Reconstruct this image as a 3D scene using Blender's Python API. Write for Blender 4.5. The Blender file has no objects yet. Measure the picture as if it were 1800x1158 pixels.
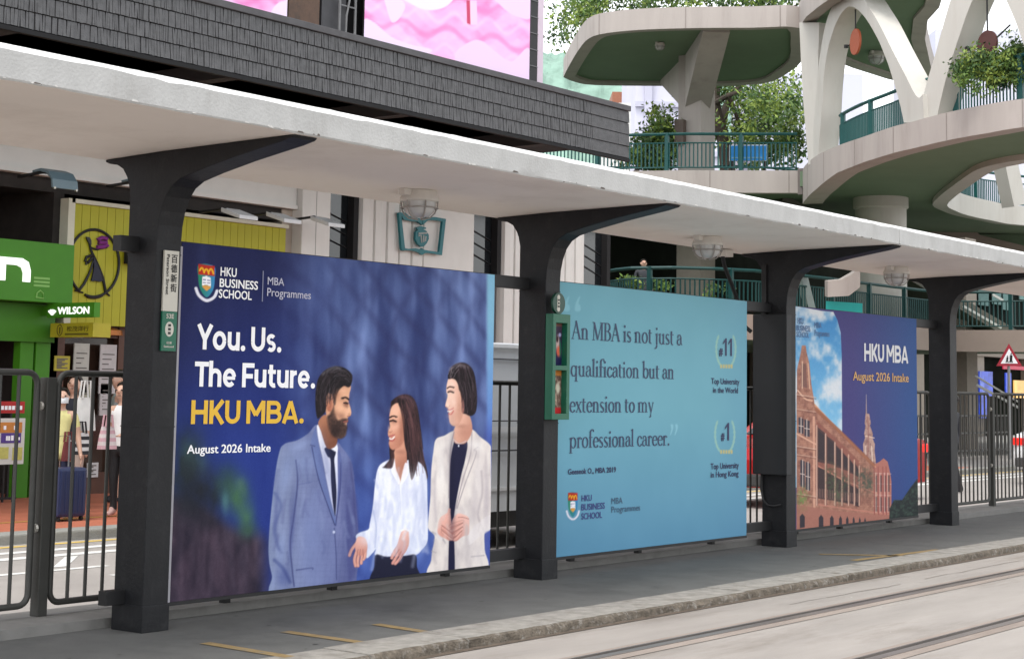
import bpy, bmesh, math, random
import numpy as np
from mathutils import Vector, Matrix
from mathutils.geometry import tessellate_polygon

random.seed(7)
SC = bpy.context.scene
COL = SC.collection

# ------------------------------------------------------------------ camera
F_PX, PPX, PPY = 2999.05, 895.61, 367.08          # focal length / principal point in 1800 px photo units
YAW, PITCH, ROLL = 37.12848, 6.07131, 0.9577
EYE = np.array([-7.33779, -8.38934, 1.55])
_y, _p, _r = np.radians([YAW, PITCH, ROLL])
FWD = np.array([np.cos(_p)*np.cos(_y), np.cos(_p)*np.sin(_y), np.sin(_p)])
_rt = np.array([np.sin(_y), -np.cos(_y), 0.0]); _up = np.cross(_rt, FWD)
RGT = np.cos(_r)*_rt + np.sin(_r)*_up
UPV = -np.sin(_r)*_rt + np.cos(_r)*_up
cam = bpy.data.cameras.new('camera'); camo = bpy.data.objects.new('camera', cam); COL.objects.link(camo)
m3 = Matrix((RGT.tolist(), UPV.tolist(), (-FWD).tolist())).transposed()
camo.matrix_world = Matrix.Translation(EYE.tolist()) @ m3.to_4x4()
cam.sensor_width = 36.0; cam.sensor_fit = 'HORIZONTAL'
cam.lens = 36.0*F_PX/1800.0
cam.shift_x = (900.0-PPX)/1800.0
cam.shift_y = (PPY-579.0)/1800.0
cam.clip_start = 0.1; cam.clip_end = 3000
SC.camera = camo

# ------------------------------------------------------------------ world, sun, exposure
SUN_EL, SUN_AZ = math.radians(64), math.radians(193)   # direction TO the sun; azimuth from +X counter-clockwise
W = bpy.data.worlds.new("World"); SC.world = W; W.use_nodes = True
nt = W.node_tree; nt.nodes.clear()
sky = nt.nodes.new('ShaderNodeTexSky'); sky.sky_type = 'NISHITA'; sky.sun_disc = False
sky.sun_elevation = SUN_EL; sky.sun_rotation = math.pi/2 - SUN_AZ
sky.air_density = 1.0; sky.dust_density = 1.0; sky.ozone_density = 1.0; sky.altitude = 0
hsv = nt.nodes.new('ShaderNodeHueSaturation'); hsv.inputs['Saturation'].default_value = 0.14
bg = nt.nodes.new('ShaderNodeBackground'); bg.inputs[1].default_value = 0.15
wo = nt.nodes.new('ShaderNodeOutputWorld')
nt.links.new(sky.outputs[0], hsv.inputs['Color']); nt.links.new(hsv.outputs[0], bg.inputs[0]); nt.links.new(bg.outputs[0], wo.inputs[0])
sun = bpy.data.lights.new('sun', 'SUN'); sun.energy = 0.8; sun.angle = math.radians(22); sun.color = (1.0, 0.95, 0.87)
suno = bpy.data.objects.new('sun', sun); COL.objects.link(suno)
sd = Vector((math.cos(SUN_EL)*math.cos(SUN_AZ), math.cos(SUN_EL)*math.sin(SUN_AZ), math.sin(SUN_EL)))
suno.rotation_euler = sd.to_track_quat('Z', 'Y').to_euler(); suno.location = (0, 0, 60)
SC.view_settings.view_transform = 'Standard'; SC.view_settings.look = 'None'
SC.view_settings.gamma = 1.0; SC.view_settings.use_curve_mapping = False
SC.view_settings.exposure = 1.42
try:
    SC.cycles.max_bounces = 8; SC.cycles.diffuse_bounces = 5; SC.cycles.use_denoising = True
except Exception: pass

# ------------------------------------------------------------------ projection helpers (photo pixel -> point on a real plane)
def ray(u, v): return FWD + RGT*(u-PPX)/F_PX - UPV*(v-PPY)/F_PX
def onz(u, v, z=0.0): d = ray(u, v); return EYE + d*(z-EYE[2])/d[2]
def ony(u, v, Y): d = ray(u, v); return EYE + d*(Y-EYE[1])/d[1]
def onx(u, v, X): d = ray(u, v); return EYE + d*(X-EYE[0])/d[0]
def onplane(u, v, P, N): d = ray(u, v); P = np.array(P); N = np.array(N); return EYE + d*((P-EYE) @ N)/(d @ N)
def proj(P):
    d = np.asarray(P, float)-EYE; z = d @ FWD
    return PPX+F_PX*(d @ RGT)/z, PPY-F_PX*(d @ UPV)/z

fp = lambda u, v, d: tuple(EYE+ray(u, v)*d)
# ------------------------------------------------------------------ scene helpers
def tag(o, label=None, cat=None, group=None, kind=None):
    if label: o['label'] = label
    if cat: o['category'] = cat
    if group: o['group'] = group
    if kind: o['kind'] = kind
    return o
WLOC = {}
def thing(name, label, cat, loc=(0, 0, 0), group=None):
    o = bpy.data.objects.new(name, None); COL.objects.link(o); o.location = loc; o.empty_display_size = .2
    WLOC[o.name] = Vector(loc)
    return tag(o, label, cat, group)
class MB:
    """collects shapes in world coordinates; build() links them as ONE mesh object"""
    def __init__(s): s.v = []; s.f = []; s.mi = []; s.m = 0
    def add(s, vs, fs):
        n = len(s.v); s.v += [tuple(map(float, p)) for p in vs]; s.f += [tuple(i+n for i in f) for f in fs]; s.mi += [s.m]*len(fs); return s
    def box(s, x0, x1, y0, y1, z0, z1):
        return s.add([(x0,y0,z0),(x1,y0,z0),(x1,y1,z0),(x0,y1,z0),(x0,y0,z1),(x1,y0,z1),(x1,y1,z1),(x0,y1,z1)],
                     [(0,3,2,1),(4,5,6,7),(0,1,5,4),(1,2,6,5),(2,3,7,6),(3,0,4,7)])
    def hexa(s, p): return s.add(p, [(0,3,2,1),(4,5,6,7),(0,1,5,4),(1,2,6,5),(2,3,7,6),(3,0,4,7)])
    def bar(s, a, b, w, h=None, up=(0,0,1)):
        a = Vector(a); b = Vector(b); h = h or w; d = (b-a).normalized(); up = Vector(up)
        if abs(d.dot(up)) > .99: up = Vector((1, 0, 0))
        r = d.cross(up).normalized()*w/2; u = r.cross(d).normalized()*h/2
        return s.hexa([a-r-u, a+r-u, a+r+u, a-r+u, b-r-u, b+r-u, b+r+u, b-r+u])
    def tube(s, pts, r, n=8, caps=True):
        pts = [Vector(p) for p in pts]; rs = r if isinstance(r, (list, tuple)) else [r]*len(pts); vs = []; ref = None
        for i, p in enumerate(pts):
            d = (pts[min(i+1, len(pts)-1)]-pts[max(i-1, 0)]).normalized()
            if ref is None: ref = Vector((0, 0, 1)) if abs(d.z) < .9 else Vector((1, 0, 0))
            a = d.cross(ref).normalized(); b = a.cross(d).normalized(); ref = b
            vs += [p+(a*math.cos(2*math.pi*k/n)+b*math.sin(2*math.pi*k/n))*rs[i] for k in range(n)]
        fs = [(i*n+k, i*n+(k+1) % n, (i+1)*n+(k+1) % n, (i+1)*n+k) for i in range(len(pts)-1) for k in range(n)]
        if caps: fs += [tuple(range(n))[::-1], tuple((len(pts)-1)*n+k for k in range(n))]
        return s.add(vs, fs)
    def lathe(s, prof, c, n=20, axis='z'):
        vs = []
        for r, h in prof:
            for k in range(n):
                a = 2*math.pi*k/n; q = (r*math.cos(a), r*math.sin(a), h)
                if axis == 'y': q = (q[0], h, q[1])
                if axis == 'x': q = (h, q[0], q[1])
                vs.append((c[0]+q[0], c[1]+q[1], c[2]+q[2]))
        fs = [(i*n+k, i*n+(k+1) % n, (i+1)*n+(k+1) % n, (i+1)*n+k) for i in range(len(prof)-1) for k in range(n)]
        fs += [tuple(range(n))[::-1], tuple((len(prof)-1)*n+k for k in range(n))]
        return s.add(vs, fs)
    def prism(s, loop, off, holes=()):
        """closed 3-D polygon (with holes) pushed along vector off"""
        loops = [[Vector(p) for p in loop]]+[[Vector(p) for p in h] for h in holes]
        tri = tessellate_polygon(loops); flat = [p for l in loops for p in l]; n = len(flat); off = Vector(off)
        fs = [tuple(t) for t in tri]+[tuple(i+n for i in reversed(t)) for t in tri]; k = 0
        for l in loops:
            L = len(l); fs += [(k+i, k+(i+1) % L, k+(i+1) % L+n, k+i+n) for i in range(L)]; k += L
        return s.add(flat+[p+off for p in flat], fs)
    def face(s, loop):
        loop = [Vector(p) for p in loop]
        if len(loop) <= 4: return s.add(loop, [tuple(range(len(loop)))])
        return s.add(loop, [tuple(t) for t in tessellate_polygon([loop])])
    def mesh(s, name, mats, origin=(0, 0, 0), smooth=False, bevel=0):
        o = Vector(origin); me = bpy.data.meshes.new(name)
        me.from_pydata([(x-o.x, y-o.y, z-o.z) for x, y, z in s.v], [], s.f)
        mats = mats if isinstance(mats, (list, tuple)) else [mats]
        for m in mats: me.materials.append(m)
        if len(mats) > 1: me.polygons.foreach_set('material_index', s.mi)
        bm = bmesh.new(); bm.from_mesh(me); bmesh.ops.recalc_face_normals(bm, faces=bm.faces)
        if bevel:
            bmesh.ops.remove_doubles(bm, verts=bm.verts, dist=1e-5)
            es = [e for e in bm.edges if len(e.link_faces) == 2 and e.calc_face_angle(0) > .6]
            bmesh.ops.bevel(bm, geom=es, offset=bevel, segments=2, affect='EDGES', clamp_overlap=True, profile=.6)
        bm.to_mesh(me); bm.free()
        if smooth:
            me.shade_smooth() if hasattr(me, 'shade_smooth') else None
            try: me.set_sharp_from_angle(angle=math.radians(smooth if smooth is not True else 40))
            except Exception: pass
        me.update(); return me
    def build(s, name, mats, parent=None, smooth=False, bevel=0, origin=None, label=None):
        if parent is not None: org = WLOC[parent.name]
        else: org = Vector(origin if origin is not None else (0, 0, 0))
        o = bpy.data.objects.new(name, s.mesh(name, mats, org, smooth, bevel)); COL.objects.link(o)
        WLOC[o.name] = Vector(org)
        if parent is not None: o.parent = parent
        else: o.location = org
        if label: o['label'] = label
        return o
def copy_tree(o, parent=None, loc=None):
    c = o.copy(); COL.objects.link(c)
    if parent: c.parent = parent
    if loc is not None: c.location = loc; WLOC[c.name] = Vector(loc)
    for ch in o.children: copy_tree(ch, c)
    return c

# ------------------------------------------------------------------ materials
MATS = {}
def lin(c):
    return tuple((x/255/12.92 if x/255 <= .04045 else ((x/255+.055)/1.055)**2.4) for x in c)
def M(name, col, rough=.6, var=.12, scale=6., bump=0., bscale=60., metal=0., spec=.4, stain=None, emit=0., streak=0., along=None):
    """col: linear albedo; var: slight tonal mottling that belongs to the surface; stain: (colour, amount, scale)"""
    if name in MATS: return MATS[name]
    m = bpy.data.materials.new(name); m.use_nodes = True; n = m.node_tree.nodes; L = m.node_tree.links
    b = n['Principled BSDF']; b.inputs['Roughness'].default_value = rough; b.inputs['Metallic'].default_value = metal
    try: b.inputs['Specular IOR Level'].default_value = spec
    except Exception: pass
    tc = n.new('ShaderNodeTexCoord')
    no = n.new('ShaderNodeTexNoise'); no.inputs['Scale'].default_value = scale; no.inputs['Detail'].default_value = 6; no.inputs['Roughness'].default_value = .62
    mp = n.new('ShaderNodeMapping'); L.new(tc.outputs['Object'], mp.inputs[0]); L.new(mp.outputs[0], no.inputs['Vector'])
    if streak: mp.inputs['Scale'].default_value = (1, 1, streak)
    if along: mp.inputs['Scale'].default_value = along
    mr = n.new('ShaderNodeMapRange'); mr.inputs['From Min'].default_value = .25; mr.inputs['From Max'].default_value = .75
    mr.inputs['To Min'].default_value = 1-var; mr.inputs['To Max'].default_value = 1+var
    L.new(no.outputs['Fac'], mr.inputs['Value'])
    mx = n.new('ShaderNodeVectorMath'); mx.operation = 'SCALE'; mx.inputs[0].default_value = col[:3]; L.new(mr.outputs[0], mx.inputs['Scale'])
    out = mx.outputs[0]
    if stain:
        sc, am, ss = stain
        n2 = n.new('ShaderNodeTexNoise'); n2.inputs['Scale'].default_value = ss; n2.inputs['Detail'].default_value = 8; n2.inputs['Roughness'].default_value = .7
        L.new(mp.outputs[0], n2.inputs['Vector'])
        r2 = n.new('ShaderNodeMapRange'); r2.inputs['From Min'].default_value = .52; r2.inputs['From Max'].default_value = .72; r2.inputs['To Max'].default_value = am
        L.new(n2.outputs['Fac'], r2.inputs['Value'])
        mm = n.new('ShaderNodeMix'); mm.data_type = 'RGBA'; L.new(r2.outputs[0], mm.inputs[0]); L.new(out, mm.inputs[6]); mm.inputs[7].default_value = (*sc, 1)
        out = mm.outputs[2]
    L.new(out, b.inputs['Base Color'])
    if bump:
        n3 = n.new('ShaderNodeTexNoise'); n3.inputs['Scale'].default_value = bscale; n3.inputs['Detail'].default_value = 5
        L.new(tc.outputs['Object'], n3.inputs['Vector'])
        bp = n.new('ShaderNodeBump'); bp.inputs['Strength'].default_value = bump; bp.inputs['Distance'].default_value = .02
        L.new(n3.outputs['Fac'], bp.inputs['Height']); L.new(bp.outputs[0], b.inputs['Normal'])
    if emit:
        L.new(out, b.inputs['Emission Color']); b.inputs['Emission Strength'].default_value = emit
    MATS[name] = m; return m
def M_attr(name, rough=.4, spec=.35, emit=0.):
    if name in MATS: return MATS[name]
    m = bpy.data.materials.new(name); m.use_nodes = True; n = m.node_tree.nodes; L = m.node_tree.links; b = n['Principled BSDF']
    a = n.new('ShaderNodeVertexColor'); a.layer_name = 'print'; L.new(a.outputs[0], b.inputs['Base Color'])
    b.inputs['Roughness'].default_value = rough; b.inputs['Specular IOR Level'].default_value = spec
    if emit: L.new(a.outputs[0], b.inputs['Emission Color']); b.inputs['Emission Strength'].default_value = emit
    MATS[name] = m; return m

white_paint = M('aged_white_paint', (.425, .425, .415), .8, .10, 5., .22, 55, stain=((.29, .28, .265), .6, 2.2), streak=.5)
roof_top = M('sunlit_roof_paint', (.78, .78, .77), .75, .05, 3., .05, 60)  # whiter than the fascia: light caught by the top edge, put into the colour
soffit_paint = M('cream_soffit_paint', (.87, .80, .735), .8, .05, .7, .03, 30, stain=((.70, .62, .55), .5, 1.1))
column_paint = M('charcoal_column_paint', (.012, .0125, .0145), .5, .25, 4., .10, 40, spec=.25, stain=((.045, .045, .046), .28, 9.))
sign_white = M('white_lettering', (.93, .93, .95), .5, .02)
black_metal = M('black_metal', (.012, .012, .013), .5, .1)
fence_metal = M('grey_green_fence_paint', (.044, .044, .040), .5, .14, 8., .05, 60)
asphalt_platform = M('platform_asphalt', (.118, .118, .112), .9, .14, 3.5, .45, 260, stain=((.060, .060, .058), .7, .7))
road_mat = M('road_asphalt_pale', (.36, .335, .315), .88, .10, 1.1, .3, 200, stain=((.26, .235, .215), .5, .8))
track_mat = M('tram_track_concrete', (.315, .287, .262), .88, .15, 2.6, .35, 220, stain=((.185, .158, .132), .85, 1.5), along=(.22, 1, 1))
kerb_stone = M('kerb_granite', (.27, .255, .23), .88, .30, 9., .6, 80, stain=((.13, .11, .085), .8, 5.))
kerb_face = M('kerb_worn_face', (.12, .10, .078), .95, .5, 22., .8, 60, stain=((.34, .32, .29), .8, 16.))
dirt_dark = M('kerb_dirt', (.11, .085, .065), .95, .35, 14., .6, 90)
rail_steel = M('rail_steel', (.20, .175, .16), .42, .25, 6., metal=.4, along=(.2, 1, 1))
rail_gap = M('rail_groove', (.05, .042, .036), .9, .4, 8., along=(.3, 1, 1))
rust_band = M('rail_rust_stained_concrete', (.285, .238, .205), .85, .2, 4., .3, 120, stain=((.2, .155, .125), .7, 2.2), along=(.25, 1, 1))
yellow_mark = M('worn_yellow_paint', (.25, .175, .075), .85, .3, 12., .2, 100, stain=((.118, .118, .112), 1.0, 6.))
navy_ink = M('navy_ink', lin((36, 44, 84)), .5, .04)
yellow_ink = M('yellow_ink', (.78, .47, .035), .5, .03)

# ------------------------------------------------------------------ painting of printed panels (numpy, in photo pixel coordinates)
def vnoise(a, b, seed=0):
    rs = np.random.RandomState(seed); g = rs.rand(64, 64)
    a = a % 64; b = b % 64; i = np.floor(a).astype(int); j = np.floor(b).astype(int); fa = a-i; fb = b-j
    fa = fa*fa*(3-2*fa); fb = fb*fb*(3-2*fb); i %= 64; j %= 64; i1 = (i+1) % 64; j1 = (j+1) % 64
    return (g[i, j]*(1-fa)+g[i1, j]*fa)*(1-fb)+(g[i, j1]*(1-fa)+g[i1, j1]*fa)*fb
def fbm(a, b, seed=0, o=4):
    t = 0; am = .5; tot = 0
    for k in range(o): t = t+am*vnoise(a*2**k, b*2**k, seed+k); tot += am; am *= .55
    return t/tot
def sst(x): x = np.clip(x, 0, 1); return x*x*(3-2*x)
def crom(pts, n=6):
    P = [np.array(p, float) for p in pts]; N = len(P); out = []
    for i in range(N):
        p0, p1, p2, p3 = P[i-1], P[i], P[(i+1) % N], P[(i+2) % N]
        for k in range(n):
            t = k/n; out.append(.5*(2*p1+(p2-p0)*t+(2*p0-5*p1+4*p2-p3)*t*t+(3*p1-p0-3*p2+p3)*t**3))
    return out
class Print:
    def __init__(s, x0, x1, z0, z1, Y, nx, nz, base):
        s.dim = (x0, x1, z0, z1, Y, nx, nz)
        X, Z = np.meshgrid(np.linspace(x0, x1, nx), np.linspace(z0, z1, nz)); s.X, s.Z = X, Z
        s.U, s.V = proj(np.stack([X, np.full_like(X, Y), Z], -1))
        s.A = np.zeros(X.shape+(3,)); s.A[:] = base
    def blend(s, m, col, sl=slice(None)):
        c = col(s.U[sl], s.V[sl]) if callable(col) else np.array(col, float)
        s.A[sl] = s.A[sl]*(1-m[..., None])+c*m[..., None]
    def _sl(s, x0, x1, y0, y1):
        ok = (s.U >= x0) & (s.U <= x1) & (s.V >= y0) & (s.V <= y1)
        r = np.where(ok.any(1))[0]; c = np.where(ok.any(0))[0]
        if len(r) == 0 or len(c) == 0: return None
        return (slice(r[0], r[-1]+1), slice(c[0], c[-1]+1))
    def poly(s, pts, col, soft=.9, smooth=True, a=1.):
        P = np.array(crom(pts) if smooth else pts, float); pad = soft+2
        sl = s._sl(P[:, 0].min()-pad, P[:, 0].max()+pad, P[:, 1].min()-pad, P[:, 1].max()+pad)
        if sl is None: return
        u, v = s.U[sl], s.V[sl]; ins = np.zeros(u.shape, bool); d2 = np.full(u.shape, 1e9)
        for i in range(len(P)):
            ax, ay = P[i-1]; bx, by = P[i]
            if ay != by:
                c = ((ay > v) != (by > v)) & (u < (bx-ax)*(v-ay)/(by-ay)+ax); ins ^= c
            ex, ey = bx-ax, by-ay; L = ex*ex+ey*ey+1e-12; t = np.clip(((u-ax)*ex+(v-ay)*ey)/L, 0, 1)
            d2 = np.minimum(d2, (u-ax-t*ex)**2+(v-ay-t*ey)**2)
        sd = np.sqrt(d2)*np.where(ins, 1, -1)
        s.blend(a*sst(sd/(2*soft)+.5), col, sl)
    def line(s, pts, w, col, soft=.8, a=1., smooth=True):
        P = [np.array(p, float) for p in pts]
        if smooth and len(P) > 2:
            P2 = crom([P[0]]+P+[P[-1]], 5); P = P2[5:5*(len(P))+1]
        P = np.array(P); pad = w+soft+2
        sl = s._sl(P[:, 0].min()-pad, P[:, 0].max()+pad, P[:, 1].min()-pad, P[:, 1].max()+pad)
        if sl is None: return
        u, v = s.U[sl], s.V[sl]; d2 = np.full(u.shape, 1e9)
        for i in range(1, len(P)):
            ax, ay = P[i-1]; ex, ey = P[i]-P[i-1]; L = ex*ex+ey*ey+1e-12; t = np.clip(((u-ax)*ex+(v-ay)*ey)/L, 0, 1)
            d2 = np.minimum(d2, (u-ax-t*ex)**2+(v-ay-t*ey)**2)
        s.blend(a*sst((w/2-np.sqrt(d2))/(2*soft)+.5), col, sl)
    def blob(s, cx, cy, rx, ry, col, a=.5, rot=0.):
        R_ = 2.6*max(rx, ry); sl = s._sl(cx-R_, cx+R_, cy-R_, cy+R_)
        if sl is None: return
        u, v = s.U[sl]-cx, s.V[sl]-cy; c_, s_ = math.cos(math.radians(rot)), math.sin(math.radians(rot)); x_, y_ = u*c_+v*s_, -u*s_+v*c_
        s.blend(a*np.exp(-((x_/rx)**2+(y_/ry)**2)), col, sl)
    def blur(s, sig, sl=(slice(None), slice(None))):
        n = int(3*sig)+1; k = np.exp(-.5*(np.arange(-n, n+1)/sig)**2); k /= k.sum(); A = s.A[sl]
        for ax in (0, 1):
            P = np.pad(A, [(n, n) if i == ax else (0, 0) for i in range(3)], mode='edge'); A = sum(k[i]*np.take(P, range(i, i+A.shape[ax]), axis=ax) for i in range(2*n+1))
        s.A[sl] = A
    def ell(s, cx, cy, rx, ry, col, soft=.9, a=1.):
        n = max(16, int(4+rx)); s.poly([(cx+rx*math.cos(2*math.pi*k/n), cy+ry*math.sin(2*math.pi*k/n)) for k in range(n)], col, soft, False, a)
    def build(s, name, mat, parent, gain=1.0):
        x0, x1, z0, z1, Y, nx, nz = s.dim; org = WLOC[parent.name]
        a = np.clip(s.A, 0, 255)/255.; l = np.where(a <= .04045, a/12.92, ((a+.055)/1.055)**2.4)*gain
        co = np.stack([s.X-org.x, np.full_like(s.X, Y-org.y), s.Z-org.z], -1).reshape(-1, 3)
        i = np.arange(nx*nz).reshape(nz, nx); q = np.stack([i[:-1, :-1], i[:-1, 1:], i[1:, 1:], i[1:, :-1]], -1).reshape(-1, 4)
        me = bpy.data.meshes.new(name); me.vertices.add(len(co)); me.vertices.foreach_set('co', co.ravel())
        me.loops.add(q.size); me.polygons.add(len(q)); me.polygons.foreach_set('loop_start', np.arange(len(q))*4); me.polygons.foreach_set('loop_total', np.full(len(q), 4))
        me.loops.foreach_set('vertex_index', q.ravel().astype(np.int32)); me.update(calc_edges=True)
        at = me.color_attributes.new('print', 'FLOAT_COLOR', 'POINT')
        at.data.foreach_set('color', np.concatenate([np.clip(l, 0, 1).reshape(-1, 3), np.ones((nx*nz, 1))], 1).ravel().astype(np.float32))
        me.materials.append(mat); o = bpy.data.objects.new(name, me); COL.objects.link(o); o.parent = parent; WLOC[o.name] = org.copy(); return o
def mixc(c0, c1, t):
    c0 = np.array(c0, float); c1 = np.array(c1, float); t = np.clip(t, 0, 1)[..., None]; return c0*(1-t)+c1*t

# ------------------------------------------------------------------ lettering
def text_mesh(s, bold=0.0):
    c = bpy.data.curves.new('t', 'FONT'); c.body = s; c.resolution_u = 3
    o = bpy.data.objects.new('t', c); COL.objects.link(o); dg = bpy.context.evaluated_depsgraph_get()
    me = bpy.data.meshes.new_from_object(o.evaluated_get(dg)); bpy.data.objects.remove(o)
    v = [(p.co.x, p.co.y) for p in me.vertices]; f = [tuple(p.vertices) for p in me.polygons]; bpy.data.meshes.remove(me)
    mb = ([], []); k = 0
    offs = [(0, 0)] if not bold else [(0, 0), (-bold, 0), (bold, 0), (0, bold*.7), (0, -bold*.7), (-bold*.7, bold*.5), (bold*.7, -bold*.5), (bold*.7, bold*.5), (-bold*.7, -bold*.5)]
    for j, (dx, dy) in enumerate(offs):
        n = len(mb[0]); mb[0].extend([(x+dx, y+dy, j*.00012) for x, y in v]); mb[1].extend([tuple(i+n for i in q) for q in f])
    return mb
def place_text(mb, tm, P00, P10, P01, h0=None, lift=.003, ref=None):
    """fit text mesh: P00 lower left, P10 lower right, P01 upper left corner (of the caps / the ref box)"""
    vs, fs = tm; xs = [p[0] for p in vs]; ys = [p[1] for p in vs]
    x0, x1 = min(xs), max(xs); y0, y1 = (ref if ref else (min(ys), max(ys)))
    P00, P10, P01 = Vector(P00), Vector(P10), Vector(P01); ex = P10-P00; ey = P01-P00; n = ex.cross(ey).normalized()
    mb.add([P00+ex*((p[0]-x0)/(x1-x0))+ey*((p[1]-y0)/(y1-y0))+n*(lift+p[2]) for p in vs], fs)
CAPS = (0.0, .70)
def text_y(mb, s, u0, u1, vb, vt, Y, bold=0, ref=CAPS, lift=.003, at='l'):
    """text on the plane Y: from u0 to u1, baseline at vb and cap top at vt (photo px, at the left end or at u1)"""
    ur = u0 if at == 'l' else u1
    z0 = ony(ur, vb, Y)[2]; z1 = ony(ur, vt, Y)[2]; xa = ony(u0, vb if at == 'l' else vb, Y)[0]; xb = ony(u1, vb, Y)[0]
    tm = text_mesh(s, bold)
    place_text(mb, tm, (xa, Y, z0), (xb, Y, z0), (xa, Y, z1), ref=ref, lift=lift)
# stroke lettering: geometric sans and book serif
class Strokes:
    def __init__(s): s.v = []; s.f = []; s.k = 0
    def rib(s, pts, wf):
        n = len(s.v); z = (s.k % 40)*.00006; s.k += 1
        for i, (x, y) in enumerate(pts):
            a = pts[max(i-1, 0)]; b = pts[min(i+1, len(pts)-1)]; dx, dy = b[0]-a[0], b[1]-a[1]; L = math.hypot(dx, dy) or 1
            w = wf(dx/L, dy/L) if callable(wf) else wf
            nx, ny = -dy/L*w/2, dx/L*w/2; s.v += [(x-nx, y-ny, z), (x+nx, y+ny, z)]
        s.f += [(n+2*i, n+2*i+2, n+2*i+3, n+2*i+1) for i in range(len(pts)-1)]
    def poly(s, pts):
        n = len(s.v); z = (s.k % 40)*.00006; s.k += 1
        s.v += [(x, y, z) for x, y in pts]; s.f.append(tuple(range(n, n+len(pts))))
def arc(cx, cy, rx, ry, a0, a1, n=None):
    n = n or max(6, int(abs(a1-a0)/14)); return [(cx+rx*math.cos(math.radians(a0+(a1-a0)*k/n)), cy+ry*math.sin(math.radians(a0+(a1-a0)*k/n))) for k in range(n+1)]
def sans(text, w=.19):
    S = Strokes(); h = w/2; X = .75; x = 0
    for ch in text:
        W_ = {'Y': .76, 'o': .68, 'u': .62, '.': w+.02, 'U': .74, 's': .52, 'T': .68, 'h': .62, 'e': .66, 'F': .62, 't': .42, 'r': .42, 'H': .78, 'K': .74, 'M': .94, 'B': .74, 'A': .84, ' ': .16}[ch]
        q = lambda *pp: S.rib([(x+a, b) for a, b in pp], w)
        A = lambda cx, cy, rx, ry, a0, a1: S.rib(arc(x+cx, cy, rx, ry, a0, a1), w)
        c = W_/2
        if ch == 'Y': q((h*.7, 1), (c, .40)); q((W_-h*.7, 1), (c, .40)); q((c, 0), (c, .46))
        elif ch == 'o': A(c, X/2, c-h, X/2-h+.01, 0, 360)
        elif ch == 'u': q((h, .3), (h, X)); q((W_-h, 0), (W_-h, X)); A(c, .30, c-h, .30-h, 180, 360)
        elif ch == '.': S.poly(arc(x+c, .105, .118, .118, 0, 345, 22))
        elif ch == 'U': q((h, .38), (h, 1)); q((W_-h, .38), (W_-h, 1)); A(c, .38, c-h, .38-h, 180, 360)
        elif ch == 's':
            ry = (X-w*.9)/4; S.rib(arc(x+c, X-h*.9-ry, c-h, ry, 35, 265), w*.88); S.rib(arc(x+c, h*.9+ry, c-h, ry, 92, -145), w*.88)
        elif ch == 'T': q((0, 1-h), (W_, 1-h)); q((c, 0), (c, 1-h))
        elif ch == 'h': q((h, 0), (h, 1.05)); A(c, X-.30, c-h, .30-h, 180, 0); q((W_-h, 0), (W_-h, X-.29))
        elif ch == 'e': A(c, X/2, c-h, X/2-h+.01, 8, 318); S.rib([(x+h, X/2-.01), (x+W_-h*.5, X/2-.01)], w*.72)
        elif ch == 'F': q((h, 0), (h, 1)); q((h, 1-h), (W_, 1-h)); q((h, .46), (W_-.07, .46))
        elif ch == 't': q((.17, .2), (.17, .96)); S.rib([(x, X-h*.9), (x+W_, X-h*.9)], w*.9); A(.17+.17, .24, .17, .24-h, 180, 292)
        elif ch == 'r': q((h, 0), (h, X)); A(h+.26, X-.30, .26, .30-h, 165, 88)
        elif ch == 'H': q((h, 0), (h, 1)); q((W_-h, 0), (W_-h, 1)); q((h, .5), (W_-h, .5))
        elif ch == 'K': q((h, 0), (h, 1)); q((h, .34), (W_-.10, 1)); q((.30, .50), (W_-.09, 0))
        elif ch == 'M': q((h, 0), (h, 1)); q((W_-h, 0), (W_-h, 1)); q((h, .97), (c, .36)); q((W_-h, .97), (c, .36))
        elif ch == 'B':
            q((h, 0), (h, 1)); q((h, 1-h), (.42, 1-h)); q((h, .51), (.46, .51)); q((h, h), (.46, h))
            A(.42, (1-h+.51)/2, .21, (1-h-.51)/2, 90, -90); A(.45, (.51+h)/2, .23, (.51-h)/2, 90, -90)
        elif ch == 'A': q((h*.8, 0), (c, 1-.02)); q((W_-h*.8, 0), (c, 1-.02)); S.rib([(x+.2, .25), (x+W_-.2, .25)], w*.85)
        x += W_+(.075 if ch not in 'YTFKr' else .015)
    return S.v, S.f
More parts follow.
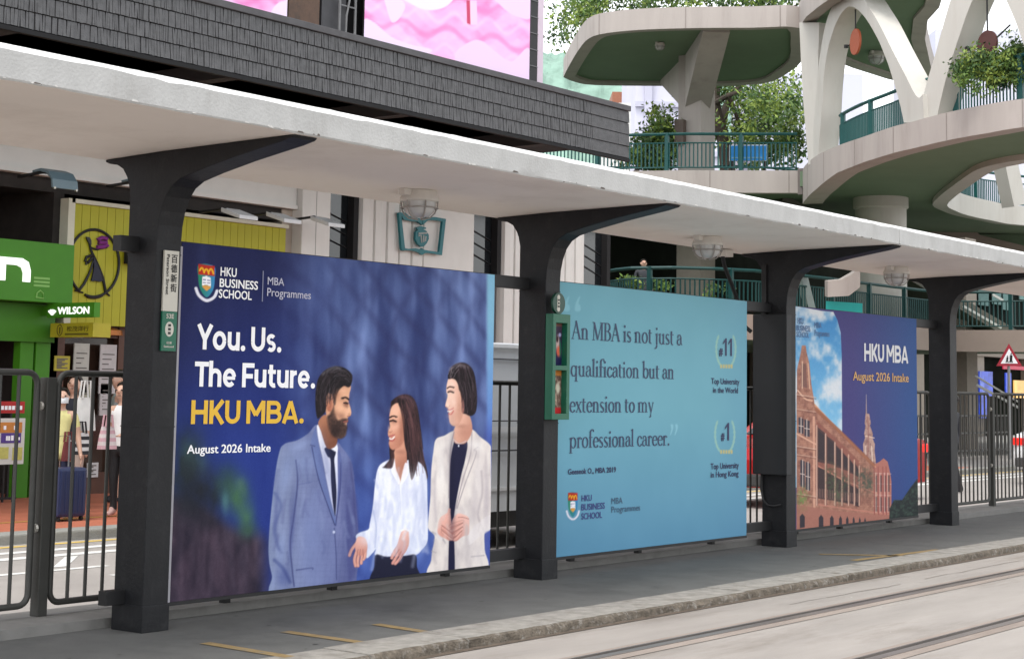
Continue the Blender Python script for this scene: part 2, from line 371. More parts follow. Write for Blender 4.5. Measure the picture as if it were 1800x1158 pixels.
def serif(text):
    S = Strokes(); T, t = .125, .042; X = .62; x = 0
    wf = lambda dx, dy: t+(T-t)*abs(dy)**1.3
    for ch in text:
        def stem(a, y0, y1, bot=True, top='f', w=T):
            S.poly([(x+a-w/2, y0), (x+a+w/2, y0), (x+a+w/2, y1), (x+a-w/2, y1)])
            if bot: S.poly([(x+a-w/2-.085, y0), (x+a+w/2+.085, y0), (x+a+w/2+.075, y0+.04), (x+a-w/2-.075, y0+.04)])
            if top == 'f': S.poly([(x+a-w/2-.10, y1-.07), (x+a-w/2, y1-.12), (x+a+w/2, y1+.015), (x+a+w/2-.03, y1+.015)])
            if top == 's': S.poly([(x+a-w/2-.085, y1-.04), (x+a+w/2+.085, y1-.04), (x+a+w/2+.085, y1), (x+a-w/2-.085, y1)])
        def A(cx, cy, rx, ry, a0, a1, wf_=wf): S.rib(arc(x+cx, cy, rx, ry, a0, a1), wf_)
        def l(x0, y0, x1, y1, w): S.rib([(x+x0, y0), (x+x1, y1)], w)
        def ser(a, y, w=.12): S.poly([(x+a-w, y), (x+a+w, y), (x+a+w, y+.04), (x+a-w, y+.04)])
        def dot(cx, cy, r=.075): S.poly(arc(x+cx, cy, r, r, 0, 345, 16))
        wd = {' ': .27}.get(ch, .6)
        if ch == 'n': stem(.14, 0, X); A(.31, X-.20, .17, .19, 170, 0); stem(.48, 0, X-.19, top=''); wd = .66
        elif ch == 'm': stem(.14, 0, X); A(.31, X-.20, .17, .19, 170, 0); stem(.48, 0, X-.19, top=''); A(.65, X-.20, .17, .19, 170, 0); stem(.82, 0, X-.19, top=''); wd = 1.0
        elif ch == 'u': stem(.12, .19, X, bot=False); A(.29, .20, .17, .19, 180, 350); stem(.46, 0, X); ser(.52, 0, .06); wd = .64
        elif ch == 'A': l(.06, .02, .37, .98, t*1.3); l(.33, 1.0, .66, .02, T); ser(.07, 0); ser(.66, 0); l(.18, .36, .50, .36, t); wd = .76
        elif ch == 'M': l(.13, .02, .17, 1, t*1.3); l(.17, .98, .48, .03, T); l(.48, .03, .80, .98, t*1.2); stem(.83, 0, 1, top='s'); ser(.12, 0); ser(.12, .96, .09); wd = .98
        elif ch == 'B': stem(.16, 0, 1, top='s'); A(.30, .76, .23, .22, 90, -90); l(.16, .98, .31, .98, t); l(.16, .535, .31, .535, t); A(.31, .275, .28, .255, 90, -90); l(.16, .02, .32, .02, t); wd = .68
        elif ch == 'i': stem(.15, 0, X); dot(.14, .88); wd = .32
        elif ch == 'l': stem(.15, 0, 1.06); wd = .31
        elif ch == 'j': stem(.15, -.05, X, bot=False); A(-.01, -.07, .16, .20, 0, -110); dot(.14, .88); wd = .32
        elif ch == 's': A(.21, X-.165, .13, .15, 30, 262, lambda a, b: .05+.03*abs(b)); A(.21, .165, .15, .15, 88, -150, lambda a, b: .05+.04*abs(b)); l(.10, X-.20, .33, .20, .10); wd = .44
        elif ch == 'o': A(.30, X/2, .22, X/2-.01, 0, 360); wd = .60
        elif ch == 'e': A(.29, X/2, .21, X/2-.01, 10, 325); l(.09, X*.56, .50, X*.56, t); wd = .54
        elif ch == 'c': A(.28, X/2, .20, X/2-.01, 45, 325); dot(.43, X-.13, .055); wd = .50
        elif ch == 't': stem(.15, .15, .80, bot=False, top=''); l(.02, X-.02, .36, X-.02, .04); A(.26, .16, .11, .15, 180, 300); wd = .40
        elif ch == 'a': A(.24, X-.17, .16, .16, 150, 0, lambda a, b: .05+.05*abs(b)); stem(.40, .08, X-.16, bot=False, top=''); A(.22, .18, .15, .17, 90, 290, lambda a, b: .05+.06*abs(b)); l(.24, .36, .40, .40, t); l(.26, .02, .42, .14, t); l(.40, .1, .52, .03, .07); dot(.11, X-.15, .055); wd = .54
        elif ch == 'q': A(.29, X/2, .21, X/2-.01, 30, 330); stem(.49, -.30, X, top=''); wd = .66
        elif ch == 'p': stem(.15, -.30, X); A(.35, X/2, .21, X/2-.01, 150, -150); wd = .66
        elif ch == 'b': stem(.14, 0.03, 1.06, bot=False); A(.34, X/2, .21, X/2-.01, 150, -150); wd = .64
        elif ch == 'f': stem(.16, 0, .86, top=''); A(.33, .86, .17, .20, 180, 50); l(.02, X-.02, .36, X-.02, .04); dot(.43, .97, .05); wd = .38
        elif ch == 'x': l(.08, X, .46, 0, T*.9); l(.06, 0, .45, X, t*1.2); ser(.08, 0, .08); ser(.46, 0, .09); ser(.10, X-.04, .09); ser(.44, X-.04, .08); wd = .54
        elif ch == 'y': l(.09, X, .31, .02, T*.9); l(.50, X, .26, -.16, t*1.3); A(.17, -.17, .10, .12, 0, -120); ser(.10, X-.04, .09); ser(.49, X-.04, .08); wd = .56
        elif ch == 'r': stem(.14, 0, X); A(.30, X-.20, .14, .19, 160, 75); dot(.38, X-.08, .06); wd = .44
        elif ch == '.': dot(.13, .06, .08); wd = .28
        x += wd
    return S.v, S.f

# ================================================================== SETTING: ground, road, platform
S, WX, WY = 4.26679, .20844, .27864
ROAD = -.10
TRK = -.055
def sheet(name, mat, x0, x1, y0, y1, z, kind='structure', nx=1, ny=1):
    b = MB(); b.add([(x0,y0,z),(x1,y0,z),(x1,y1,z),(x0,y1,z)], [(0,1,2,3)]); return tag(b.build(name, mat), kind=kind)
sheet('ground', M('city_ground', (.33, .32, .30), .9, .1, 1.), -700, 900, -600, 1000, ROAD-.012)
sheet('road', road_mat, -40, 120, .99, 13.5, ROAD)
sheet('tram_road', track_mat, -60, 120, -60, -1.0, TRK)
b = MB(); b.box(-30, 75, -1.255, .358, -.25, 0.0); tag(b.build('platform', asphalt_platform), kind='structure')
# kerb of granite blocks, worn edges
b = MB(); x = -14.0; i = 0
while x < 60:
    L = random.uniform(.82, .98); d = [random.uniform(-.006, .006) for _ in range(4)]
    y0, y1, zt = -1.66+d[0], -1.258, .006+d[1]*.6
    n = 14; rows = []
    for k in range(n+1):
        xx = x+.006+(L-.012)*k/n; j = [random.uniform(-.005, .005) for _ in range(5)]
        rows.append([(xx, y1, -.3), (xx, y1, zt), (xx, y0+.032+j[0], zt+j[1]*.3), (xx, y0+.010+j[2], zt-.010+j[3]*.6), (xx, y0+j[4]*3.2, -.03), (xx, y0-.004, -.3)])
    vs = [p for r in rows for p in r]; m = 6
    fs = [(k*m+q, k*m+q+1, (k+1)*m+q+1, (k+1)*m+q) for k in range(n) for q in range(m-1)]+[tuple(range(m)), tuple(n*m+q for q in range(m))]
    b.add(vs, fs); x += L
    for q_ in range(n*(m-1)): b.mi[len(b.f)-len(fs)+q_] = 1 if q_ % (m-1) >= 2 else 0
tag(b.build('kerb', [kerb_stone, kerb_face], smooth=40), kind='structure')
sheet('kerb_gutter_dirt', dirt_dark, -14, 60, -1.72, -1.64, TRK+.004)
# tram rails set flush in the concrete
for k, yr in enumerate((-2.46, -3.74)):
    sheet('rail_stained_concrete', rust_band, -14, 60, yr-.13, yr+.15, TRK+.004)
    b = MB(); b.box(-14, 60, yr-.034, yr+.030, TRK-.05, TRK+.0085); tag(b.build('tram_rail', rail_steel), kind='structure')
    b = MB(); b.box(-14, 60, yr+.032, yr+.075, TRK-.05, TRK+.0065); tag(b.build('tram_rail_groove', rail_gap), kind='structure')
    b = MB(); b.box(-14, 60, yr+.077, yr+.092, TRK-.05, TRK+.0085); tag(b.build('tram_rail', rail_steel), kind='structure')
# rear strip that carries the fence, road behind, far kerb and brick pavement
b = MB(); b.box(-30, 75, .36, .98, -.25, .06); tag(b.build('fence_strip', M('strip_concrete', (.20, .195, .185), .9, .2, 6., .4, 120, stain=((.1, .095, .09), .5, 3.))), kind='structure', ).name
b = MB(); b.box(-40, 90, 6.28, 6.62, -.3, .005); tag(b.build('far_kerb', M('far_kerb_concrete', (.27, .27, .25), .9, .15, 5., .3, 60), bevel=.02), kind='structure')
brick = M('red_paving_brick', (.40, .125, .07), .85, .14, 3., .2, 40)
b = MB(); b.box(-40, 30, 6.623, 14, -.3, 0.0); tag(b.build('pavement', brick), kind='structure')
sheet('pavement_yellow_line', M('paving_yellow', (.42, .26, .05), .8, .2), -40, 30, 7.55, 7.62, .004)
white_line = M('white_road_paint', (.72, .72, .70), .8, .12, 6., stain=((.4, .38, .35), .5, 7.))
yl = M('yellow_road_paint', (.62, .44, .12), .8, .15, 6., stain=((.4, .38, .35), .6, 7.))
sheet('yellow_kerb_line', yl, -40, 90, 6.02, 6.14, ROAD+.004)
for i, (y0, y1, x0, x1) in enumerate([(5.5, 5.66, -20, 40), (5.02, 5.2, 1.5, 30), (4.0, 4.10, -6, 3.1), (3.35, 3.44, 2.6, 8)]):
    sheet('white_road_line', white_line, x0, x1, y0, y1, ROAD+.004)
for i in range(9):
    b = MB(); xx = 1.6+i*1.05; b.add([(xx, 4.25, ROAD+.004), (xx+.16, 4.25, ROAD+.004), (xx+.85, 4.95, ROAD+.004), (xx+.69, 4.95, ROAD+.004)], [(0,1,2,3)])
    tag(b.build('white_road_line', white_line), kind='structure')
for (u0, v0, u1, v1, w) in [(660, 1097, 775, 1115, .085), (500, 1110, 655, 1132, .085), (360, 1130, 510, 1155, .085), (1440, 974, 1600, 977, .09), (1500, 985, 1650, 966, .09)]:
    a, c = onz(u0, v0), onz(u1, v1); d = (c-a)[:2]; d = d/np.linalg.norm(d); n = np.array([-d[1], d[0]])*w/2
    b = MB(); b.face([(a[0]-n[0], a[1]-n[1], .004), (c[0]-n[0], c[1]-n[1], .004), (c[0]+n[0], c[1]+n[1], .004), (a[0]+n[0], a[1]+n[1], .004)])
    tag(b.build('platform_yellow_mark', yellow_mark), kind='structure')

# patches, gum spots and joints in the paving
R = random.Random(91); b = MB()
def splat(b, x, y, r, z, n=9):
    ph = R.random()*6.28; b.add([(x+r*R.uniform(.6, 1.2)*math.cos(ph+6.283*k/n), y+r*R.uniform(.5, 1.0)*math.sin(ph+6.283*k/n), z) for k in range(n)], [tuple(range(n))])
for _ in range(110): splat(b, R.uniform(-4, 18), R.uniform(-1.2, .33), R.choice([.008, .010, .012, .016, .02]), .0030)
tag(b.build('platform_stains', M('platform_gum_spots', (.055, .054, .052), .85, .3, 20.)), kind='structure')
b = MB()
for _ in range(26): splat(b, R.uniform(-1, 16), R.uniform(-1.75, -5.5), R.choice([.008, .012, .02]), TRK+.0035, 6)
tag(b.build('track_grit', M('track_pale_grit', (.55, .53, .50), .9, .2, 20.)), kind='structure')
b = MB()
for k in range(4):
    x, y = R.uniform(-1, 8), R.choice([-2.06, -2.95, -3.3, -4.2])
    for _ in range(16):
        x2, y2 = x+R.uniform(.06, .2), y+R.gauss(0, .008); w_ = R.uniform(.003, .009); b.add([(x, y-w_, TRK+.0024), (x2, y2-w_, TRK+.0024), (x2, y2+w_, TRK+.0024), (x, y+w_, TRK+.0024)], [(0, 1, 2, 3)]); x, y = x2, y2
tag(b.build('track_cracks', M('track_crack', (.215, .19, .165), .95, .2, 10.)), kind='structure')
# ================================================================== TRAM SHELTER
shelter = thing('tram_shelter', 'long concrete tram stop shelter with white slab roof on curved charcoal columns', 'tram shelter', (0, 0, 0))
flake = M('chipped_paint_edge', (.52, .51, .49), .8, .2, 20.); flake_d = M('chipped_dark_edge', (.10, .085, .075), .9, .3, 20.)
def slab(x0, x1):
    b = MB(); rows = []; x = x0; R = random.Random(int(x0*10)+40)
    prof = [(.551, 3.028), (.0, 3.047), (-.9, 3.062), (-1.216, 3.0675), (-1.2225, 3.078), (-1.2214, 3.13), (-1.2214, 3.18), (-1.2214, 3.224), (-1.205, 3.252), (-1.17, 3.262), (-.9, 3.262), (.551, 3.215)]
    xs = list(np.arange(x0, x1, .11))+[x1]
    for x in xs:
        r = []
        for k, (y, z) in enumerate(prof):
            jy = R.gauss(0, .0008) if 3 <= k <= 8 else 0; jz = R.gauss(0, .0024) if k in (3, 7, 8) else 0
            r.append((x, y+jy, z+jz))
        rows.append(r)
    m = len(prof); vs = [p for r in rows for p in r]
    fs = [(k*m+q, k*m+(q+1) % m, (k+1)*m+(q+1) % m, (k+1)*m+q) for k in range(len(rows)-1) for q in range(m)]+[tuple(range(m)), tuple((len(rows)-1)*m+q for q in range(m))]
    n0 = len(fs); b.add(vs, fs)
    for i, f in enumerate(b.f):
        q = i % m
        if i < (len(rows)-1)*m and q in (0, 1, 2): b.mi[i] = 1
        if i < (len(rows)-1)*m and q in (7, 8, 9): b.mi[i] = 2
    return b
JX = 8.62
slab(-14, JX-.006).build('roof_slab', [white_paint, soffit_paint, roof_top], shelter, smooth=22)
slab(JX+.006, 46).build('roof_slab', [white_paint, soffit_paint, roof_top], shelter, smooth=22)
b = MB(); R = random.Random(77)
for _ in range(200):
    x = R.uniform(-6, 26); w_ = R.uniform(.01, .07); h_ = R.uniform(.004, .014); b.m = R.choice((0, 0, 1)); z_ = 3.0725+R.uniform(-.002, .006)
    b.hexa([(x, -1.2245, z_), (x+w_, -1.2245, z_+R.uniform(-.003, .003)), (x+w_, -1.2195, z_), (x, -1.2195, z_), (x+w_*.2, -1.2240, z_+h_), (x+w_*.8, -1.2240, z_+h_*.8), (x+w_*.8, -1.2195, z_+h_), (x+w_*.2, -1.2195, z_+h_)])
tag(b.build('chipped_edge', [flake, flake_d], shelter), kind='stuff')
# columns: flared profile in the Y-Z plane, pushed along X
prof = [(0, .0), (0, 2.46), (-.008, 2.57), (-.028, 2.66), (-.066, 2.75), (-.12, 2.815), (-.20, 2.858), (-.38, 2.902), (-.66, 2.958), (-.91, 3.0), (-1.08, 3.028), (-1.17, 3.048), (-1.195, 3.0655),
        (-.6, 3.056), (0, 3.045), (.538, 3.026), (.538, 3.012), (.50, 2.998), (.42, 2.985), (.36, 2.955), (.318, 2.90), (.296, 2.85), (WY, 2.77), (WY, 0)]
def column(x):
    b = MB(); loop = [(x, y, z) for y, z in prof]; b.prism(loop, (WX, 0, 0)); return b
c0 = column(0).build('column', column_paint, shelter, bevel=.008)
bb = MB(); bb.box(-.007, WX+.007, -.007, WY+.007, 0, .165); base0 = bb.build('column_base', column_paint, c0, bevel=.004)
seams = []
for zz in (1.28, 2.385): bb = MB(); bb.box(-.0025, WX+.0025, -.0025, WY+.0025, zz, zz+.006); seams.append(bb.build('column_seam', column_paint, c0))
for k in range(1, 9):
    c = c0.copy(); COL.objects.link(c); c.parent = shelter; c.location = (k*S, 0, 0)
    for src in [base0]+seams: d = src.copy(); COL.objects.link(d); d.parent = c
# caged bulkhead lamps under the roof
lamp_body = M('lamp_off_white', (.60, .57, .53), .6, .1); lamp_glass = M('lamp_glass', (.50, .50, .50), .18, .06, spec=.6); cage = M('lamp_cage', (.30, .28, .26), .55, .2)
def bulkhead(loc, label, group='caged lamps under the shelter roof', sc=1.0):
    t = thing('ceiling_lamp', label, 'lamp', loc, group); x, y, z = loc
    b = MB(); b.lathe([(.13*sc, 0), (.135*sc, -.03*sc), (.15*sc, -.055*sc), (.15*sc, -.075*sc), (.138*sc, -.085*sc)], loc, 24); b.box(x-.21*sc, x-.12*sc, y-.03, y+.03, z-.045*sc, z); b.build('lamp_base', lamp_body, t, smooth=40)
    b = MB(); b.lathe([(.128*sc, -.08*sc), (.126*sc, -.12*sc), (.112*sc, -.16*sc), (.08*sc, -.19*sc), (.03*sc, -.203*sc)], loc, 24); b.build('glass_dome', lamp_glass, t, smooth=60)
    b = MB()
    for k in range(6):
        a = math.pi*2*k/6; b.tube([(x+r*sc*math.cos(a), y+r*sc*math.sin(a), z+h*sc) for r, h in ((.142, -.08), (.139, -.125), (.12, -.17), (.082, -.205), (.03, -.216))], .006*sc, 6)
    b.tube([(x+.142*sc*math.cos(a), y+.142*sc*math.sin(a), z-.13*sc) for a in np.linspace(0, 2*math.pi, 25)], .006*sc, 6); b.build('wire_cage', cage, t, smooth=True)
    return t
for k, lb in enumerate(['nearest caged lamp under the shelter roof, above the first billboard', 'caged lamp under the shelter roof above the pale blue billboard', 'caged lamp under the shelter roof above the building billboard']):
    bulkhead((2.54+4.30*k, -.05, 3.046), lb)

# ================================================================== BILLBOARDS
frame_metal = M('billboard_frame', (.02, .02, .022), .45, .1); trim_metal = M('pale_trim', (.34, .33, .36), .5, .1)
YB = .14; ZT, ZB = 2.4906, .1496
def billboard(k, x0, x1, label):
    t = thing('billboard', label, 'billboard', ((x0+x1)/2, YB, 0), 'billboards hung between the shelter columns')
    b = MB(); b.box(x0, x1, YB+.003, YB+.028, ZB, ZT); b.build('panel', frame_metal, t)
    b = MB(); xa = k*S-.15 if k == 0 else k*S+.02; xb = (k+1)*S+.01
    b.box(xa, xb, .172, .25, 2.40, 2.50); b.build('support_beam', black_metal, t, bevel=.004)
    b = MB(); b.box(xa, xb, .172, .25, .165, .255); b.build('support_beam', black_metal, t, bevel=.004)
    b = MB(); b.box(x0, x1, YB-.006, YB+.03, ZB-.024, ZB-.001); b.build('bottom_edge', black_metal, t)
    for fx in (.24, .55, .93):
        b = MB(); xx = x0+(x1-x0)*fx; b.box(xx-.028, xx+.028, .375, .43, .06, .21); b.box(xx-.028, xx+.028, .251, .374, .17, .21); b.build('leg', black_metal, t)
    return t
DISP = M_attr('printed_vinyl', .5, .12)
G1 = 1.2      # the print's own inks, relative to the photographed values
bb1 = billboard(0, .25, 3.7413, 'large navy billboard with three smiling people and the words You. Us. The Future.')
b = MB(); b.box(.25, .342, YB-.008, YB+.001, ZB, ZT-.03); b.build('edge_trim', trim_metal, bb1)
p = Print(.34, 3.7413, ZB, ZT, YB-.001, 600, 430, (34, 44, 92))
U, V, X, Z = p.U, p.V, p.X, p.Z
n1 = fbm(X*4.2, Z*1.1, 3, 4); n2 = fbm(X*9, Z*1.6, 9, 3); n3 = fbm(X*1.2+5, Z*.9, 14, 2); n4 = fbm(X*22+Z*1.2, Z*3.4, 31, 3)
tm = sst((U-455)/150.)
left = mixc((25, 31, 74), (32, 50, 122), (V-470)/330.)+((n2-.5)*12)[..., None]
# blurred diagonal glazing bars and panes of a facade
ga = (X*.80+Z*1.15); gb = (X*.95-Z*.72)
bars = np.maximum(np.exp(-((((ga*2.9+n3*.9) % 1)-.5)/.16)**2), .8*np.exp(-((((gb*2.3+n1*.8) % 1)-.5)/.15)**2))
cell = vnoise(np.floor(ga*2.9)*.9+7.3+(ga*2.9 % 1)*.6, np.floor(gb*2.3)*1.1+3.1+(gb*2.3 % 1)*.6, 44)
mot = mixc((42, 54, 102), (106, 126, 176), cell*.7+(n1-.45)*1.1+(n2-.5)*.7+(n4-.5)*.6+.06); mot = mixc(mot, (34, 38, 82), np.clip(bars*(.25+.9*n3)*.66, 0, 1)); mot = mixc(mot, (124, 144, 196), sst((n2*.6+n1*.5-.66)*6)*.5)
mot = mixc(mot, (54, 82, 168), sst((V-700)/240.)*.55)
p.A = left*(1-tm[..., None])+mot*tm[..., None]
for (us, w, a, vt) in ((348, 10, .16, 620), (560, 18, .20, 640), (590, 10, .16, 560)):
    m = a*np.exp(-((U-us+(V-600)*.05)/w)**2)*sst((vt-V)/160.); p.A = p.A*(1-m[..., None])+np.array((110, 132, 190))*m[..., None]
m = sst((760-V)/160.)*sst((440-U)/110.)*.35; p.A = p.A*(1-m[..., None])+np.array((24, 26, 58))*m[..., None]
p.blur(2.2)
# dark planting with green blurred bushes at lower left
e = V-(866+(U-310)*.52+7*np.sin(U*.05)); m = sst(e/40.+.5)*sst((492-U)/46.)
gr = mixc((40, 34, 48), (74, 60, 74), (fbm(X*9, Z*5.5, 21, 4)-.3)*1.9)+((n4-.5)*26)[..., None]; p.A = p.A*(1-m[..., None])+gr*m[..., None]
for (cx, cy, rx, ry, c, a) in [(326, 815, 40, 70, (34, 44, 50), 1.0), (350, 870, 50, 50, (26, 30, 38), .95), (352, 808, 16, 30, (54, 78, 84), .55), (330, 790, 14, 20, (60, 90, 84), .5), (398, 850, 22, 34, (44, 70, 62), .8), (418, 872, 22, 34, (62, 100, 66), .8), (432, 905, 16, 26, (70, 112, 70), .7), (396, 884, 7, 20, (96, 150, 140), .5), (436, 930, 18, 18, (54, 84, 62), .6), (425, 850, 10, 14, (84, 120, 90), .5)]:
    r = ((U-cx)/rx)**2+((V-cy)/ry)**2; m = np.clip(a*np.exp(-r*1.3)*(.35+1.3*fbm(X*11, Z*8, int(cx), 3)), 0, 1); p.A = p.A*(1-m[..., None])+np.array(c)*m[..., None]
p.blur(1.3)
# bright turquoise margin at the right edge
m = sst((U-852)/8.); p.A = p.A*(1-m[..., None])+mixc((126, 178, 206), (84, 112, 190), (V-560)/240.)*m[..., None]
m = sst((U-848)/6.)*sst((V-720)/80.)*.8; p.A = p.A*(1-m[..., None])+np.array((52, 66, 142))*m[..., None]
q = lambda L: [(460+x/2.631, 600+y/2.631) for x, y in L]
def shade(c0, c1, a, bb_):
    (x0, y0), (x1, y1) = q([a, bb_])
    return lambda u, v: mixc(c0, c1, ((u-x0)*(x1-x0)+(v-y0)*(y1-y0))/((x1-x0)**2+(y1-y0)**2))
# --- man in the grey-blue suit
def plaid(u, v):
    c = mixc((124, 136, 170), (94, 100, 146), (u-480)/150.)+((fbm(u/26., v/60., 5, 3)-.5)*34)[..., None]
    g = np.exp(-((((u+.12*v)/8.5) % 1-.5)/.10)**2)+np.exp(-(((v/10.5) % 1-.5)/.09)**2); return c-(g*4.5)[..., None]
p.poly(q([(258,388),(215,425),(165,456),(105,474),(80,520),(62,620),(46,760),(34,900),(34,1010),(48,1085),(60,1175),(400,1175),(440,1080),(447,900),(438,770),(428,640),(412,550),(372,490),(345,465),(300,500)]), plaid, 1.0)
p.poly(q([(100,480),(72,560),(50,740),(34,920),(36,1010),(60,1100),(64,1175),(150,1175),(140,1060),(122,960),(142,800),(160,640),(160,560)]), lambda u, v: plaid(u, v)*.94+6, 1.2, a=.9)
p.line(q([(158,548),(166,650),(150,800),(132,930),(142,1060),(150,1130)]), 2.2, (52, 58, 104), 1.6, .85)
p.line(q([(60,700),(90,760),(60,860),(80,960)]), 5, (74, 86, 136), 3.5, .55); p.line(q([(60,1010),(100,1050),(130,1110)]), 6, (62, 72, 122), 3, .7)
p.line(q([(410,560),(425,700),(432,860),(424,1000)]), 4, (60, 64, 112), 3, .75); p.poly(q([(395,700),(440,720),(447,920),(425,1085),(398,1060)]), (66, 70, 122), 3.5, a=.55)
p.poly(q([(300,700),(330,850),(338,1100),(200,1110),(180,900),(230,700)]), (120, 134, 180), 10, a=.25)
p.line(q([(336,862),(344,980),(346,1100)]), 1.6, (58, 64, 112), 1.0, .8); p.line(q([(160,1056),(230,1046),(236,1052)]), 2., (60, 66, 112), .9, .8); p.line(q([(170,660),(230,650)]), 1.4, (84, 92, 140), .9, .7)
p.poly(q([(256,388),(270,400),(298,480),(330,470),(350,480),(356,560),(352,700),(342,802),(322,740),(300,640),(282,540),(262,450)]), shade((236, 236, 244), (196, 200, 224), (280, 450), (345, 700)), .9)
p.poly(q([(248,398),(226,470),(238,486),(228,498),(262,640),(310,770),(340,850),(346,830),(318,740),(288,600),(268,500),(254,420)]), (96, 110, 158), .9); p.line(q([(232,486),(262,630),(310,770),(338,848)]), 1.7, (48, 54, 98), .8, .95); p.line(q([(226,478),(246,484)]), 1.6, (48, 54, 98), .8, .9)
p.poly(q([(352,500),(372,560),(366,680),(350,790),(342,850),(344,800),(352,680)]), (84, 94, 146), .9, a=.9); p.line(q([(366,560),(362,690),(342,850)]), 1.5, (54, 58, 104), .9, .8)
p.poly(q([(290,496),(306,490),(336,506),(343,514),(336,545),(340,600),(346,700),(342,790),(338,802),(328,740),(320,640),(318,548),(304,530)]), (25, 28, 54), .8)
p.ell(*q([(334,880)])[0], 2.2, 2.6, (190, 196, 220), .8)
p.poly(q([(262,372),(300,340),(345,430),(348,470),(330,492),(300,490),(276,420)]), shade((168, 112, 84), (120, 74, 56), (275, 380), (335, 460)), .9)
p.poly(q([(322,196),(372,190),(408,200),(412,216),(406,240),(404,262),(402,280),(413,318),(412,340),(398,352),(399,368),(394,380),(391,412),(384,436),(362,448),(335,436),(312,404),(300,350),(296,280)]), shade((196, 142, 112), (222, 168, 136), (320, 260), (395, 300)), .8)
p.poly(q([(330,268),(340,330),(352,362),(376,356),(396,362),(398,372),(384,380),(396,390),(392,420),(384,440),(362,450),(334,440),(310,405),(302,350),(318,330)]), lambda u, v: mixc((40, 28, 28), (84, 60, 52), (fbm(u/2.4, v/3.4, 41, 3)-.38)*1.8), 2.6, a=.9)
p.line(q([(380,372),(397,368)]), 2.2, (150, 84, 78), .7)
p.poly(q([(256,352),(248,290),(252,210),(268,160),(300,128),(345,114),(386,124),(416,150),(419,178),(410,206),(398,212),(380,206),(358,226),(346,256),(342,290),(333,292),(326,258),(308,244),(300,270),(296,320),(270,350)]), lambda u, v: mixc((22, 18, 22), (52, 42, 46), (fbm(u/4., v/9., 3, 3)-.35)*1.6), 1.)
p.line(q([(285,150),(330,122),(360,124)]), 5, (120, 118, 124), 3.5, .5)
p.poly(q([(300,250),(314,238),(328,252),(332,290),(324,318),(308,322),(300,300)]), shade((206, 146, 118), (164, 100, 78), (310, 240), (316, 320)), .8); p.line(q([(312,262),(322,280),(316,304)]), 1.8, (140, 80, 62), .8, .8)
p.line(q([(370,262),(388,258),(402,268)]), 3., (26, 18, 20), .7); p.line(q([(380,284),(398,288)]), 2.6, (36, 22, 24), .8); p.line(q([(402,290),(412,326),(406,344)]), 1.5, (224, 170, 136), .8, .7); p.line(q([(396,346),(408,344)]), 1.6, (110, 60, 50), .8, .8)
# --- woman in the white blouse
hairc = lambda u, v: mixc((30, 20, 24), (78, 50, 52), (fbm(u/3.2, v/16., 8, 3)-.36)*1.8)
p.poly(q([(596,300),(606,270),(636,250),(664,244),(694,254),(716,290),(730,360),(738,450),(746,520),(764,590),(762,640),(700,640),(640,600),(600,560),(590,480)]), hairc, 1.1)
blouse = lambda u, v: mixc((230, 232, 242), (182, 188, 216), (fbm(u/11., v/30., 12, 3)-.40)*1.9)
p.poly(q([(612,540),(560,560),(536,590),(524,660),(514,760),(500,840),(492,868),(450,884),(436,906),(470,960),(486,1000),(512,978),(528,960),(524,985),(560,994),(640,990),(712,986),(742,960),(764,930),(769,880),(766,720),(762,620),(738,566),(690,545),(640,560)]), blouse, 1.0)
for L in ([(524,640),(548,720),(530,840),(520,930)], [(560,640),(580,800),(560,960)], [(700,620),(716,760),(700,900)], [(650,680),(656,800),(640,960)], [(600,700),(612,860),(600,980)], [(740,620),(752,760),(748,900)]): p.line(q(L), 3.2, (184, 190, 216), 2.6, .55)
p.line(q([(516,780),(530,860),(524,950)]), 2.2, (162, 170, 206), 1.4, .8)
p.poly(q([(528,985),(580,994),(660,990),(712,986),(718,1040),(724,1110),(512,1120),(520,1040)]), (24, 26, 48), 1.)
p.poly(q([(616,500),(660,440),(672,560),(664,600),(640,655),(628,650),(612,560)]), shade((214, 156, 130), (172, 112, 92), (620, 520), (665, 560)), .9)
p.poly(q([(614,540),(606,572),(600,600),(622,640),(634,662),(640,640),(622,590)]), (244, 244, 250), .8); p.poly(q([(664,560),(684,590),(664,640),(640,664),(646,630)]), (236, 237, 246), .8); p.line(q([(634,662),(640,720),(642,800)]), 1.2, (176, 182, 210), .9, .7)
p.poly(q([(606,296),(634,286),(660,330),(668,400),(662,448),(640,484),(612,500),(596,494),(588,470),(592,452),(584,430),(586,414),(594,396),(590,360),(594,326)]), shade((226, 170, 142), (192, 128, 104), (600, 360), (660, 410)), .8)
p.poly(q([(632,284),(650,270),(690,300),(706,380),(716,470),(724,540),(712,600),(694,640),(684,600),(678,540),(662,480),(655,410),(648,350),(640,312)]), hairc, .9)
p.poly(q([(600,512),(590,546),(566,576),(560,583),(598,586),(610,562),(614,530),(610,514)]), hairc, 1.2, a=.9); p.line(q([(640,256),(680,262),(706,300)]), 6, (116, 84, 92), 4, .5)
p.line(q([(592,352),(612,344),(626,348)]), 2.3, (44, 26, 26), .7); p.line(q([(594,368),(608,366),(622,370)]), 2.8, (36, 20, 22), .8); p.line(q([(590,438),(602,435),(614,431)]), 2.0, (172, 84, 84), .8); p.line(q([(592,448),(604,450),(614,440)]), 2.2, (240, 226, 222), .7); p.line(q([(594,458),(606,460),(616,448)]), 1.7, (170, 80, 78), .7); p.line(q([(586,414),(594,420),(604,414)]), 1.5, (168, 104, 86), .7, .8)
skin = (216, 160, 142)
def fingers(Ls, c=skin, w=4.0):
    for L in Ls: p.line(q(L), w+1.2, (150, 96, 92), .8, .7); p.line(q(L), w, c, .8)
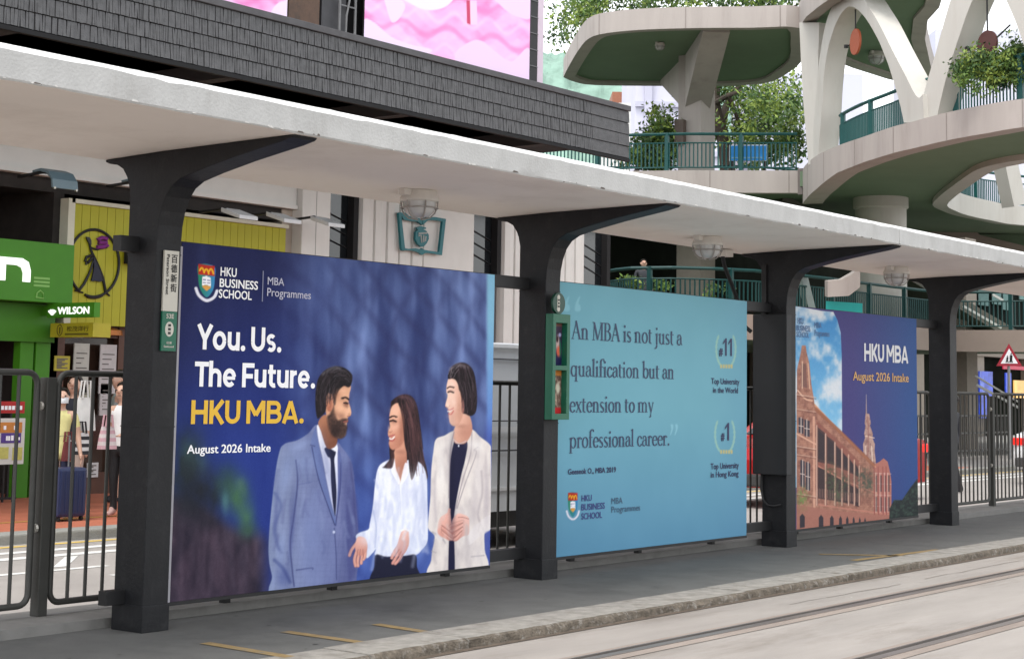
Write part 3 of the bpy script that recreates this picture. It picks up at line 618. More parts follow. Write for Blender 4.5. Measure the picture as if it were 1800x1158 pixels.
fingers([[(452,940),(430,1000),(434,1036)], [(462,950),(444,1010),(446,1036)], [(472,950),(462,1010),(460,1024)], [(480,940),(478,990),(470,1006)], [(440,930),(416,962),(406,988)]], (214, 156, 140), 4.6)
p.poly(q([(446,902),(472,904),(486,924),(488,960),(470,985),(444,985),(432,955),(436,920)]), shade((226, 172, 156), (196, 136, 122), (450, 910), (470, 980)), .9)
fingers([[(650,950),(626,990),(606,1024)], [(660,960),(640,1000),(618,1026)], [(640,940),(614,970),(602,1000)], [(664,900),(640,930),(612,980)]], (212, 150, 136), 4.6)
p.poly(q([(652,868),(676,866),(682,900),(680,940),(660,980),(636,990),(626,960),(632,920)]), shade((228, 176, 160), (190, 128, 116), (650, 880), (655, 980)), .9); p.line(q([(646,874),(664,866),(680,874)]), 3, (244, 244, 250), 1)
# --- woman in the cream blazer
blazer = lambda u, v: mixc((222, 213, 207), (182, 172, 172), (fbm(u/14., v/36., 17, 3)-.40)*1.9)
p.poly(q([(890,412),(846,434),(806,452),(794,510),(784,600),(780,720),(770,830),(772,868),(800,900),(790,962),(784,1010),(780,1085),(1032,1060),(1031,960),(1032,882),(1060,858),(1061,700),(1060,520),(1056,478),(1010,440),(968,404)]), blazer, 1.0)
p.poly(q([(900,440),(888,470),(872,560),(868,700),(868,860),(864,1070),(892,1065),(890,900),(890,800),(918,640),(942,540),(950,462)]), (24, 24, 54), .9)
p.poly(q([(892,400),(930,330),(962,345),(974,410),(950,462),(925,474),(894,468),(886,440)]), shade((226, 178, 156), (190, 134, 114), (900, 400), (960, 430)), .9); p.line(q([(888,452),(912,472),(946,460)]), 1.2, (210, 210, 220), .7, .7); p.ell(*q([(911,482)])[0], 1.3, 2.2, (220, 222, 230), .6)
for L in ([(890,418),(876,480),(870,560),(866,720)], [(972,420),(966,520),(930,640),(898,770)], [(1000,488),(982,502),(992,520),(940,660),(904,770)]): p.line(q(L), 1.8, (158, 146, 150), 1.0, .85)
p.line(q([(806,600),(800,720),(808,830)]), 3, (178, 168, 172), 2.4, .6); p.line(q([(1016,600),(1020,700),(1000,800),(1030,880)]), 3.4, (160, 148, 152), 2.4, .7); p.line(q([(786,968),(806,975)]), 2, (150, 140, 146), .9, .8); p.line(q([(970,994),(1028,988)]), 2, (150, 140, 146), .9, .8); p.line(q([(790,880),(830,905),(850,930)]), 2.6, (150, 140, 146), 1.6, .7)
p.poly(q([(1000,840),(1058,800),(1060,862),(1010,900),(960,940),(945,915),(960,880)]), (224, 217, 216), 1.6, a=.8)
p.poly(q([(872,160),(858,190),(854,230),(860,250),(851,286),(850,300),(862,308),(866,330),(866,352),(872,378),(888,391),(910,384),(930,340),(936,260),(925,200),(900,176)]), shade((236, 194, 174), (208, 156, 134), (860, 280), (925, 290)), .8)
p.poly(q([(862,172),(866,140),(884,112),(920,97),(954,106),(980,140),(992,200),(996,270),(990,325),(968,344),(944,336),(926,326),(924,280),(920,230),(902,186),(884,172)]), lambda u, v: mixc((24, 18, 22), (62, 44, 50), (fbm(u/3.2, v/14., 28, 3)-.4)*1.7), 1.0)
p.line(q([(876,128),(910,108),(950,122)]), 6, (150, 140, 146), 4, .55); p.line(q([(924,250),(932,300),(930,326)]), 3, (190, 120, 108), 1.2, .7)
p.line(q([(858,216),(872,208),(890,212)]), 1.9, (70, 44, 40), .7); p.line(q([(862,234),(874,232),(888,236)]), 2.4, (40, 26, 28), .7); p.line(q([(860,322),(871,322),(880,315)]), 1.7, (238, 222, 216), .7); p.line(q([(862,314),(874,316),(888,306)]), 1.5, (190, 84, 84), .7); p.line(q([(864,334),(876,336),(888,320)]), 1.9, (196, 92, 92), .7); p.line(q([(852,300),(862,304),(870,296)]), 1.4, (186, 126, 108), .7, .8)
p.poly(q([(822,820),(860,790),(872,772),(874,800),(880,840),(896,870),(890,905),(872,920),(845,908),(814,884)]), shade((230, 178, 164), (196, 134, 120), (830, 820), (880, 910)), .9)
p.poly(q([(880,830),(905,796),(936,800),(958,816),(960,860),(956,892),(930,900),(900,922),(886,912),(890,876)]), shade((232, 182, 168), (194, 132, 120), (900, 800), (925, 910)), .9)
fingers([[(930,830),(896,842),(872,852)], [(930,846),(898,866),(872,876)], [(928,864),(904,888),(880,900)], [(920,884),(904,906),(890,916)]], (216, 160, 146), 4.0)
fingers([[(836,860),(866,880),(888,896)], [(836,880),(862,900),(880,914)]], (216, 160, 146), 3.8)
p.line(q([(868,776),(862,800),(850,826)]), 4.5, (226, 172, 158), .9); p.poly(q([(806,880),(822,896),(836,910),(830,918),(812,906)]), (214, 206, 206), 1)
qb = lambda x, y, rx, ry, c, a=.5, rot=0: p.blob(460+x/2.631, 600+y/2.631, rx/2.631, ry/2.631, c, a, rot)
for z_ in [(376,228,20,12,(232,182,150),.55), (346,246,12,22,(140,94,74),.45), (366,306,14,14,(234,182,148),.6), (346,330,12,16,(128,84,68),.45), (404,312,5,16,(238,190,156),.6), (396,300,4,16,(146,98,78),.4), (390,358,10,4,(52,36,34),.6), (372,424,14,8,(86,68,62),.5), (330,420,14,20,(26,18,20),.5), (318,290,8,18,(150,92,72),.4), (398,318,8,16,(232,184,152),.6), (404,336,7,5,(150,96,74),.5), (392,300,10,6,(90,56,48),.4), (378,270,20,8,(120,78,60),.3), (364,318,16,20,(226,174,142),.4), (590,404,6,14,(238,188,162),.6), (592,420,7,4,(150,92,76),.5), (616,386,10,5,(150,100,82),.35), (632,430,14,26,(206,146,120),.45), (606,470,14,10,(222,166,140),.45), (860,292,5,10,(248,218,200),.6), (860,306,6,4,(176,118,102),.4), (892,300,18,26,(240,202,184),.45), (884,372,16,12,(230,184,164),.5), (905,345,16,24,(206,156,136),.4), (880,242,10,4,(176,128,112),.3)]: qb(*z_)
for z_ in [(612,318,18,14,(240,192,168),.5), (652,360,10,40,(160,106,88),.45), (628,392,14,14,(236,184,160),.5), (612,486,14,8,(196,136,114),.5), (640,470,14,20,(170,112,92),.45), (884,196,18,14,(248,218,204),.5), (918,320,12,40,(188,136,118),.45), (888,280,12,14,(250,220,204),.45), (900,372,14,10,(214,166,146),.4), (924,392,26,10,(160,108,92),.5), (640,510,30,12,(150,96,80),.45)]: qb(*z_)
for z_ in [ # man: cheek, temple, brow, jaw, neck; jacket chest, sleeve, side
    (352,300,26,40,(232,178,144),.5), (385,250,14,12,(228,176,144),.5), (335,250,14,18,(160,108,84),.3), (388,292,12,7,(110,66,54),.6), (368,345,18,16,(110,72,60),.45), (395,330,9,14,(230,180,148),.5), (300,415,20,36,(124,80,62),.45), (352,405,24,24,(30,20,22),.5), (375,400,12,9,(70,50,46),.6),
    (200,560,60,60,(134,152,194),.4), (110,620,26,90,(130,148,192),.42,8), (66,800,12,120,(70,80,132),.5,4), (140,860,14,160,(62,70,122),.55,4), (230,900,50,150,(112,126,172),.4), (400,800,24,200,(60,66,118),.5), (300,560,20,120,(80,90,140),.4,-10), (90,960,24,90,(126,142,188),.45,4), (180,480,50,22,(142,158,198),.5,-25), (385,540,20,40,(120,136,180),.45), (100,1090,36,50,(60,72,130),.5),
    # woman in the blouse
    (622,330,18,28,(238,188,160),.55), (610,400,16,22,(240,190,164),.45), (648,400,14,54,(150,96,78),.5), (612,372,12,7,(120,74,62),.45), (640,570,24,50,(170,112,90),.4), (620,470,20,14,(186,126,104),.5), (600,452,10,6,(150,54,58),.4),
    (640,760,60,110,(244,245,250),.42), (545,760,20,120,(204,208,228),.5,6), (742,760,22,160,(186,192,220),.55), (600,940,60,40,(206,210,230),.4), (700,640,30,60,(246,246,251),.4), (480,920,30,26,(222,224,238),.4), (720,930,30,40,(198,204,226),.5), (700,440,18,90,(40,26,30),.5), (690,330,14,60,(104,72,76),.45,-12),
    # woman in the blazer
    (880,250,22,34,(246,212,194),.55), (915,300,16,50,(196,144,124),.5), (876,228,14,6,(150,104,92),.35), (874,345,16,12,(222,170,150),.45), (930,420,30,24,(176,122,104),.5), (864,300,7,16,(244,210,192),.5), (955,150,20,40,(70,54,60),.5), (960,260,16,60,(22,16,20),.5),
    (830,600,24,120,(240,236,232),.5), (1000,640,24,140,(206,198,200),.45), (950,900,30,110,(222,216,214),.4), (1040,700,14,160,(176,166,172),.6), (800,760,12,140,(196,186,188),.5), (990,480,36,26,(244,240,236),.55,25), (840,480,34,20,(236,230,224),.5,-25), (985,760,16,120,(180,170,174),.45), (880,700,14,240,(14,14,40),.5), (1000,980,30,70,(206,198,200),.4)]: qb(*z_)
RR = random.Random(4)
def strands(flow, n, w, cols, a, jit):
    for _ in range(n):
        t_ = RR.random(); k0 = RR.uniform(0, .5); k1 = RR.uniform(k0+.25, 1.); c_ = RR.choice(cols); A_, B_ = flow; pts = []
        for k in np.linspace(k0, k1, 5):
            i = k*(len(A_)-1); i0 = min(int(i), len(A_)-2); f = i-i0; pa = [A_[i0][d]*(1-f)+A_[i0+1][d]*f for d in (0, 1)]; pb = [B_[i0][d]*(1-f)+B_[i0+1][d]*f for d in (0, 1)]
            pts.append((pa[0]*(1-t_)+pb[0]*t_+RR.uniform(-jit, jit), pa[1]*(1-t_)+pb[1]*t_+RR.uniform(-jit, jit)))
        p.line(q(pts), w, c_, .6, a)
strands(([(300,128),(262,190),(254,260),(264,330)], [(400,140),(352,200),(338,250),(332,286)]), 60, 1.2, [(16, 13, 16), (70, 62, 68), (40, 32, 36)], .55, 5)
strands(([(310,140),(350,122),(400,140),(416,176)], [(330,190),(360,180),(392,186),(408,206)]), 40, 1.2, [(14, 11, 14), (84, 78, 84), (44, 36, 40)], .55, 4)
strands(([(640,252),(648,300),(668,380),(676,470),(690,630)], [(690,262),(726,340),(740,440),(750,530),(764,620)]), 80, 1.2, [(24, 14, 18), (104, 70, 70), (60, 38, 42)], .5, 3)
strands(([(900,104),(900,180),(924,250),(932,326)], [(960,110),(988,190),(992,260),(976,336)]), 70, 1.2, [(14, 10, 14), (92, 78, 84), (44, 32, 38)], .5, 3)
strands(([(900,104),(876,120),(864,150),(864,170)], [(930,110),(904,140),(890,168),(884,176)]), 22, 1.1, [(60, 46, 52), (150, 140, 146), (24, 18, 22)], .55, 2)
for _ in range(46): # cloth folds
    x0 = RR.uniform(525, 755); y0 = RR.uniform(580, 930); p.line(q([(x0, y0), (x0+RR.uniform(-10, 10), y0+RR.uniform(20, 60)), (x0+RR.uniform(-22, 22), y0+RR.uniform(60, 130))]), RR.uniform(2.5, 6.), RR.choice([(250, 250, 254), (200, 206, 226), (186, 193, 218)]), 3.2, .34)
for _ in range(30):
    x0 = RR.choice([RR.uniform(790, 862), RR.uniform(940, 1050)]); y0 = RR.uniform(500, 960); p.line(q([(x0, y0), (x0+RR.uniform(-8, 8), y0+RR.uniform(25, 60)), (x0+RR.uniform(-16, 16), y0+RR.uniform(60, 120))]), RR.uniform(2.5, 6.), RR.choice([(236, 229, 222), (196, 186, 184), (184, 174, 174)]), 3.2, .32)
for _ in range(34):
    x0 = RR.choice([RR.uniform(60, 150), RR.uniform(170, 300), RR.uniform(370, 430)]); y0 = RR.uniform(520, 1000); p.line(q([(x0, y0), (x0+RR.uniform(-10, 12), y0+RR.uniform(20, 50)), (x0+RR.uniform(-22, 26), y0+RR.uniform(50, 110))]), RR.uniform(2.5, 6.), RR.choice([(136, 148, 184), (88, 96, 142), (80, 88, 134)]), 3.2, .32)
# eyes, ears, fingers re-stated over the soft shading
for L, w_, c_ in (([(374,264),(388,259),(402,267)], 2.2, (24, 16, 18)), ([(382,283),(390,281),(399,286)], 1.8, (22, 14, 16)), ([(592,350),(606,344),(622,350)], 1.7, (40, 24, 24)), ([(596,367),(608,363),(620,369)], 2.0, (26, 16, 18)), ([(858,217),(870,210),(888,214)], 1.4, (60, 38, 36)), ([(862,234),(872,230),(886,236)], 1.8, (28, 18, 20)), ([(590,449),(602,451),(612,443)], 1.6, (246, 238, 234)), ([(862,322),(870,323),(877,318)], 1.1, (240, 226, 220)), ([(384,371),(398,367)], 1.4, (150, 86, 80))): p.line(q(L), w_, c_, .55)
for L in ([(832,848),(862,872),(884,892)], [(830,868),(858,892),(878,908)], [(930,838),(900,852),(876,862)], [(930,856),(902,874),(880,888)], [(926,874),(906,894),(888,908)], [(958,820),(930,812),(908,812)]): p.line(q(L), 1.1, (142, 84, 78), .6, .8)
for L in ([(446,960),(438,1000),(440,1026)], [(456,960),(452,1006),(454,1026)], [(468,960),(470,1000)], [(646,970),(624,1004)], [(654,980),(634,1014)], [(636,960),(616,990)]): p.line(q(L), 1.0, (150, 92, 88), .6, .8)
p.A += (np.random.RandomState(2).rand(*U.shape)[..., None]-.5)*7
ok_ = np.where((U[0] > 465))[0]; p.blur(.5, (slice(None), slice(ok_[0], None)))
# crest of the first logo (painted with its own colours)
def crest(P, c, w_, h_, ring=True, sh=0.0):
    cx, cy = c; f = lambda L: [(cx+x*w_, cy+y*h_+sh*x*w_) for x, y in L]
    if ring:
        P.line(f([(-.60, .20), (-.42, .40), (0, .52), (.42, .40), (.60, .20)]), w_*.17, (214, 214, 226), .8)
    P.poly(f([(-.44, -.5), (.44, -.5), (.46, -.1), (.40, .14), (.2, .34), (0, .42), (-.2, .34), (-.40, .14), (-.46, -.1)]), lambda u, v: mixc((32, 124, 84), (58, 130, 190), (u-cx)/w_+.5), .7)
    P.poly(f([(-.46, -.52), (.46, -.52), (.46, -.22), (-.46, -.22)]), (172, 40, 30), .7, False)
    for a, b_ in ((-.26, -.38), (0, -.36), (.26, -.38)): P.line(f([(a-.12, b_+.04), (a-.02, b_-.04), (a+.08, b_+.01), (a+.13, b_+.09)]), w_*.10, (222, 170, 40), .6)
    P.poly(f([(-.24, -.16), (0, -.20), (.24, -.16), (.25, .10), (0, .06), (-.25, .10)]), (232, 232, 236), .6, False)
    for a in (-.12, .12):
        for b_ in (-.08, 0): P.line(f([(a-.07, b_), (a+.07, b_)]), w_*.05, (90, 96, 140), .5)
    P.poly(f([(-.25, .11), (0, .07), (.25, .11), (.1, .2), (0, .24), (-.1, .2)]), (206, 150, 74), .7)
crest(p, (363, 497), 31, 60, True, .12)
p.build('printed_picture', DISP, bb1, G1)
# lettering of billboard 1
def letters(parent, name, mat, items):
    for it in items: b = MB(); it(b); b.build(name, mat, parent)
YL = YB-.003
def stroke_y(tm, u0, u1, vb, vt, ref):
    def go(b):
        z0 = ony(u0, vb, YL)[2]; z1 = ony(u0, vt, YL)[2]; xa = ony(u0, vb, YL)[0]; xb = ony(u1, vb, YL)[0]
        place_text(b, tm, (xa, YL, z0), (xb, YL, z0), (xa, YL, z1), ref=ref, lift=.002)
    return go
T = lambda s, u0, u1, vb, vt, bold=0, ref=CAPS, at='l': (lambda b: text_y(b, s, u0, u1, vb, vt, YL, bold, ref, .002, at))
letters(bb1, 'headline', sign_white, [stroke_y(sans('You. Us.'), 345, 494, 613.5, 569, (0, 1)), stroke_y(sans('The Future.'), 341, 553, 679, 635, (0, 1))])
letters(bb1, 'headline', yellow_ink, [stroke_y(sans('HKU MBA.'), 335, 533, 745, 703, (0, 1))])
letters(bb1, 'subheading', sign_white, [T('August 2026 Intake', 328, 475, 797, 782, .022)])
letters(bb1, 'wordmark', sign_white, [T('HKU', 387, 415.5, 484.5, 469, .022), T('BUSINESS', 385.5, 453, 504, 489, .022), T('SCHOOL', 384, 442, 523, 508, .022)])
letters(bb1, 'wordmark', M('pale_lilac_ink', (.50, .50, .62), .5, .02), [T('MBA', 470, 499, 500, 486.5, .006), T('Programmes', 469, 546, 520, 505.5, .006)])
b = MB(); a0, a1 = ony(462.5, 476, YL), ony(460, 530, YL); b.box(a0[0]-.004, a0[0]+.004, YL-.002, YL, a1[2], a0[2]); b.build('divider', M('divider_ink', (.22, .24, .36), .5, .02), bb1)

# ---- billboard 2: pale blue quotation
bb2 = billboard(1, 4.40, 7.9491, 'pale turquoise billboard with a dark serif quotation and two laurel wreaths')
p = Print(4.40, 7.9491, ZB, ZT, YB-.001, 420, 300, (0, 0, 0))
U, V = p.U, p.V; p.A = mixc((112, 168, 184), (90, 142, 172), (V-720)/240.)*1.0
m = sst((U-1240)/80.)*.12; p.A = p.A*(1-m[..., None])+np.array((88, 124, 170))*m[..., None]
p.A = p.A+((fbm(p.X*2.2, p.Z*2, 2, 3)-.5)*8)[..., None]
for (ux, vy, w_, h_) in ((992, 533, 9, 26), (1011, 533, 9, 26)): p.poly([(ux, vy+h_*.5), (ux+1, vy), (ux+6, vy-h_*.4), (ux+9, vy-h_*.44), (ux+6, vy), (ux+9, vy+4), (ux+9, vy+h_*.5)], (136, 190, 204), 1.2, a=.8)
for (ux, vy, h_) in ((1179, 746, 18), (1187, 746, 18)): p.poly([(ux, vy), (ux+4, vy), (ux+4, vy+8), (ux, vy+h_), (ux-1, vy+h_-1), (ux+1, vy+8)], (140, 192, 206), .9, a=.8)
def laurel(P, cx, cy, rx, ry, c=(150, 190, 176), gap=55, n=7):
    for sgn in (-1, 1):
        for k in range(n):
            a = math.radians(-90+sgn*(gap+k*(290-gap*2+20)/2/n)); x, y = cx+rx*math.cos(a), cy+ry*math.sin(a)
            t_ = np.array([-math.sin(a)*rx, math.cos(a)*ry])*sgn; t_ = t_/np.linalg.norm(t_)*ry*.16; o_ = np.array([math.cos(a), math.sin(a)])*2.2
            P.poly([(x-t_[0], y-t_[1]), (x+o_[0], y+o_[1]), (x+t_[0], y+t_[1]), (x-o_[0], y-o_[1])], c, .8, a=.8)
laurel(p, 1276, 613, 17, 34); laurel(p, 1274, 763, 17, 34)
for cy in (643.5, 793.5):
    for k in range(5): p.poly([(1266+k*4.6, cy-3), (1269.4+k*4.6, cy-3), (1269.4+k*4.6, cy+3.5), (1266+k*4.6, cy+3.5)], (206, 182, 110), .8, False, .8)
crest(p, (1007, 889), 18, 45, True, 0)
p.build('printed_picture', DISP, bb2, 1.0)
letters(bb2, 'quotation', M('quote_ink', lin((44, 60, 92)), .5, .03), [stroke_y(serif('An MBA is not just a'), 1004, 1199, 595.5, 563, (0, 1)), stroke_y(serif('qualification but an'), 1003, 1184.5, 661, 630.5, (0, 1)),
    stroke_y(serif('extension to my'), 1001, 1149, 724.5, 694, (0, 1)), stroke_y(serif('professional career.'), 1000, 1176, 787.5, 757, (0, 1))])
letters(bb2, 'small_print', navy_ink, [T('Geeseok O., MBA 2019', 998, 1082.5, 833.5, 824, .03), T('Top University', 1250, 1299.5, 674.5, 664, .02), T('in the World', 1253, 1297, 690, 680, .02), T('Top University', 1249, 1298.5, 824.5, 814, .02), T('in Hong Kong', 1249, 1298, 839, 829, .02)])
ONE = lambda n: ([p_ for k in range(n) for p_ in ((k*.62+.0, .74, .0), (k*.62+.30, 1., .0), (k*.62+.46, 1., .0), (k*.62+.46, 0, .0), (k*.62+.26, 0, .0), (k*.62+.26, .80, .0), (k*.62+.0, .62, .0))], [tuple(range(k*7, k*7+7)) for k in range(n)])
letters(bb2, 'ranking', navy_ink, [T('#', 1263.5, 1270.5, 624, 611, .05), stroke_y(ONE(2), 1270.5, 1286.5, 625, 594, (0, 1)), T('#', 1267, 1273.5, 773, 760, .05), stroke_y(ONE(1), 1274, 1281.5, 774, 743, (0, 1))])
letters(bb2, 'wordmark', M('logo_blue_ink', lin((52, 66, 126)), .5, .03), [T('HKU', 1022, 1040, 880.5, 870, .025), T('BUSINESS', 1021.5, 1063, 896.5, 885.5, .025), T('SCHOOL', 1021.5, 1058, 912.5, 901.5, .025)])
letters(bb2, 'wordmark', M('logo_teal_ink', lin((60, 92, 118)), .5, .03), [T('MBA', 1074.5, 1094, 885.5, 874.5, .008), T('Programmes', 1074.5, 1125, 900.5, 889.5, .008)])

# ---- billboard 3: red brick college under a blue sky
bb3 = billboard(2, 8.66, 12.1186, 'indigo billboard picturing a red brick college building with a spire')
p = Print(8.66, 12.1186, ZB, ZT, YB-.001, 420, 400, (0, 0, 0)); U, V, X, Z = p.U, p.V, p.X, p.Z
q3 = lambda L: [(1390+x/2.757, 530+y/2.757) for x, y in L]
p.A = mixc((62, 58, 118), (38, 76, 134), (U-1500)/110.)*1.0; p.A = p.A*(1-.16*sst((V-760)/100.))[..., None]+np.array((60, 64, 128))*(.16*sst((V-760)/100.))[..., None]
sky3 = lambda u, v: mixc(mixc((60, 136, 196), (130, 190, 224), (v-560)/200.), (214, 220, 226), sst((fbm(u/26., v/34., 6, 4)-.38-.10*sst((640-v)/60.)+.14*sst((v-650)/60.)*sst((u-1440)/40.)+.22*sst((575-v)/30.))*2.6))
p.poly(q3([(20,20),(150,45),(206,50),(226,90),(242,150),(247,260),(249,640),(255,900),(20,900)]), sky3, .7, False)
bk = lambda u, v: mixc((178, 128, 108), (132, 86, 76), (fbm(u/5., v/7., 4, 4)-.36)*2.0)-((np.abs((v/3.1) % 1-.5) < .14)*10.)[..., None]
# spire and gable
p.poly(q3([(365,452),(369,540),(381,545),(388,590),(384,600),(398,640),(396,660),(408,690),(406,720),(414,790),(346,790),(352,720),(350,690),(360,660),(356,640),(362,600),(358,590),(363,540)]), lambda u, v: mixc((186, 152, 140), (136, 98, 94), (fbm(u/3., v/4., 9, 3)-.35)*2.), .7, False); p.line(q3([(366,450),(368,540)]), 1.0, (150, 140, 150), .6); p.line(q3([(362,650),(404,660)]), 1.6, (226, 196, 176), .6); p.line(q3([(372,560),(376,640),(372,780)]), 2.4, (150, 100, 92), .9, .7); p.line(q3([(392,700),(396,780)]), 1.8, (226, 206, 192), .7, .9); p.line(q3([(362,700),(362,780)]), 1.8, (220, 196, 184), .7, .8)
p.poly(q3([(400,790),(430,775),(450,758),(470,775),(482,830),(488,870),(488,1070),(400,1080)]), (176, 112, 100), .8, False)
# long wing in perspective
p.poly(q3([(28,440),(100,480),(250,640),(400,790),(420,860),(420,1080),(28,1120)]), bk, .8, False)
p.line(q3([(95,478),(250,640),(410,800)]), 2.6, (206, 150, 116), .8); p.line(q3([(120,520),(260,650),(400,790)]), 6, (150, 92, 68), 1.2, .8)
p.poly(q3([(124,575),(250,690),(330,770),(330,960),(124,945)]), (140, 84, 74), 1.4, False, .8)
for x0, x1, ya, yb_ in ((130, 163, 620, 760), (178, 208, 660, 770), (220, 244, 700, 790), (255, 276, 735, 800), (286, 304, 765, 820), (312, 328, 785, 835)): p.poly(q3([(x0, ya), (x1, ya+28), (x1, yb_+8), (x0, yb_)]), (64, 52, 58), 1, False, .9)
for x0, x1, ya, yb_ in ((130, 163, 800, 945), (178, 208, 830, 950), (220, 244, 850, 960), (255, 276, 870, 965), (286, 304, 885, 970), (312, 328, 895, 985)): p.poly(q3([(x0, ya), (x1, ya+14), (x1, yb_+6), (x0, yb_)]), (70, 52, 56), 1, False, .9)
for x0 in (168, 212, 248, 280, 308): p.line(q3([(x0, 640+(x0-168)*.9), (x0, 980)]), 2.0, (214, 168, 144), .7, .9)
p.line(q3([(124,790),(250,860),(420,930)]), 2.2, (196, 132, 112), .9, .9); p.line(q3([(36,965),(250,1000),(480,1030)]), 3., (196, 130, 112), 1, .8)
# near tower
p.poly(q3([(30,330),(48,250),(54,212),(72,212),(78,250),(90,300),(100,400),(112,470),(122,560),(124,1010),(30,1010)]), bk, .8, False)
p.poly(q3([(52,300),(74,300),(80,420),(52,410)]), (120, 84, 78), 1, False, .9); p.line(q3([(56,290),(56,420)]), 1.5, (224, 190, 166), .7); p.line(q3([(84,300),(92,420)]), 1.8, (216, 176, 150), .7); p.line(q3([(34,430),(70,470),(104,480)]), 2.6, (222, 176, 150), .8); p.line(q3([(30,640),(120,690)]), 3, (214, 166, 142), .8)
for (x0, x1, y0, y1) in ((38, 62, 560, 640), (66, 92, 570, 655), (46, 68, 765, 900), (72, 94, 775, 915)): p.poly(q3([(x0, y0), (x1, y0+8), (x1, y1), (x0, y1-6)]), (66, 60, 70), .8, False); p.line(q3([(x0+12, y0), (x0+12, y1)]), 1.2, (220, 200, 190), .5); p.line(q3([(x0, (y0+y1)/2), (x1, (y0+y1)/2+5)]), 1.2, (220, 200, 190), .5)
p.line(q3([(112,560),(114,1000)]), 4.2, (220, 168, 144), .9, .8)
for x0, x1, ya, yb_ in ((128, 166, 606, 775), (172, 212, 648, 782), (216, 246, 692, 800), (250, 278, 728, 812), (282, 306, 758, 828), (310, 330, 782, 842)): p.poly(q3([(x0, ya), (x1, ya+30), (x1, yb_+8), (x0, yb_)]), (52, 42, 48), 1, False, .75)
for x0, x1, ya, yb_ in ((128, 166, 800, 952), (172, 212, 828, 958), (216, 246, 850, 966), (250, 278, 868, 972), (282, 306, 884, 976), (310, 330, 895, 988)): p.poly(q3([(x0, ya), (x1, ya+14), (x1, yb_+6), (x0, yb_)]), (58, 44, 48), 1, False, .75)
for x0 in (126, 169, 214, 248, 280, 308, 332): p.line(q3([(x0, 600+(x0-126)*.95), (x0, 985)]), 2.4, (206, 168, 150), .7, .9); p.line(q3([(x0+5, 606+(x0-126)*.95), (x0+5, 985)]), 1.2, (120, 78, 68), .6, .8)
for k in range(26): xx = 130+k*8; p.line(q3([(xx, 905+(xx-130)*.13), (xx, 945+(xx-130)*.13)]), .8, (196, 150, 132), .5, .7)
for yy, aa in ((450, .8), (520, .6), (700, .8), (740, .6), (930, .7)): p.line(q3([(30, yy), (122, yy+14)]), 1.3, (214, 182, 164), .6, aa); p.line(q3([(30, yy+7), (122, yy+21)]), 1.1, (104, 66, 60), .6, aa)
for yy in (830, 880, 935, 990): p.line(q3([(402, yy), (486, yy+4)]), 1.2, (206, 170, 156), .6, .8)
for x0 in (410, 432, 452, 470): p.poly(q3([(x0, 840), (x0+9, 841), (x0+9, 920), (x0, 920)]), (70, 46, 50), .7, False, .8); p.poly(q3([(x0, 945), (x0+9, 946), (x0+9, 1015), (x0, 1015)]), (70, 46, 50), .7, False, .8)
p.poly(q3([(28,985),(250,1015),(488,1035),(488,1070),(28,1120)]), (168, 112, 98), 1.2, False, .9)
for x0, w_ in ((44, 24), (136, 22), (190, 18), (234, 14), (268, 12), (300, 10), (330, 9), (356, 8)): yy = 1026+(x0-44)*.06; p.poly(q3([(x0, yy+70), (x0, yy+14), (x0+w_/2, yy), (x0+w_, yy+14), (x0+w_, yy+66)]), (56, 50, 58), .8, False)
for x0 in (404, 424, 446, 462): p.line(q3([(x0, 800), (x0+2, 1030)]), 2.0, (150, 80, 76), .9, .8); p.line(q3([(x0+8, 830), (x0+9, 1020)]), 1.4, (222, 190, 178), .6, .8)
for cx, cy, rx, ry, c in ((195, 850, 26, 80, (70, 84, 60)), (262, 880, 24, 60, (64, 74, 60)), (350, 860, 40, 60, (66, 76, 66)), (380, 880, 24, 50, (72, 82, 70)), (55, 950, 30, 50, (110, 138, 76)), (230, 920, 20, 60, (84, 94, 70))):
    cx, cy = q3([(cx, cy)])[0]; rx /= 2.757; ry /= 2.757; r = ((U-cx)/rx)**2+((V-cy)/ry)**2; m = np.clip(np.exp(-r*1.1)*2.2*(fbm(U/3.2, V/4., int(cx*3), 3)-.28), 0, .9); p.A = p.A*(1-m[..., None])+np.array(c)*m[..., None]
p.poly(q3([(476,1075),(480,1000),(500,960),(540,960),(580,900),(612,860),(640,850),(640,1075)]), lambda u, v: mixc((28, 36, 38), (62, 82, 70), (fbm(u/4., v/4., 8, 3)-.4)*2), 1.2, False)
p.A += (np.random.RandomState(5).rand(*U.shape)[..., None]-.5)*10
p.build('printed_picture', DISP, bb3, 1.0)
letters(bb3, 'headline', M('grey_white_ink', (.66, .66, .68), .5, .02), [stroke_y(sans('HKU MBA'), 1519, 1596, 634.5, 603, (0, 1))])
letters(bb3, 'subheading', M('amber_ink', (.56, .32, .10), .5, .02), [T('August 2026 Intake', 1499, 1597, 668, 652.5, .02)])
letters(bb3, 'wordmark', M('faded_blue_ink', lin((74, 112, 158)), .5, .03), [T('HKU', 1402, 1412, 569, 558, .02), T('BUSINESS', 1400, 1424, 581, 571, .02), T('SCHOOL', 1400, 1422, 592, 582, .02), T('MBA', 1431.5, 1444, 576, 566, .01), T('Programmes', 1431.5, 1458, 590, 579, .01)])

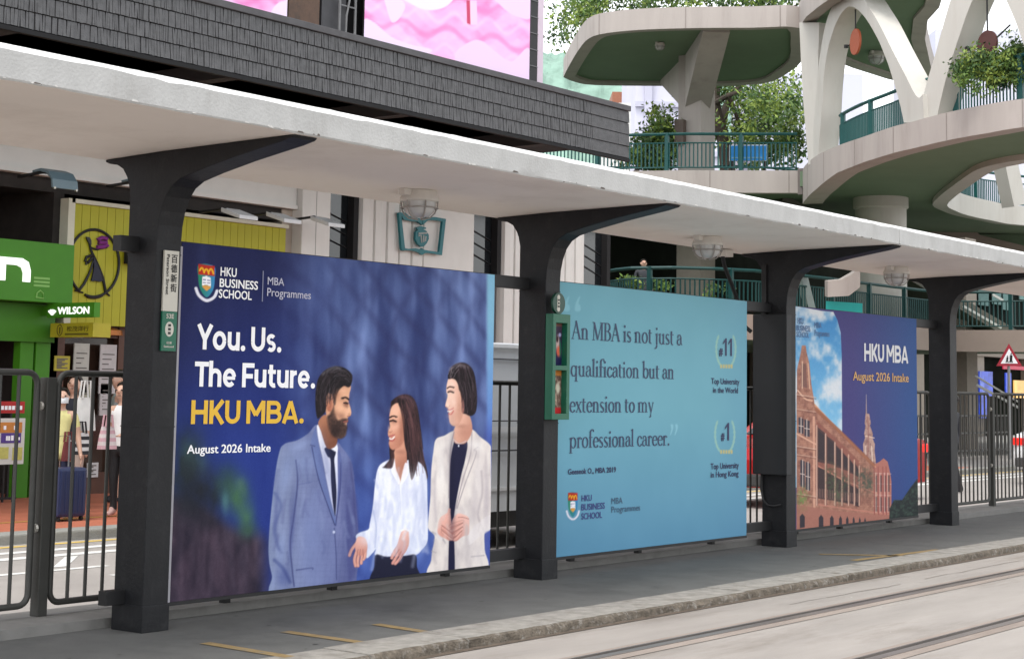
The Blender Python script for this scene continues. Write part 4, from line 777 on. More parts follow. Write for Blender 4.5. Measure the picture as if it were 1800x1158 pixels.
# ================================================================== FENCE behind the platform
def fence_run(i0, i1, name, label):
    t = thing(name, label, 'fence', (-.22+2.03*i0, .75, .06), 'steel railings along the back of the platform')
    for i in range(i0, i1+1):
        xp = -.22+2.03*i
        b = MB(); b.box(xp-.038, xp+.038, .705, .785, .06, 1.585); b.build('post', fence_metal, t, bevel=.005)
        b = MB()
        for z in (1.40, .62): b.lathe([(.016, -.055), (.016, .055)], (xp, .75, z), 8, 'x')
        for z in (1.40, .62): b.lathe([(.026, -.012), (.03, 0), (.02, .012)], (xp-.058, .735, z), 8, 'x')
        b.build('bolt', M('bolt_zinc', (.42, .40, .36), .4, .2, metal=.6), t)
        if i == i1: break
        a, c = xp+.085, xp+2.03-.085; r = .075
        pts = []
        for cx, cz, a0 in ((a+r, 1.615-r, 180), (c-r, 1.615-r, 90), (c-r, .135+r, 0), (a+r, .135+r, -90)):
            pts += [(cx+r*math.cos(math.radians(a0-90*k/5)), .75, cz+r*math.sin(math.radians(a0-90*k/5))) for k in range(6)]
        pts.append(pts[0]); b = MB(); b.tube(pts, .021, 8, caps=False)
        n = 13
        for k in range(1, n):
            xx = a+(c-a)*k/n; b.tube([(xx, .75, .14), (xx, .75, 1.61)], .0125, 6)
        b.build('railing_panel', fence_metal, t, smooth=50)
    return t
fence_run(-3, 9, 'platform_fence', 'grey green steel railing with round corners, running behind the billboards past the yellow shop')

# ================================================================== SIGNS AND BOXES ON THE COLUMNS
green_paint = M('tram_green_enamel', (.010, .115, .065), .35, .08); cream = M('cream_enamel', (.52, .50, .44), .45, .06); dark_ink = M('dark_ink', (.03, .03, .03), .6, .05)
t = thing('stop_name_plate', 'narrow cream and green stop name plate on the first charcoal column', 'sign', (.115, -.012, 1.77))
b = MB(); b.box(.055, .178, -.018, -.004, 2.02, 2.41); b.build('name_panel', cream, t)
b = MB(); b.box(.055, .178, -.018, -.004, 1.765, 2.018); b.build('route_panel', green_paint, t)
b = MB()
for k, ch in enumerate('百德新街'):
    zc = 2.385-k*.062; place_text(b, text_mesh(ch, .018), (.112, -.019, zc-.054), (.164, -.019, zc-.054), (.112, -.019, zc), lift=.001)
place_text(b, text_mesh('Paterson Street', .02), (.074, -.019, 2.385), (.074, -.019, 2.125), (.098, -.019, 2.385), ref=CAPS, lift=.001)
b.build('lettering', dark_ink, t)
b = MB(); place_text(b, text_mesh('53E', .03), (.085, -.019, 1.975), (.150, -.019, 1.975), (.085, -.019, 2.003), ref=CAPS, lift=.001)
b.prism([(.1165+.036*math.cos(a), -.0195, 1.905+.048*math.sin(a)) for a in np.linspace(0, 2*math.pi, 24)[:-1]], (0, .001, 0))
place_text(b, text_mesh('往東', .02), (.094, -.019, 1.810), (.140, -.019, 1.810), (.094, -.019, 1.826), lift=.001)
place_text(b, text_mesh('Eastbound', .03), (.074, -.019, 1.788), (.158, -.019, 1.788), (.074, -.019, 1.801), ref=CAPS, lift=.001); b.build('emblem', cream, t)
b = MB()
for z in (1.93, 1.905, 1.88): b.box(.105, .128, -.0205, -.0197, z-.008, z+.008)
b.build('emblem_mark', dark_ink, t)
# poster case on the second column
t = thing('poster_case', 'green framed double poster case with round emblem on the second column', 'poster case', (4.38, -.05, 1.3))
X0, X1, Z0, Z1 = 4.262, 4.512, 1.315, 2.195
b = MB(); b.prism([(X0, -.085, Z0), (X1, -.085, Z0), (X1, -.085, Z1), (X0, -.085, Z1)], (0, .078, 0), [[(X0+.045, -.085, Z0+.05), (X0+.045, -.085, 1.725), (X1-.045, -.085, 1.725), (X1-.045, -.085, Z0+.05)], [(X0+.045, -.085, 1.765), (X0+.045, -.085, Z1-.075), (X1-.045, -.085, Z1-.075), (X1-.045, -.085, 1.765)]])
b.build('case_frame', green_paint, t, bevel=.004)
b = MB(); b.lathe([(.088, -.05), (.092, -.045), (.092, -.03), (.088, -.025)], (4.365, -.02, 2.285), 28, 'y'); b.build('round_emblem', M('dark_green_enamel', (.008, .05, .032), .35, .1), t, smooth=40)
b = MB()
for zz in (2.335, 2.285, 2.235): b.lathe([(.021, -.0525), (.021, -.050)], (4.355, -.02, zz), 14, 'y')
b.box(4.338, 4.372, -.0722, -.0702, 2.235, 2.335); b.build('emblem_mark', cream, t)
b = MB()
for zz in (2.312, 2.285, 2.258): b.box(4.343, 4.367, -.0745, -.0727, zz-.007, zz+.007)
b.build('emblem_bars', dark_ink, t)
pp = Print(X0+.04, X1-.04, 1.76, Z1-.07, -.030, 50, 90, (36, 34, 76)); P_ = pp; fx = (pp.X-X0-.04)/.17; fz = (pp.Z-1.76)/.365
pp.A = mixc((30, 30, 74), (70, 56, 72), fz*1.1); m = sst((fz-.90)*30); pp.A = mixc(pp.A, (150, 100, 80), m*.6)
for (cx, cz, rx, rz, c) in ((.62, .52, .16, .2, (200, 176, 170)), (.72, .34, .2, .13, (214, 104, 80)), (.58, .62, .1, .08, (60, 40, 44)), (.8, .72, .12, .05, (170, 170, 210)), (.3, .7, .1, .03, (150, 150, 190)), (.85, .4, .08, .2, (50, 110, 90))):
    m = sst(1.6-1.2*np.sqrt(((fx-cx)/rx)**2+((fz-cz)/rz)**2)); pp.A = mixc(pp.A, c, m)
pp.build('upper_poster', DISP, t, .9)
pp = Print(X0+.04, X1-.04, Z0+.045, 1.73, -.030, 50, 90, (0, 0, 0)); fx = (pp.X-X0-.04)/.17; fz = (pp.Z-Z0-.045)/.37
pp.A = mixc((96, 74, 66), (190, 170, 150), (fbm(pp.X*60, pp.Z*40, 5, 3)-.35)*2.2); pp.A = mixc(pp.A, (190, 120, 50), sst((fz-.84)*20)*.9); pp.A = mixc(pp.A, (190, 44, 48), sst((.17-fz)*24)); pp.A = mixc(pp.A, (44, 40, 44), sst(1.5-1.3*np.sqrt(((fx-.3)/.2)**2+((fz-.70)/.1)**2))); pp.A = mixc(pp.A, (206, 200, 180), sst(1.5-1.3*np.sqrt(((fx-.7)/.22)**2+((fz-.58)/.16)**2)))
pp.build('lower_poster', DISP, t, .9)
# cable box on the third column
t = thing('cable_box', 'tall black cable box with a hanging cable loop on the third column', 'cable box', (8.48, .1, .73))
b = MB(); b.box(8.425, 8.53, -.06, .335, .735, 2.38); b.build('box', M('box_black', (.016, .017, .019), .55, .12), t, bevel=.008)
b = MB(); b.tube([(8.50, .27, .735), (8.50, .275, .58), (8.50, .25, .47), (8.50, .2, .42), (8.50, .12, .415), (8.53, .06, .43)], .012, 8); b.build('cable', black_metal, t, smooth=True)
b = MB(); b.box(8.50, 8.53, .22, .275, 2.38, 2.9); b.build('conduit', black_metal, t)

t = thing('junction_box', 'small pale junction box under the roof with a black cable dropping to the cable box', 'junction box', (7.95, .4, 3.0))
b = MB(); b.box(7.90, 8.06, .36, .48, 2.955, 3.025); b.build('box', lamp_body, t, bevel=.006)
b = MB(); b.tube([(7.93, .42, 2.99), (8.02, .44, 2.86), (8.2, .45, 2.66), (8.33, .45, 2.50), (8.36, .45, 2.30), (8.44, .36, 2.20)], .022, 8); b.build('cable', black_metal, t, smooth=True)
# ================================================================== SHOP BUILDING across the road
slate = M('slate_tile', (.088, .088, .091), .6, .30, 9., .3, 60, stain=((.15, .15, .15), .35, 5.)); slate_edge = M('slate_coping', (.075, .073, .077), .6, .2, 6.)
very_dark = M('soffit_black', (.008, .008, .009), .8, .2); cream_wall = M('pale_rendered_wall', (.62, .61, .58), .75, .06, 2.); grey_panel = M('grey_wall_panel', (.090, .090, .094), .5, .08)
glass_dark = M('dark_window_glass', (.012, .014, .016), .08, .3, spec=.7); beige_side = M('beige_render', (.36, .31, .26), .8, .08)
bld = thing('shop_building', 'dark slate fronted shop building with pale fluted walls across the road', 'building', (7, 11, 0))
SX = 17.80
b = MB(); R = random.Random(3); zs = np.linspace(5.66, 6.50, 5)
for r in range(4):
    x = -9.0+R.random()*.1
    while x < SX-.02:
        w_ = R.uniform(.028, .06) if x < SX-1.2 else .8; x1 = min(x+w_, SX)
        s0, s1 = R.uniform(-.010, .010), R.uniform(-.010, .010)
        if w_ == .8: s0 = s1 = 0
        y = 8.0+R.uniform(-.004, .004); dz = R.uniform(-.003, .003)
        b.hexa([(x+s0+.003, y, zs[r]+.008+dz), (x1+s0-.003, y+R.uniform(-.006, .006), zs[r]+.008+dz), (x1+s0-.003, 8.05, zs[r]+.008), (x+s0+.003, 8.05, zs[r]+.008), (x+s1+.003, y+.012, zs[r+1]-.004), (x1+s1-.003, y+.012, zs[r+1]-.004), (x1+s1-.003, 8.05, zs[r+1]-.004), (x+s1+.003, 8.05, zs[r+1]-.004)])
        x = x1
b.build('slate_cladding', slate, bld)
b = MB(); b.box(-9, SX, 8.04, 8.3, 5.66, 6.5); b.box(-9, SX, 8.3, 11.2, 5.9, 6.45); b.box(-9, SX, 7.99, 8.06, 5.60, 5.655); b.build('canopy_body', very_dark, bld)
b = MB(); b.box(-9, SX+.01, 7.975, 8.32, 6.503, 6.60); b.build('canopy_coping', slate_edge, bld, bevel=.01)
for xx in np.arange(-6, SX, 3.6): b = MB(); b.box(xx, xx+.22, 8.31, 11, 5.67, 5.895); b.build('canopy_rib', M('soffit_rib', (.03, .03, .032), .8, .1), bld)
b = MB(); b.box(-9, 12.47, 10.93, 11.25, 4.40, 5.88); b.box(-9, 12.47, 10.90, 10.93, 4.40, 4.47); b.build('white_beam', cream_wall, bld)
for px0, px1 in ((12.48, 13.14),):
    b = MB(); b.box(px0, px1, 10.80, 11.4, 0, 5.88); b.build('pillar', cream_wall, bld, bevel=.02)
    b = MB(); b.box(px0+.315, px0+.325, 10.795, 10.799, 0, 5.88); b.build('pillar_joint', M('joint_grey', (.3, .3, .29), .8, .05), bld)
b = MB(); b.box(12.24, 12.475, 11.02, 11.4, 0, 4.39); b.build('side_return', beige_side, bld)
for xa, xb in ((13.14, 14.10), (17.20, 18.10), (20.9, 21.8)):
    b = MB(); b.box(xa, xb, 11.15, 11.4, 0, 3.62); b.build('grey_wall', grey_panel, bld)
    b = MB(); b.box(xa, xb, 11.2, 11.4, 3.62, 5.88); b.build('window', glass_dark, bld)
    b = MB(); b.box(xb-.12, xb-.002, 11.05, 11.195, 3.60, 5.88); b.box(xa+.002, xb-.13, 11.12, 11.195, 3.60, 3.68)
    for k in range(3): b.bar((xa+.05, 11.18, 4.1+k*.22), (xb-.15, 11.18, 3.9+k*.22), .012)
    b.build('window_frame', very_dark, bld)
b = MB()
def flutes(b, xa, xb, n, yf):
    w_ = (xb-xa)/n
    for k in range(n):
        pts = [(xa+w_*k+.012, yf+.10), (xa+w_*k+.03, yf+.02), (xa+w_*(k+.5), yf), (xa+w_*(k+1)-.03, yf+.02), (xa+w_*(k+1)-.012, yf+.10), (xa+w_*(k+1)-.012, 11.4), (xa+w_*k+.012, 11.4)]
        b.prism([(x, y, 0) for x, y in pts], (0, 0, 5.88))
flutes(b, 14.12, 15.78, 5, 10.98); b.build('fluted_wall', cream_wall, bld)
b = MB(); b.box(15.78, 17.2, 11.0, 11.4, 0, 5.88); b.build('plain_wall', cream_wall, bld)
b = MB(); flutes(b, 18.12, 20.8, 8, 10.98); b.build('fluted_wall', cream_wall, bld)
b = MB(); b.box(21.8, 24, 11.0, 11.4, 0, 5.88); b.box(-9, 24, 11.42, 30, 0, 9.5) ; b.build('rear_wall', M('rear_wall_grey', (.05, .05, .052), .7, .1), bld) if False else None
b = MB(); b.box(12.5, 20.9, 11.42, 24, 0, 5.86); b.build('rear_block', grey_panel, bld)
# upper storey above the slate canopy
b = MB(); b.box(-9, 15.57, 8.75, 24, 5.9, 13); b.build('upper_wall', M('upper_dark_cladding', (.014, .013, .015), .6, .2), bld)
b = MB(); b.box(9.70, 10.33, 8.50, 8.74, 6.6, 13); b.build('tiled_pier', M('brown_wall_tile', (.085, .045, .026), .5, .35, 9., stain=((.02, .018, .016), .8, 4.)), bld)
b = MB(); b.box(10.48, 11.0, 8.6, 8.74, 6.6, 13); b.build('grey_cladding', M('graphite_panel', (.05, .05, .055), .5, .2), bld)
b = MB()
for xx in (10.78, 11.12): b.tube([(xx, 8.52, 6.6), (xx, 8.52, 13)], .022, 6)
b.tube([(10.90, 8.50, 6.6), (10.91, 8.50, 7.0), (10.98, 8.49, 7.35), (11.0, 8.49, 13)], .016, 6)
for zz in np.arange(6.75, 13, .4): b.bar((10.78, 8.52, zz), (11.12, 8.52, zz), .02)
b.build('service_pipe', M('dull_pipe', (.16, .16, .165), .5, .1), bld)
b = MB(); b.box(15.345, 15.57, 8.42, 8.74, 6.6, 13)
b.build('steel_edge', black_metal, bld)
b = MB()
for zz in np.arange(6.7, 13, .28): b.bar((15.345, 8.41, zz), (15.57, 8.41, zz), .012)
b.build('rung', M('dull_pipe', (.16, .16, .165)), bld)
b = MB(); b.box(15.58, 15.74, 8.42, 11, 6.6, 13); b.build('pale_edge', M('pale_pink_panel', (.60, .50, .58), .5, .05), bld)
# interiors and shop fronts
wood = M('brown_shop_wood', (.085, .036, .022), .5, .2, 6., streak=.1); shop_green = M('grass_green_panel', (.045, .20, .006), .55, .06); pale_box = M('stock_pale', (.4, .38, .34), .7, .2)
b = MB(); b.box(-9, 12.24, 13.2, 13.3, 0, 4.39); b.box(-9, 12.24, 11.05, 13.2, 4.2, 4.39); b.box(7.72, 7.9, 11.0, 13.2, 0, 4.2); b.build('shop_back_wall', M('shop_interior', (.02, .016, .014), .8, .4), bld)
for (xa, xb) in ((3.6, 3.95), (7.20, 7.42), (7.46, 7.70)):
    b = MB(); b.box(xa, xb, 10.9, 11.05, 0, 2.62); b.build('green_pillar', shop_green, bld, bevel=.006)
b = MB(); b.box(3.6, 7.72, 10.85, 11.05, 2.10, 2.62); b.build('green_lintel', M('leaf_green_panel', (.04, .17, .006), .55, .06), bld)
R = random.Random(8)
b = MB(); b.m = 0
cols = [M('goods_%d' % i, c, .6, .1) for i, c in enumerate([(.35, .05, .04), (.04, .05, .2), (.5, .5, .5), (.5, .32, .06), (.08, .2, .1), (.3, .1, .3)])]
for zz in (.5, .9, 1.3, 1.7):
    x = 4.0
    while x < 7.1:
        w_ = R.uniform(.12, .35); b.m = R.randrange(6); b.box(x, x+w_*.9, 12.3, 12.6, zz, zz+R.uniform(.15, .33)); x += w_
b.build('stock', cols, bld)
b = MB(); b.box(7.78, 12.24, 11.02, 11.12, 0, .30); b.box(7.78, 8.02, 11.0, 11.12, .3, 2.37); b.box(8.98, 9.08, 11.0, 11.12, .3, 2.37); b.box(8.02, 12.24, 11.02, 11.12, 2.2, 2.37); b.build('shop_window_frame', wood, bld)
b = MB(); b.box(8.02, 12.24, 11.13, 11.15, .30, 2.2); b.build('shop_window', M('shop_glass', (.035, .02, .014), .12, .5, 1.5, spec=.6), bld)
b = MB(); b.lathe([(.05, 0), (.16, -.06), (.2, -.14), (.19, -.15)], (6.95, 11.9, 2.2), 16); b.lathe([(.05, 0), (.2, -.05), (.22, -.12)], (8.75, 10.98, 2.36), 16); b.build('lamp_shade', M('copper_shade', (.35, .12, .03), .35, .15, metal=.5), bld)
for (u0, u1, v0, v1, c) in ((130, 153, 603, 690, (.42, .42, .38)), (176, 201, 605, 692, (.44, .42, .42)), (95, 121, 625, 652, (.42, .36, .04)), (131, 155, 675, 760, (.33, .33, .26)), (176, 192, 675, 730, (.4, .4, .38)), (153, 171, 813, 838, (.5, .5, .5))):
    a, c_ = ony(u0, v0, 11.0), ony(u1, v1, 11.0); b = MB(); b.box(a[0], c_[0], 10.985, 11.005, c_[2], a[2])
    pt = b.build('window_notice', M('notice_%d' % u0, c, .6, .1, 14.), bld)
    b = MB()
    for k in range(7): zz = a[2]-(a[2]-c_[2])*(.2+.1*k); b.box(a[0]+.04, c_[0]-.04-(k % 3)*.05, 10.981, 10.984, zz-.008, zz+.008)
    b.build('notice_print', M('notice_ink', (.12, .11, .10), .7, .2), pt)

# --- signs hung on the building
t = thing('shop_sign', 'grass green shop fascia sign with a white letter n', 'shop sign', (6, 10.7, 2.62))
b = MB(); b.box(3.6, 7.76, 10.55, 10.88, 2.63, 3.44); b.build('sign_box', shop_green, t, bevel=.01)
b = MB(); X0 = 6.45
b.prism([(6.62, 10.545, 2.885), (6.62, 10.545, 3.10), (6.80, 10.545, 3.10), (6.88, 10.545, 3.07), (6.91, 10.545, 3.0), (6.91, 10.545, 2.885), (7.02, 10.545, 2.885), (7.02, 10.545, 3.04), (6.98, 10.545, 3.15), (6.88, 10.545, 3.195), (6.5, 10.545, 3.195), (6.5, 10.545, 2.885)], (0, -.03, 0)); b.build('letter', M('lit_white_letter', (.85, .86, .84), .4, .02, emit=.35), t)
b = MB()
for zz in (2.95, 2.90, 2.85): b.box(7.10, 7.36, 10.544, 10.549, zz-.014, zz+.014)
b.build('small_print', M('pale_green_ink', (.20, .42, .10), .5, .05), t)
b = MB(); b.tube([(7.15, 10.545, 2.68), (7.16, 10.545, 2.75), (7.21, 10.545, 2.785), (7.26, 10.545, 2.75), (7.27, 10.545, 2.68), (7.15, 10.545, 2.69)], .010, 6); b.build('small_mark', M('pale_green_ink', (.20, .42, .10)), t)
yel = M('lime_yellow_panel', (.36, .34, .014), .55, .05, 3.); yel_in = M('ivory_trim', (.55, .53, .42), .5, .08)
t = thing('shop_sign', 'large lime yellow shop sign with a walking figure in a black ring', 'shop sign', (10, 10.9, 2.37))
b = MB()
for k in range(28):
    x0 = 7.96+4.22*k/28; b.box(x0, x0+4.22/28-.007, 10.86, 10.92, 2.37, 4.06)
b.box(7.96, 12.18, 10.885, 11.0, 2.375, 4.055); b.build('slatted_panel', yel, t)
b = MB(); b.box(7.9, 12.2, 10.82, 11.0, 4.062, 4.12); b.box(7.84, 7.955, 10.82, 11.0, 2.3, 4.12); b.build('trim', yel_in, t)
YS = 10.84; sp = lambda L: [tuple(ony(u, v, YS)) for u, v in L]; fs = lambda L: sp([(90+x/4.823, 380+y/4.823) for x, y in L])
b = MB(); b.tube(fs([(150+210+215*math.cos(math.radians(a)) - 0, 398+285*math.sin(math.radians(a))) for a in range(-232, 115, 9)]), .020, 8); b.tube(fs([(360+215*math.cos(math.radians(a))*.98, 398+292*math.sin(math.radians(a))) for a in range(70, 112, 7)]), .020, 8); b.build('ring', black_metal, t, smooth=True)
b = MB()
b.prism(fs([(290,175),(318,178),(334,205),(334,245),(322,240),(306,215)]), (0, -.02, 0)); b.tube(fs([(322,225),(336,280),(350,330)]), .016, 6); b.tube(fs([(336,268),(380,282),(430,272),(474,262)]), .016, 6); b.tube(fs([(336,280),(400,420),(440,530),(462,645),(496,675)]), [.014, .018, .022, .022, .012], 6); b.tube(fs([(356,380),(330,470),(280,570),(236,630)]), [.014, .018, .02, .018], 6); b.tube(fs([(200,628),(270,648)]), .012, 6); b.tube(fs([(350,330),(300,345),(288,380),(310,395),(352,350)]), .022, 6); b.tube(fs([(300,390),(296,412)]), .016, 6)
b.build('figure', black_metal, t, smooth=True)
b = MB(); b.prism(fs([(352,340),(380,400),(410,470),(432,548),(404,556),(372,548),(334,550),(350,480),(358,420)]), (0, -.02, 0)); b.build('apron', M('apron_navy', (.012, .014, .03), .6, .1), t)
b = MB(); b.tube(fs([(474,192),(430,182),(394,200),(400,222),(470,226),(480,246),(440,262),(386,262)]), .030, 8); b.build('purple_letter', M('purple_enamel', (.16, .02, .16), .45, .05), t, smooth=True)
b = MB(); b.box(8.86, 9.2, 10.6, 10.82, 3.27, 3.60); b.build('bracket_box', black_metal, t)
t = thing('blade_sign', 'small green projecting sign with white lettering below the yellow sign', 'blade sign', (7.5, 10.8, 2.45))
bx = 7.46; P0, P1, P2, P3 = onx(82, 561, bx), onx(165, 557, bx), onx(165, 531, bx), onx(82, 534, bx)
b = MB(); b.box(bx, bx+.10, P1[1], P0[1], P1[2], P2[2]); b.box(bx+.03, bx+.07, P0[1], 11, P1[2]+.03, P2[2]-.03); b.build('sign_box', shop_green, t)
b = MB()
a = onx(101, 552, bx-.004); c = onx(157, 552, bx-.004); d = onx(101, 540, bx-.004)
place_text(b, text_mesh('WILSON', .045), (a[0], a[1], a[2]), (c[0], c[1], a[2]), (a[0], a[1], d[2]), ref=CAPS, lift=.002)
for k, (du, dv) in enumerate([(-6, -6), (-3, -8), (0, -8.5), (3, -8), (6, -6)]):
    s_, e_ = onx(92, 553, bx-.006), onx(92+du, 552.5+dv, bx-.006); b.bar(s_, e_, .022)
b.build('lettering', M('lit_white_letter', (.85, .86, .84)), t)
t = thing('blade_sign', 'small mustard yellow projecting sign with dark characters above the brown shop', 'blade sign', (7.6, 10.8, 2.2))
bx = 7.56; P0, P1, P2 = onx(88, 593, bx), onx(163, 592, bx), onx(163, 567, bx)
b = MB(); b.box(bx, bx+.30, P1[1], P0[1], P1[2], P2[2]); b.build('sign_box', M('mustard_panel', (.38, .33, .02), .45, .08), t)
b = MB()
a = onx(117, 582.5, bx-.004); c = onx(156, 582, bx-.004); d = onx(117, 573, bx-.004); place_text(b, text_mesh('松茂洋行', .02), tuple(a), (c[0], c[1], a[2]), (a[0], a[1], d[2]), lift=.002)
a = onx(114, 589, bx-.004); c = onx(155, 588.5, bx-.004); d = onx(114, 585.5, bx-.004); b.box(bx-.006, bx-.002, c[1], a[1], a[2], d[2])
a = onx(105, 580, bx-.004); b.tube([(bx-.005, a[1]+.055*math.cos(k), a[2]+.075*math.sin(k)) for k in np.linspace(0, 6.28, 17)], .007, 5); b.box(bx-.007, bx-.003, a[1]-.012, a[1]+.012, a[2]-.05, a[2]+.04); b.build('lettering', M('olive_ink', (.12, .10, .01), .6, .05), t)
# book-and-torch emblem
teal = M('teal_enamel', (.008, .125, .145), .4, .08); YE = 10.93
t = thing('wall_emblem', 'teal open book emblem with a round shield on the pale fluted wall', 'emblem', (15.6, 10.95, 3.9)); ep = lambda L: [tuple(ony(480+x/4.09, 330+y/4.09, YE)) for x, y in L]
b = MB()
b.prism(ep([(888,182),(905,178),(935,445),(925,455),(908,440)]), (0, -.05, 0)); b.prism(ep([(1206,222),(1228,226),(1200,484),(1178,478)]), (0, -.05, 0))
b.prism(ep([(900,178),(960,184),(1000,180),(1040,205),(1060,232),(1058,270),(1030,246),(980,240),(928,232),(908,200)]), (0, -.046, 0)); b.prism(ep([(1062,232),(1090,212),(1150,212),(1222,224),(1218,248),(1150,234),(1100,236),(1064,268)]), (0, -.048, 0))
b.prism(ep([(910,432),(960,440),(1010,436),(1050,444),(1056,436),(1070,446),(1110,454),(1196,466),(1200,486),(1120,472),(1080,470),(1056,484),(1036,468),(990,452),(914,452)]), (0, -.052, 0)); b.build('book', teal, t)
b = MB(); b.lathe([(.05, 0), (.05, -.05)], (0, 0, 0), 3) if False else None
b.prism(ep([(1012,320),(1030,300),(1060,296),(1090,312),(1106,340),(1106,370),(1092,400),(1070,424),(1050,426),(1026,404),(1010,370)]), (0, -.045, 0)); b.prism(ep([(1020,288),(1050,276),(1088,288),(1086,298),(1024,300)]), (0, -.04, 0)); b.build('shield', teal, t)
b = MB()
for L in ([(1030,330),(1090,326)], [(1028,346),(1048,344),(1052,396)], [(1066,342),(1066,392)], [(1082,350),(1078,386)]): b.tube([(x, y-.05, z) for x, y, z in ep(L)], .016, 6)
b.build('shield_lines', M('emblem_grey', (.35, .37, .36), .5, .1), t)
# floodlights along the beam
def flood(loc, label, mat, curved):
    t = thing('floodlight', label, 'floodlight', loc, 'floodlights under the pale beam'); x, y, z = loc
    b = MB(); b.bar((x, y, z), (x-.02, y-.62, z+.03), .035); b.build('arm', black_metal, t)
    b = MB()
    if curved:
        pr = [(-.02, .06), (-.20, .08), (-.36, .03), (-.46, -.08), (-.48, -.20), (-.44, -.20), (-.42, -.08), (-.32, 0.0), (-.18, .04), (-.02, .03)]
        b.prism([(x-.06, y-.35+a, z+c) for a, c in pr], (.42, 0, 0))
    else: b.hexa([(x-.05, y-.95, z-.14), (x+.33, y-.95, z-.14), (x+.33, y-.55, z-.02), (x-.05, y-.55, z-.02), (x-.05, y-.95, z-.08), (x+.33, y-.95, z-.08), (x+.33, y-.55, z+.05), (x-.05, y-.55, z+.05)])
    b.build('hood', mat, t, bevel=.01)
    if curved:
        b = MB()
        for dx in (-.03, .33): b.lathe([(.018, -.015), (.018, .015)], (x+dx, y-.82, z-.2), 8, 'y')
        b.build('screw', M('bolt_zinc', (.42, .40, .36)), t)
    return t
hood_b = M('blue_grey_hood', (.13, .19, .22), .4, .1); hood_w = M('white_hood', (.55, .56, .57), .4, .05)
flood((7.02, 10.88, 4.33), 'blue grey curved floodlight hood under the pale beam, at the left', hood_b, True); flood((8.55, 10.88, 4.36), 'blue grey curved floodlight hood half hidden by the first column', hood_b, True)
for k, (u, lb) in enumerate(((430, 'white flat floodlight above the yellow sign, nearer the first column'), (508, 'white flat floodlight above the right end of the yellow sign'), (585, 'white flat floodlight in front of the pale pillar'))):
    p0 = ony(u, 377+(u-430)*.09, 10.0); flood((p0[0]-.12, 10.88, p0[2]+.06), lb, hood_w, False)
# pink banners above
PINK = M_attr('banner_vinyl', .5, .25)
def banner(label, x0, x1, z0, z1, seed):
    t = thing('advertising_banner', label, 'banner', ((x0+x1)/2, 8.4, z0))
    b = MB(); b.box(x0, x1, 8.412, 8.44, z0, z1); b.build('backing', black_metal, t)
    p = Print(x0, x1, z0, z1, 8.408, 240, 150, (0, 0, 0)); U, V = p.U, p.V
    p.A = mixc((238, 184, 224), (226, 132, 192), (fbm(U/34., V/26., seed, 4)-.32)*2.0)
    for (c, amp, per, ph, wd) in (((226, 196, 232), 16, 96., .3, 26), ((236, 172, 220), 12, 70., 2., 18), ((216, 112, 178), 10, 80., 4., 10), ((240, 206, 236), 10, 60., 1., 8)):
        for k in range(-2, 6):
            yy = -60+k*58+ph*9+amp*np.sin(U/per*6.28+ph+k*1.7)+(U-640)*.17; m = sst((wd/2-np.abs(V-yy))/9+.5)*.5; p.A = mixc(p.A, c, m)
    return t, p
t, p = banner('pink wave patterned banner on the dark upper wall, right of the pipes', 11.20, 15.335, 6.6, 9.4, 4)
p.poly([(640,36),(655,38),(672,52),(690,66),(720,78),(760,90),(700,110),(640,80)], (228, 208, 234), 1.2); p.poly([(800,96),(830,72),(850,74),(870,90),(900,108),(930,86),(935,160),(820,130)], (224, 198, 228), 1.5); p.poly([(690,-20),(720,6),(750,18),(780,14),(800,-4),(820,-40)], (222, 218, 232), 1.5); p.poly([(672,-20),(690,-10),(712,8),(704,30),(692,40),(684,30)], (232, 206, 236), 1.3); p.poly([(860,-20),(880,10),(905,28),(935,30),(940,-30)], (228, 198, 230), 1.4); p.poly([(820,1),(838,2),(839,44),(826,44)], (236, 196, 226), .8, False); p.poly([(820,1),(826,1),(827,44),(821,42)], (190, 60, 96), .8, False)
p.build('printed_picture', PINK, t, 1.1)
t, p = banner('pink wave patterned banner at the top edge, left of the brown pier', 4.8, 9.58, 6.6, 9.4, 9)
p.poly([(476,26),(486,8),(500,2),(512,0),(520,40),(490,40)], (226, 210, 232), 1.0); p.build('printed_picture', PINK, t, 1.1)
# standing boards before the green shop
t = thing('notice_stand', 'white poster board with orange and purple panels on a black stand', 'notice board', (7.0, 10.3, 0))
YN = 10.3; P0, P1 = ony(-30, 735, YN), ony(41, 815, YN)
b = MB(); b.box(P0[0], P1[0], YN, YN+.03, P1[2], P0[2]); b.build('board', M('board_white', (.62, .62, .58), .6, .05), t)
for (u0, u1, v0, v1, c, nm) in ((-20, 38, 742, 760, (.55, .22, .05), 'orange_panel'), (2, 36, 761, 778, (.09, .05, .25), 'purple_panel'), (-20, 14, 786, 806, (.52, .50, .14), 'lime_panel'), (22, 38, 786, 808, (.52, .50, .14), 'lime_panel')):
    a, c_ = ony(u0, v0, YN), ony(u1, v1, YN); b = MB(); b.box(a[0], c_[0], YN-.006, YN-.001, c_[2], a[2]); b.build(nm, M(nm, c, .6, .15, 20.), t)
b = MB()
for (u, v, w_, h_) in ((10, 766, 3, 8), (14, 766, 3, 8), (19, 765, 4, 9), (26, 768, 8, 5), (24, 748, 6, 7), (6, 748, 4, 7)):
    a, c_ = ony(u, v, YN), ony(u+w_, v+h_, YN); b.box(a[0], c_[0], YN-.010, YN-.0065, c_[2], a[2])
b.build('board_print', sign_white, t)
b = MB()
for u in (8, 26):
    a = ony(u, 815, YN); b.bar((a[0], YN+.015, a[2]), (a[0], YN+.015, 0), .025)
a, c_ = ony(-10, 845, YN), ony(30, 845, YN); b.bar((a[0], YN+.015, .05), (c_[0], YN+.015, .05), .03); b.build('stand', black_metal, t)
t = thing('hanging_board', 'small red board with white lettering in the green shop doorway', 'sign board', (7.0, 10.7, 1.1)); YN = 10.75
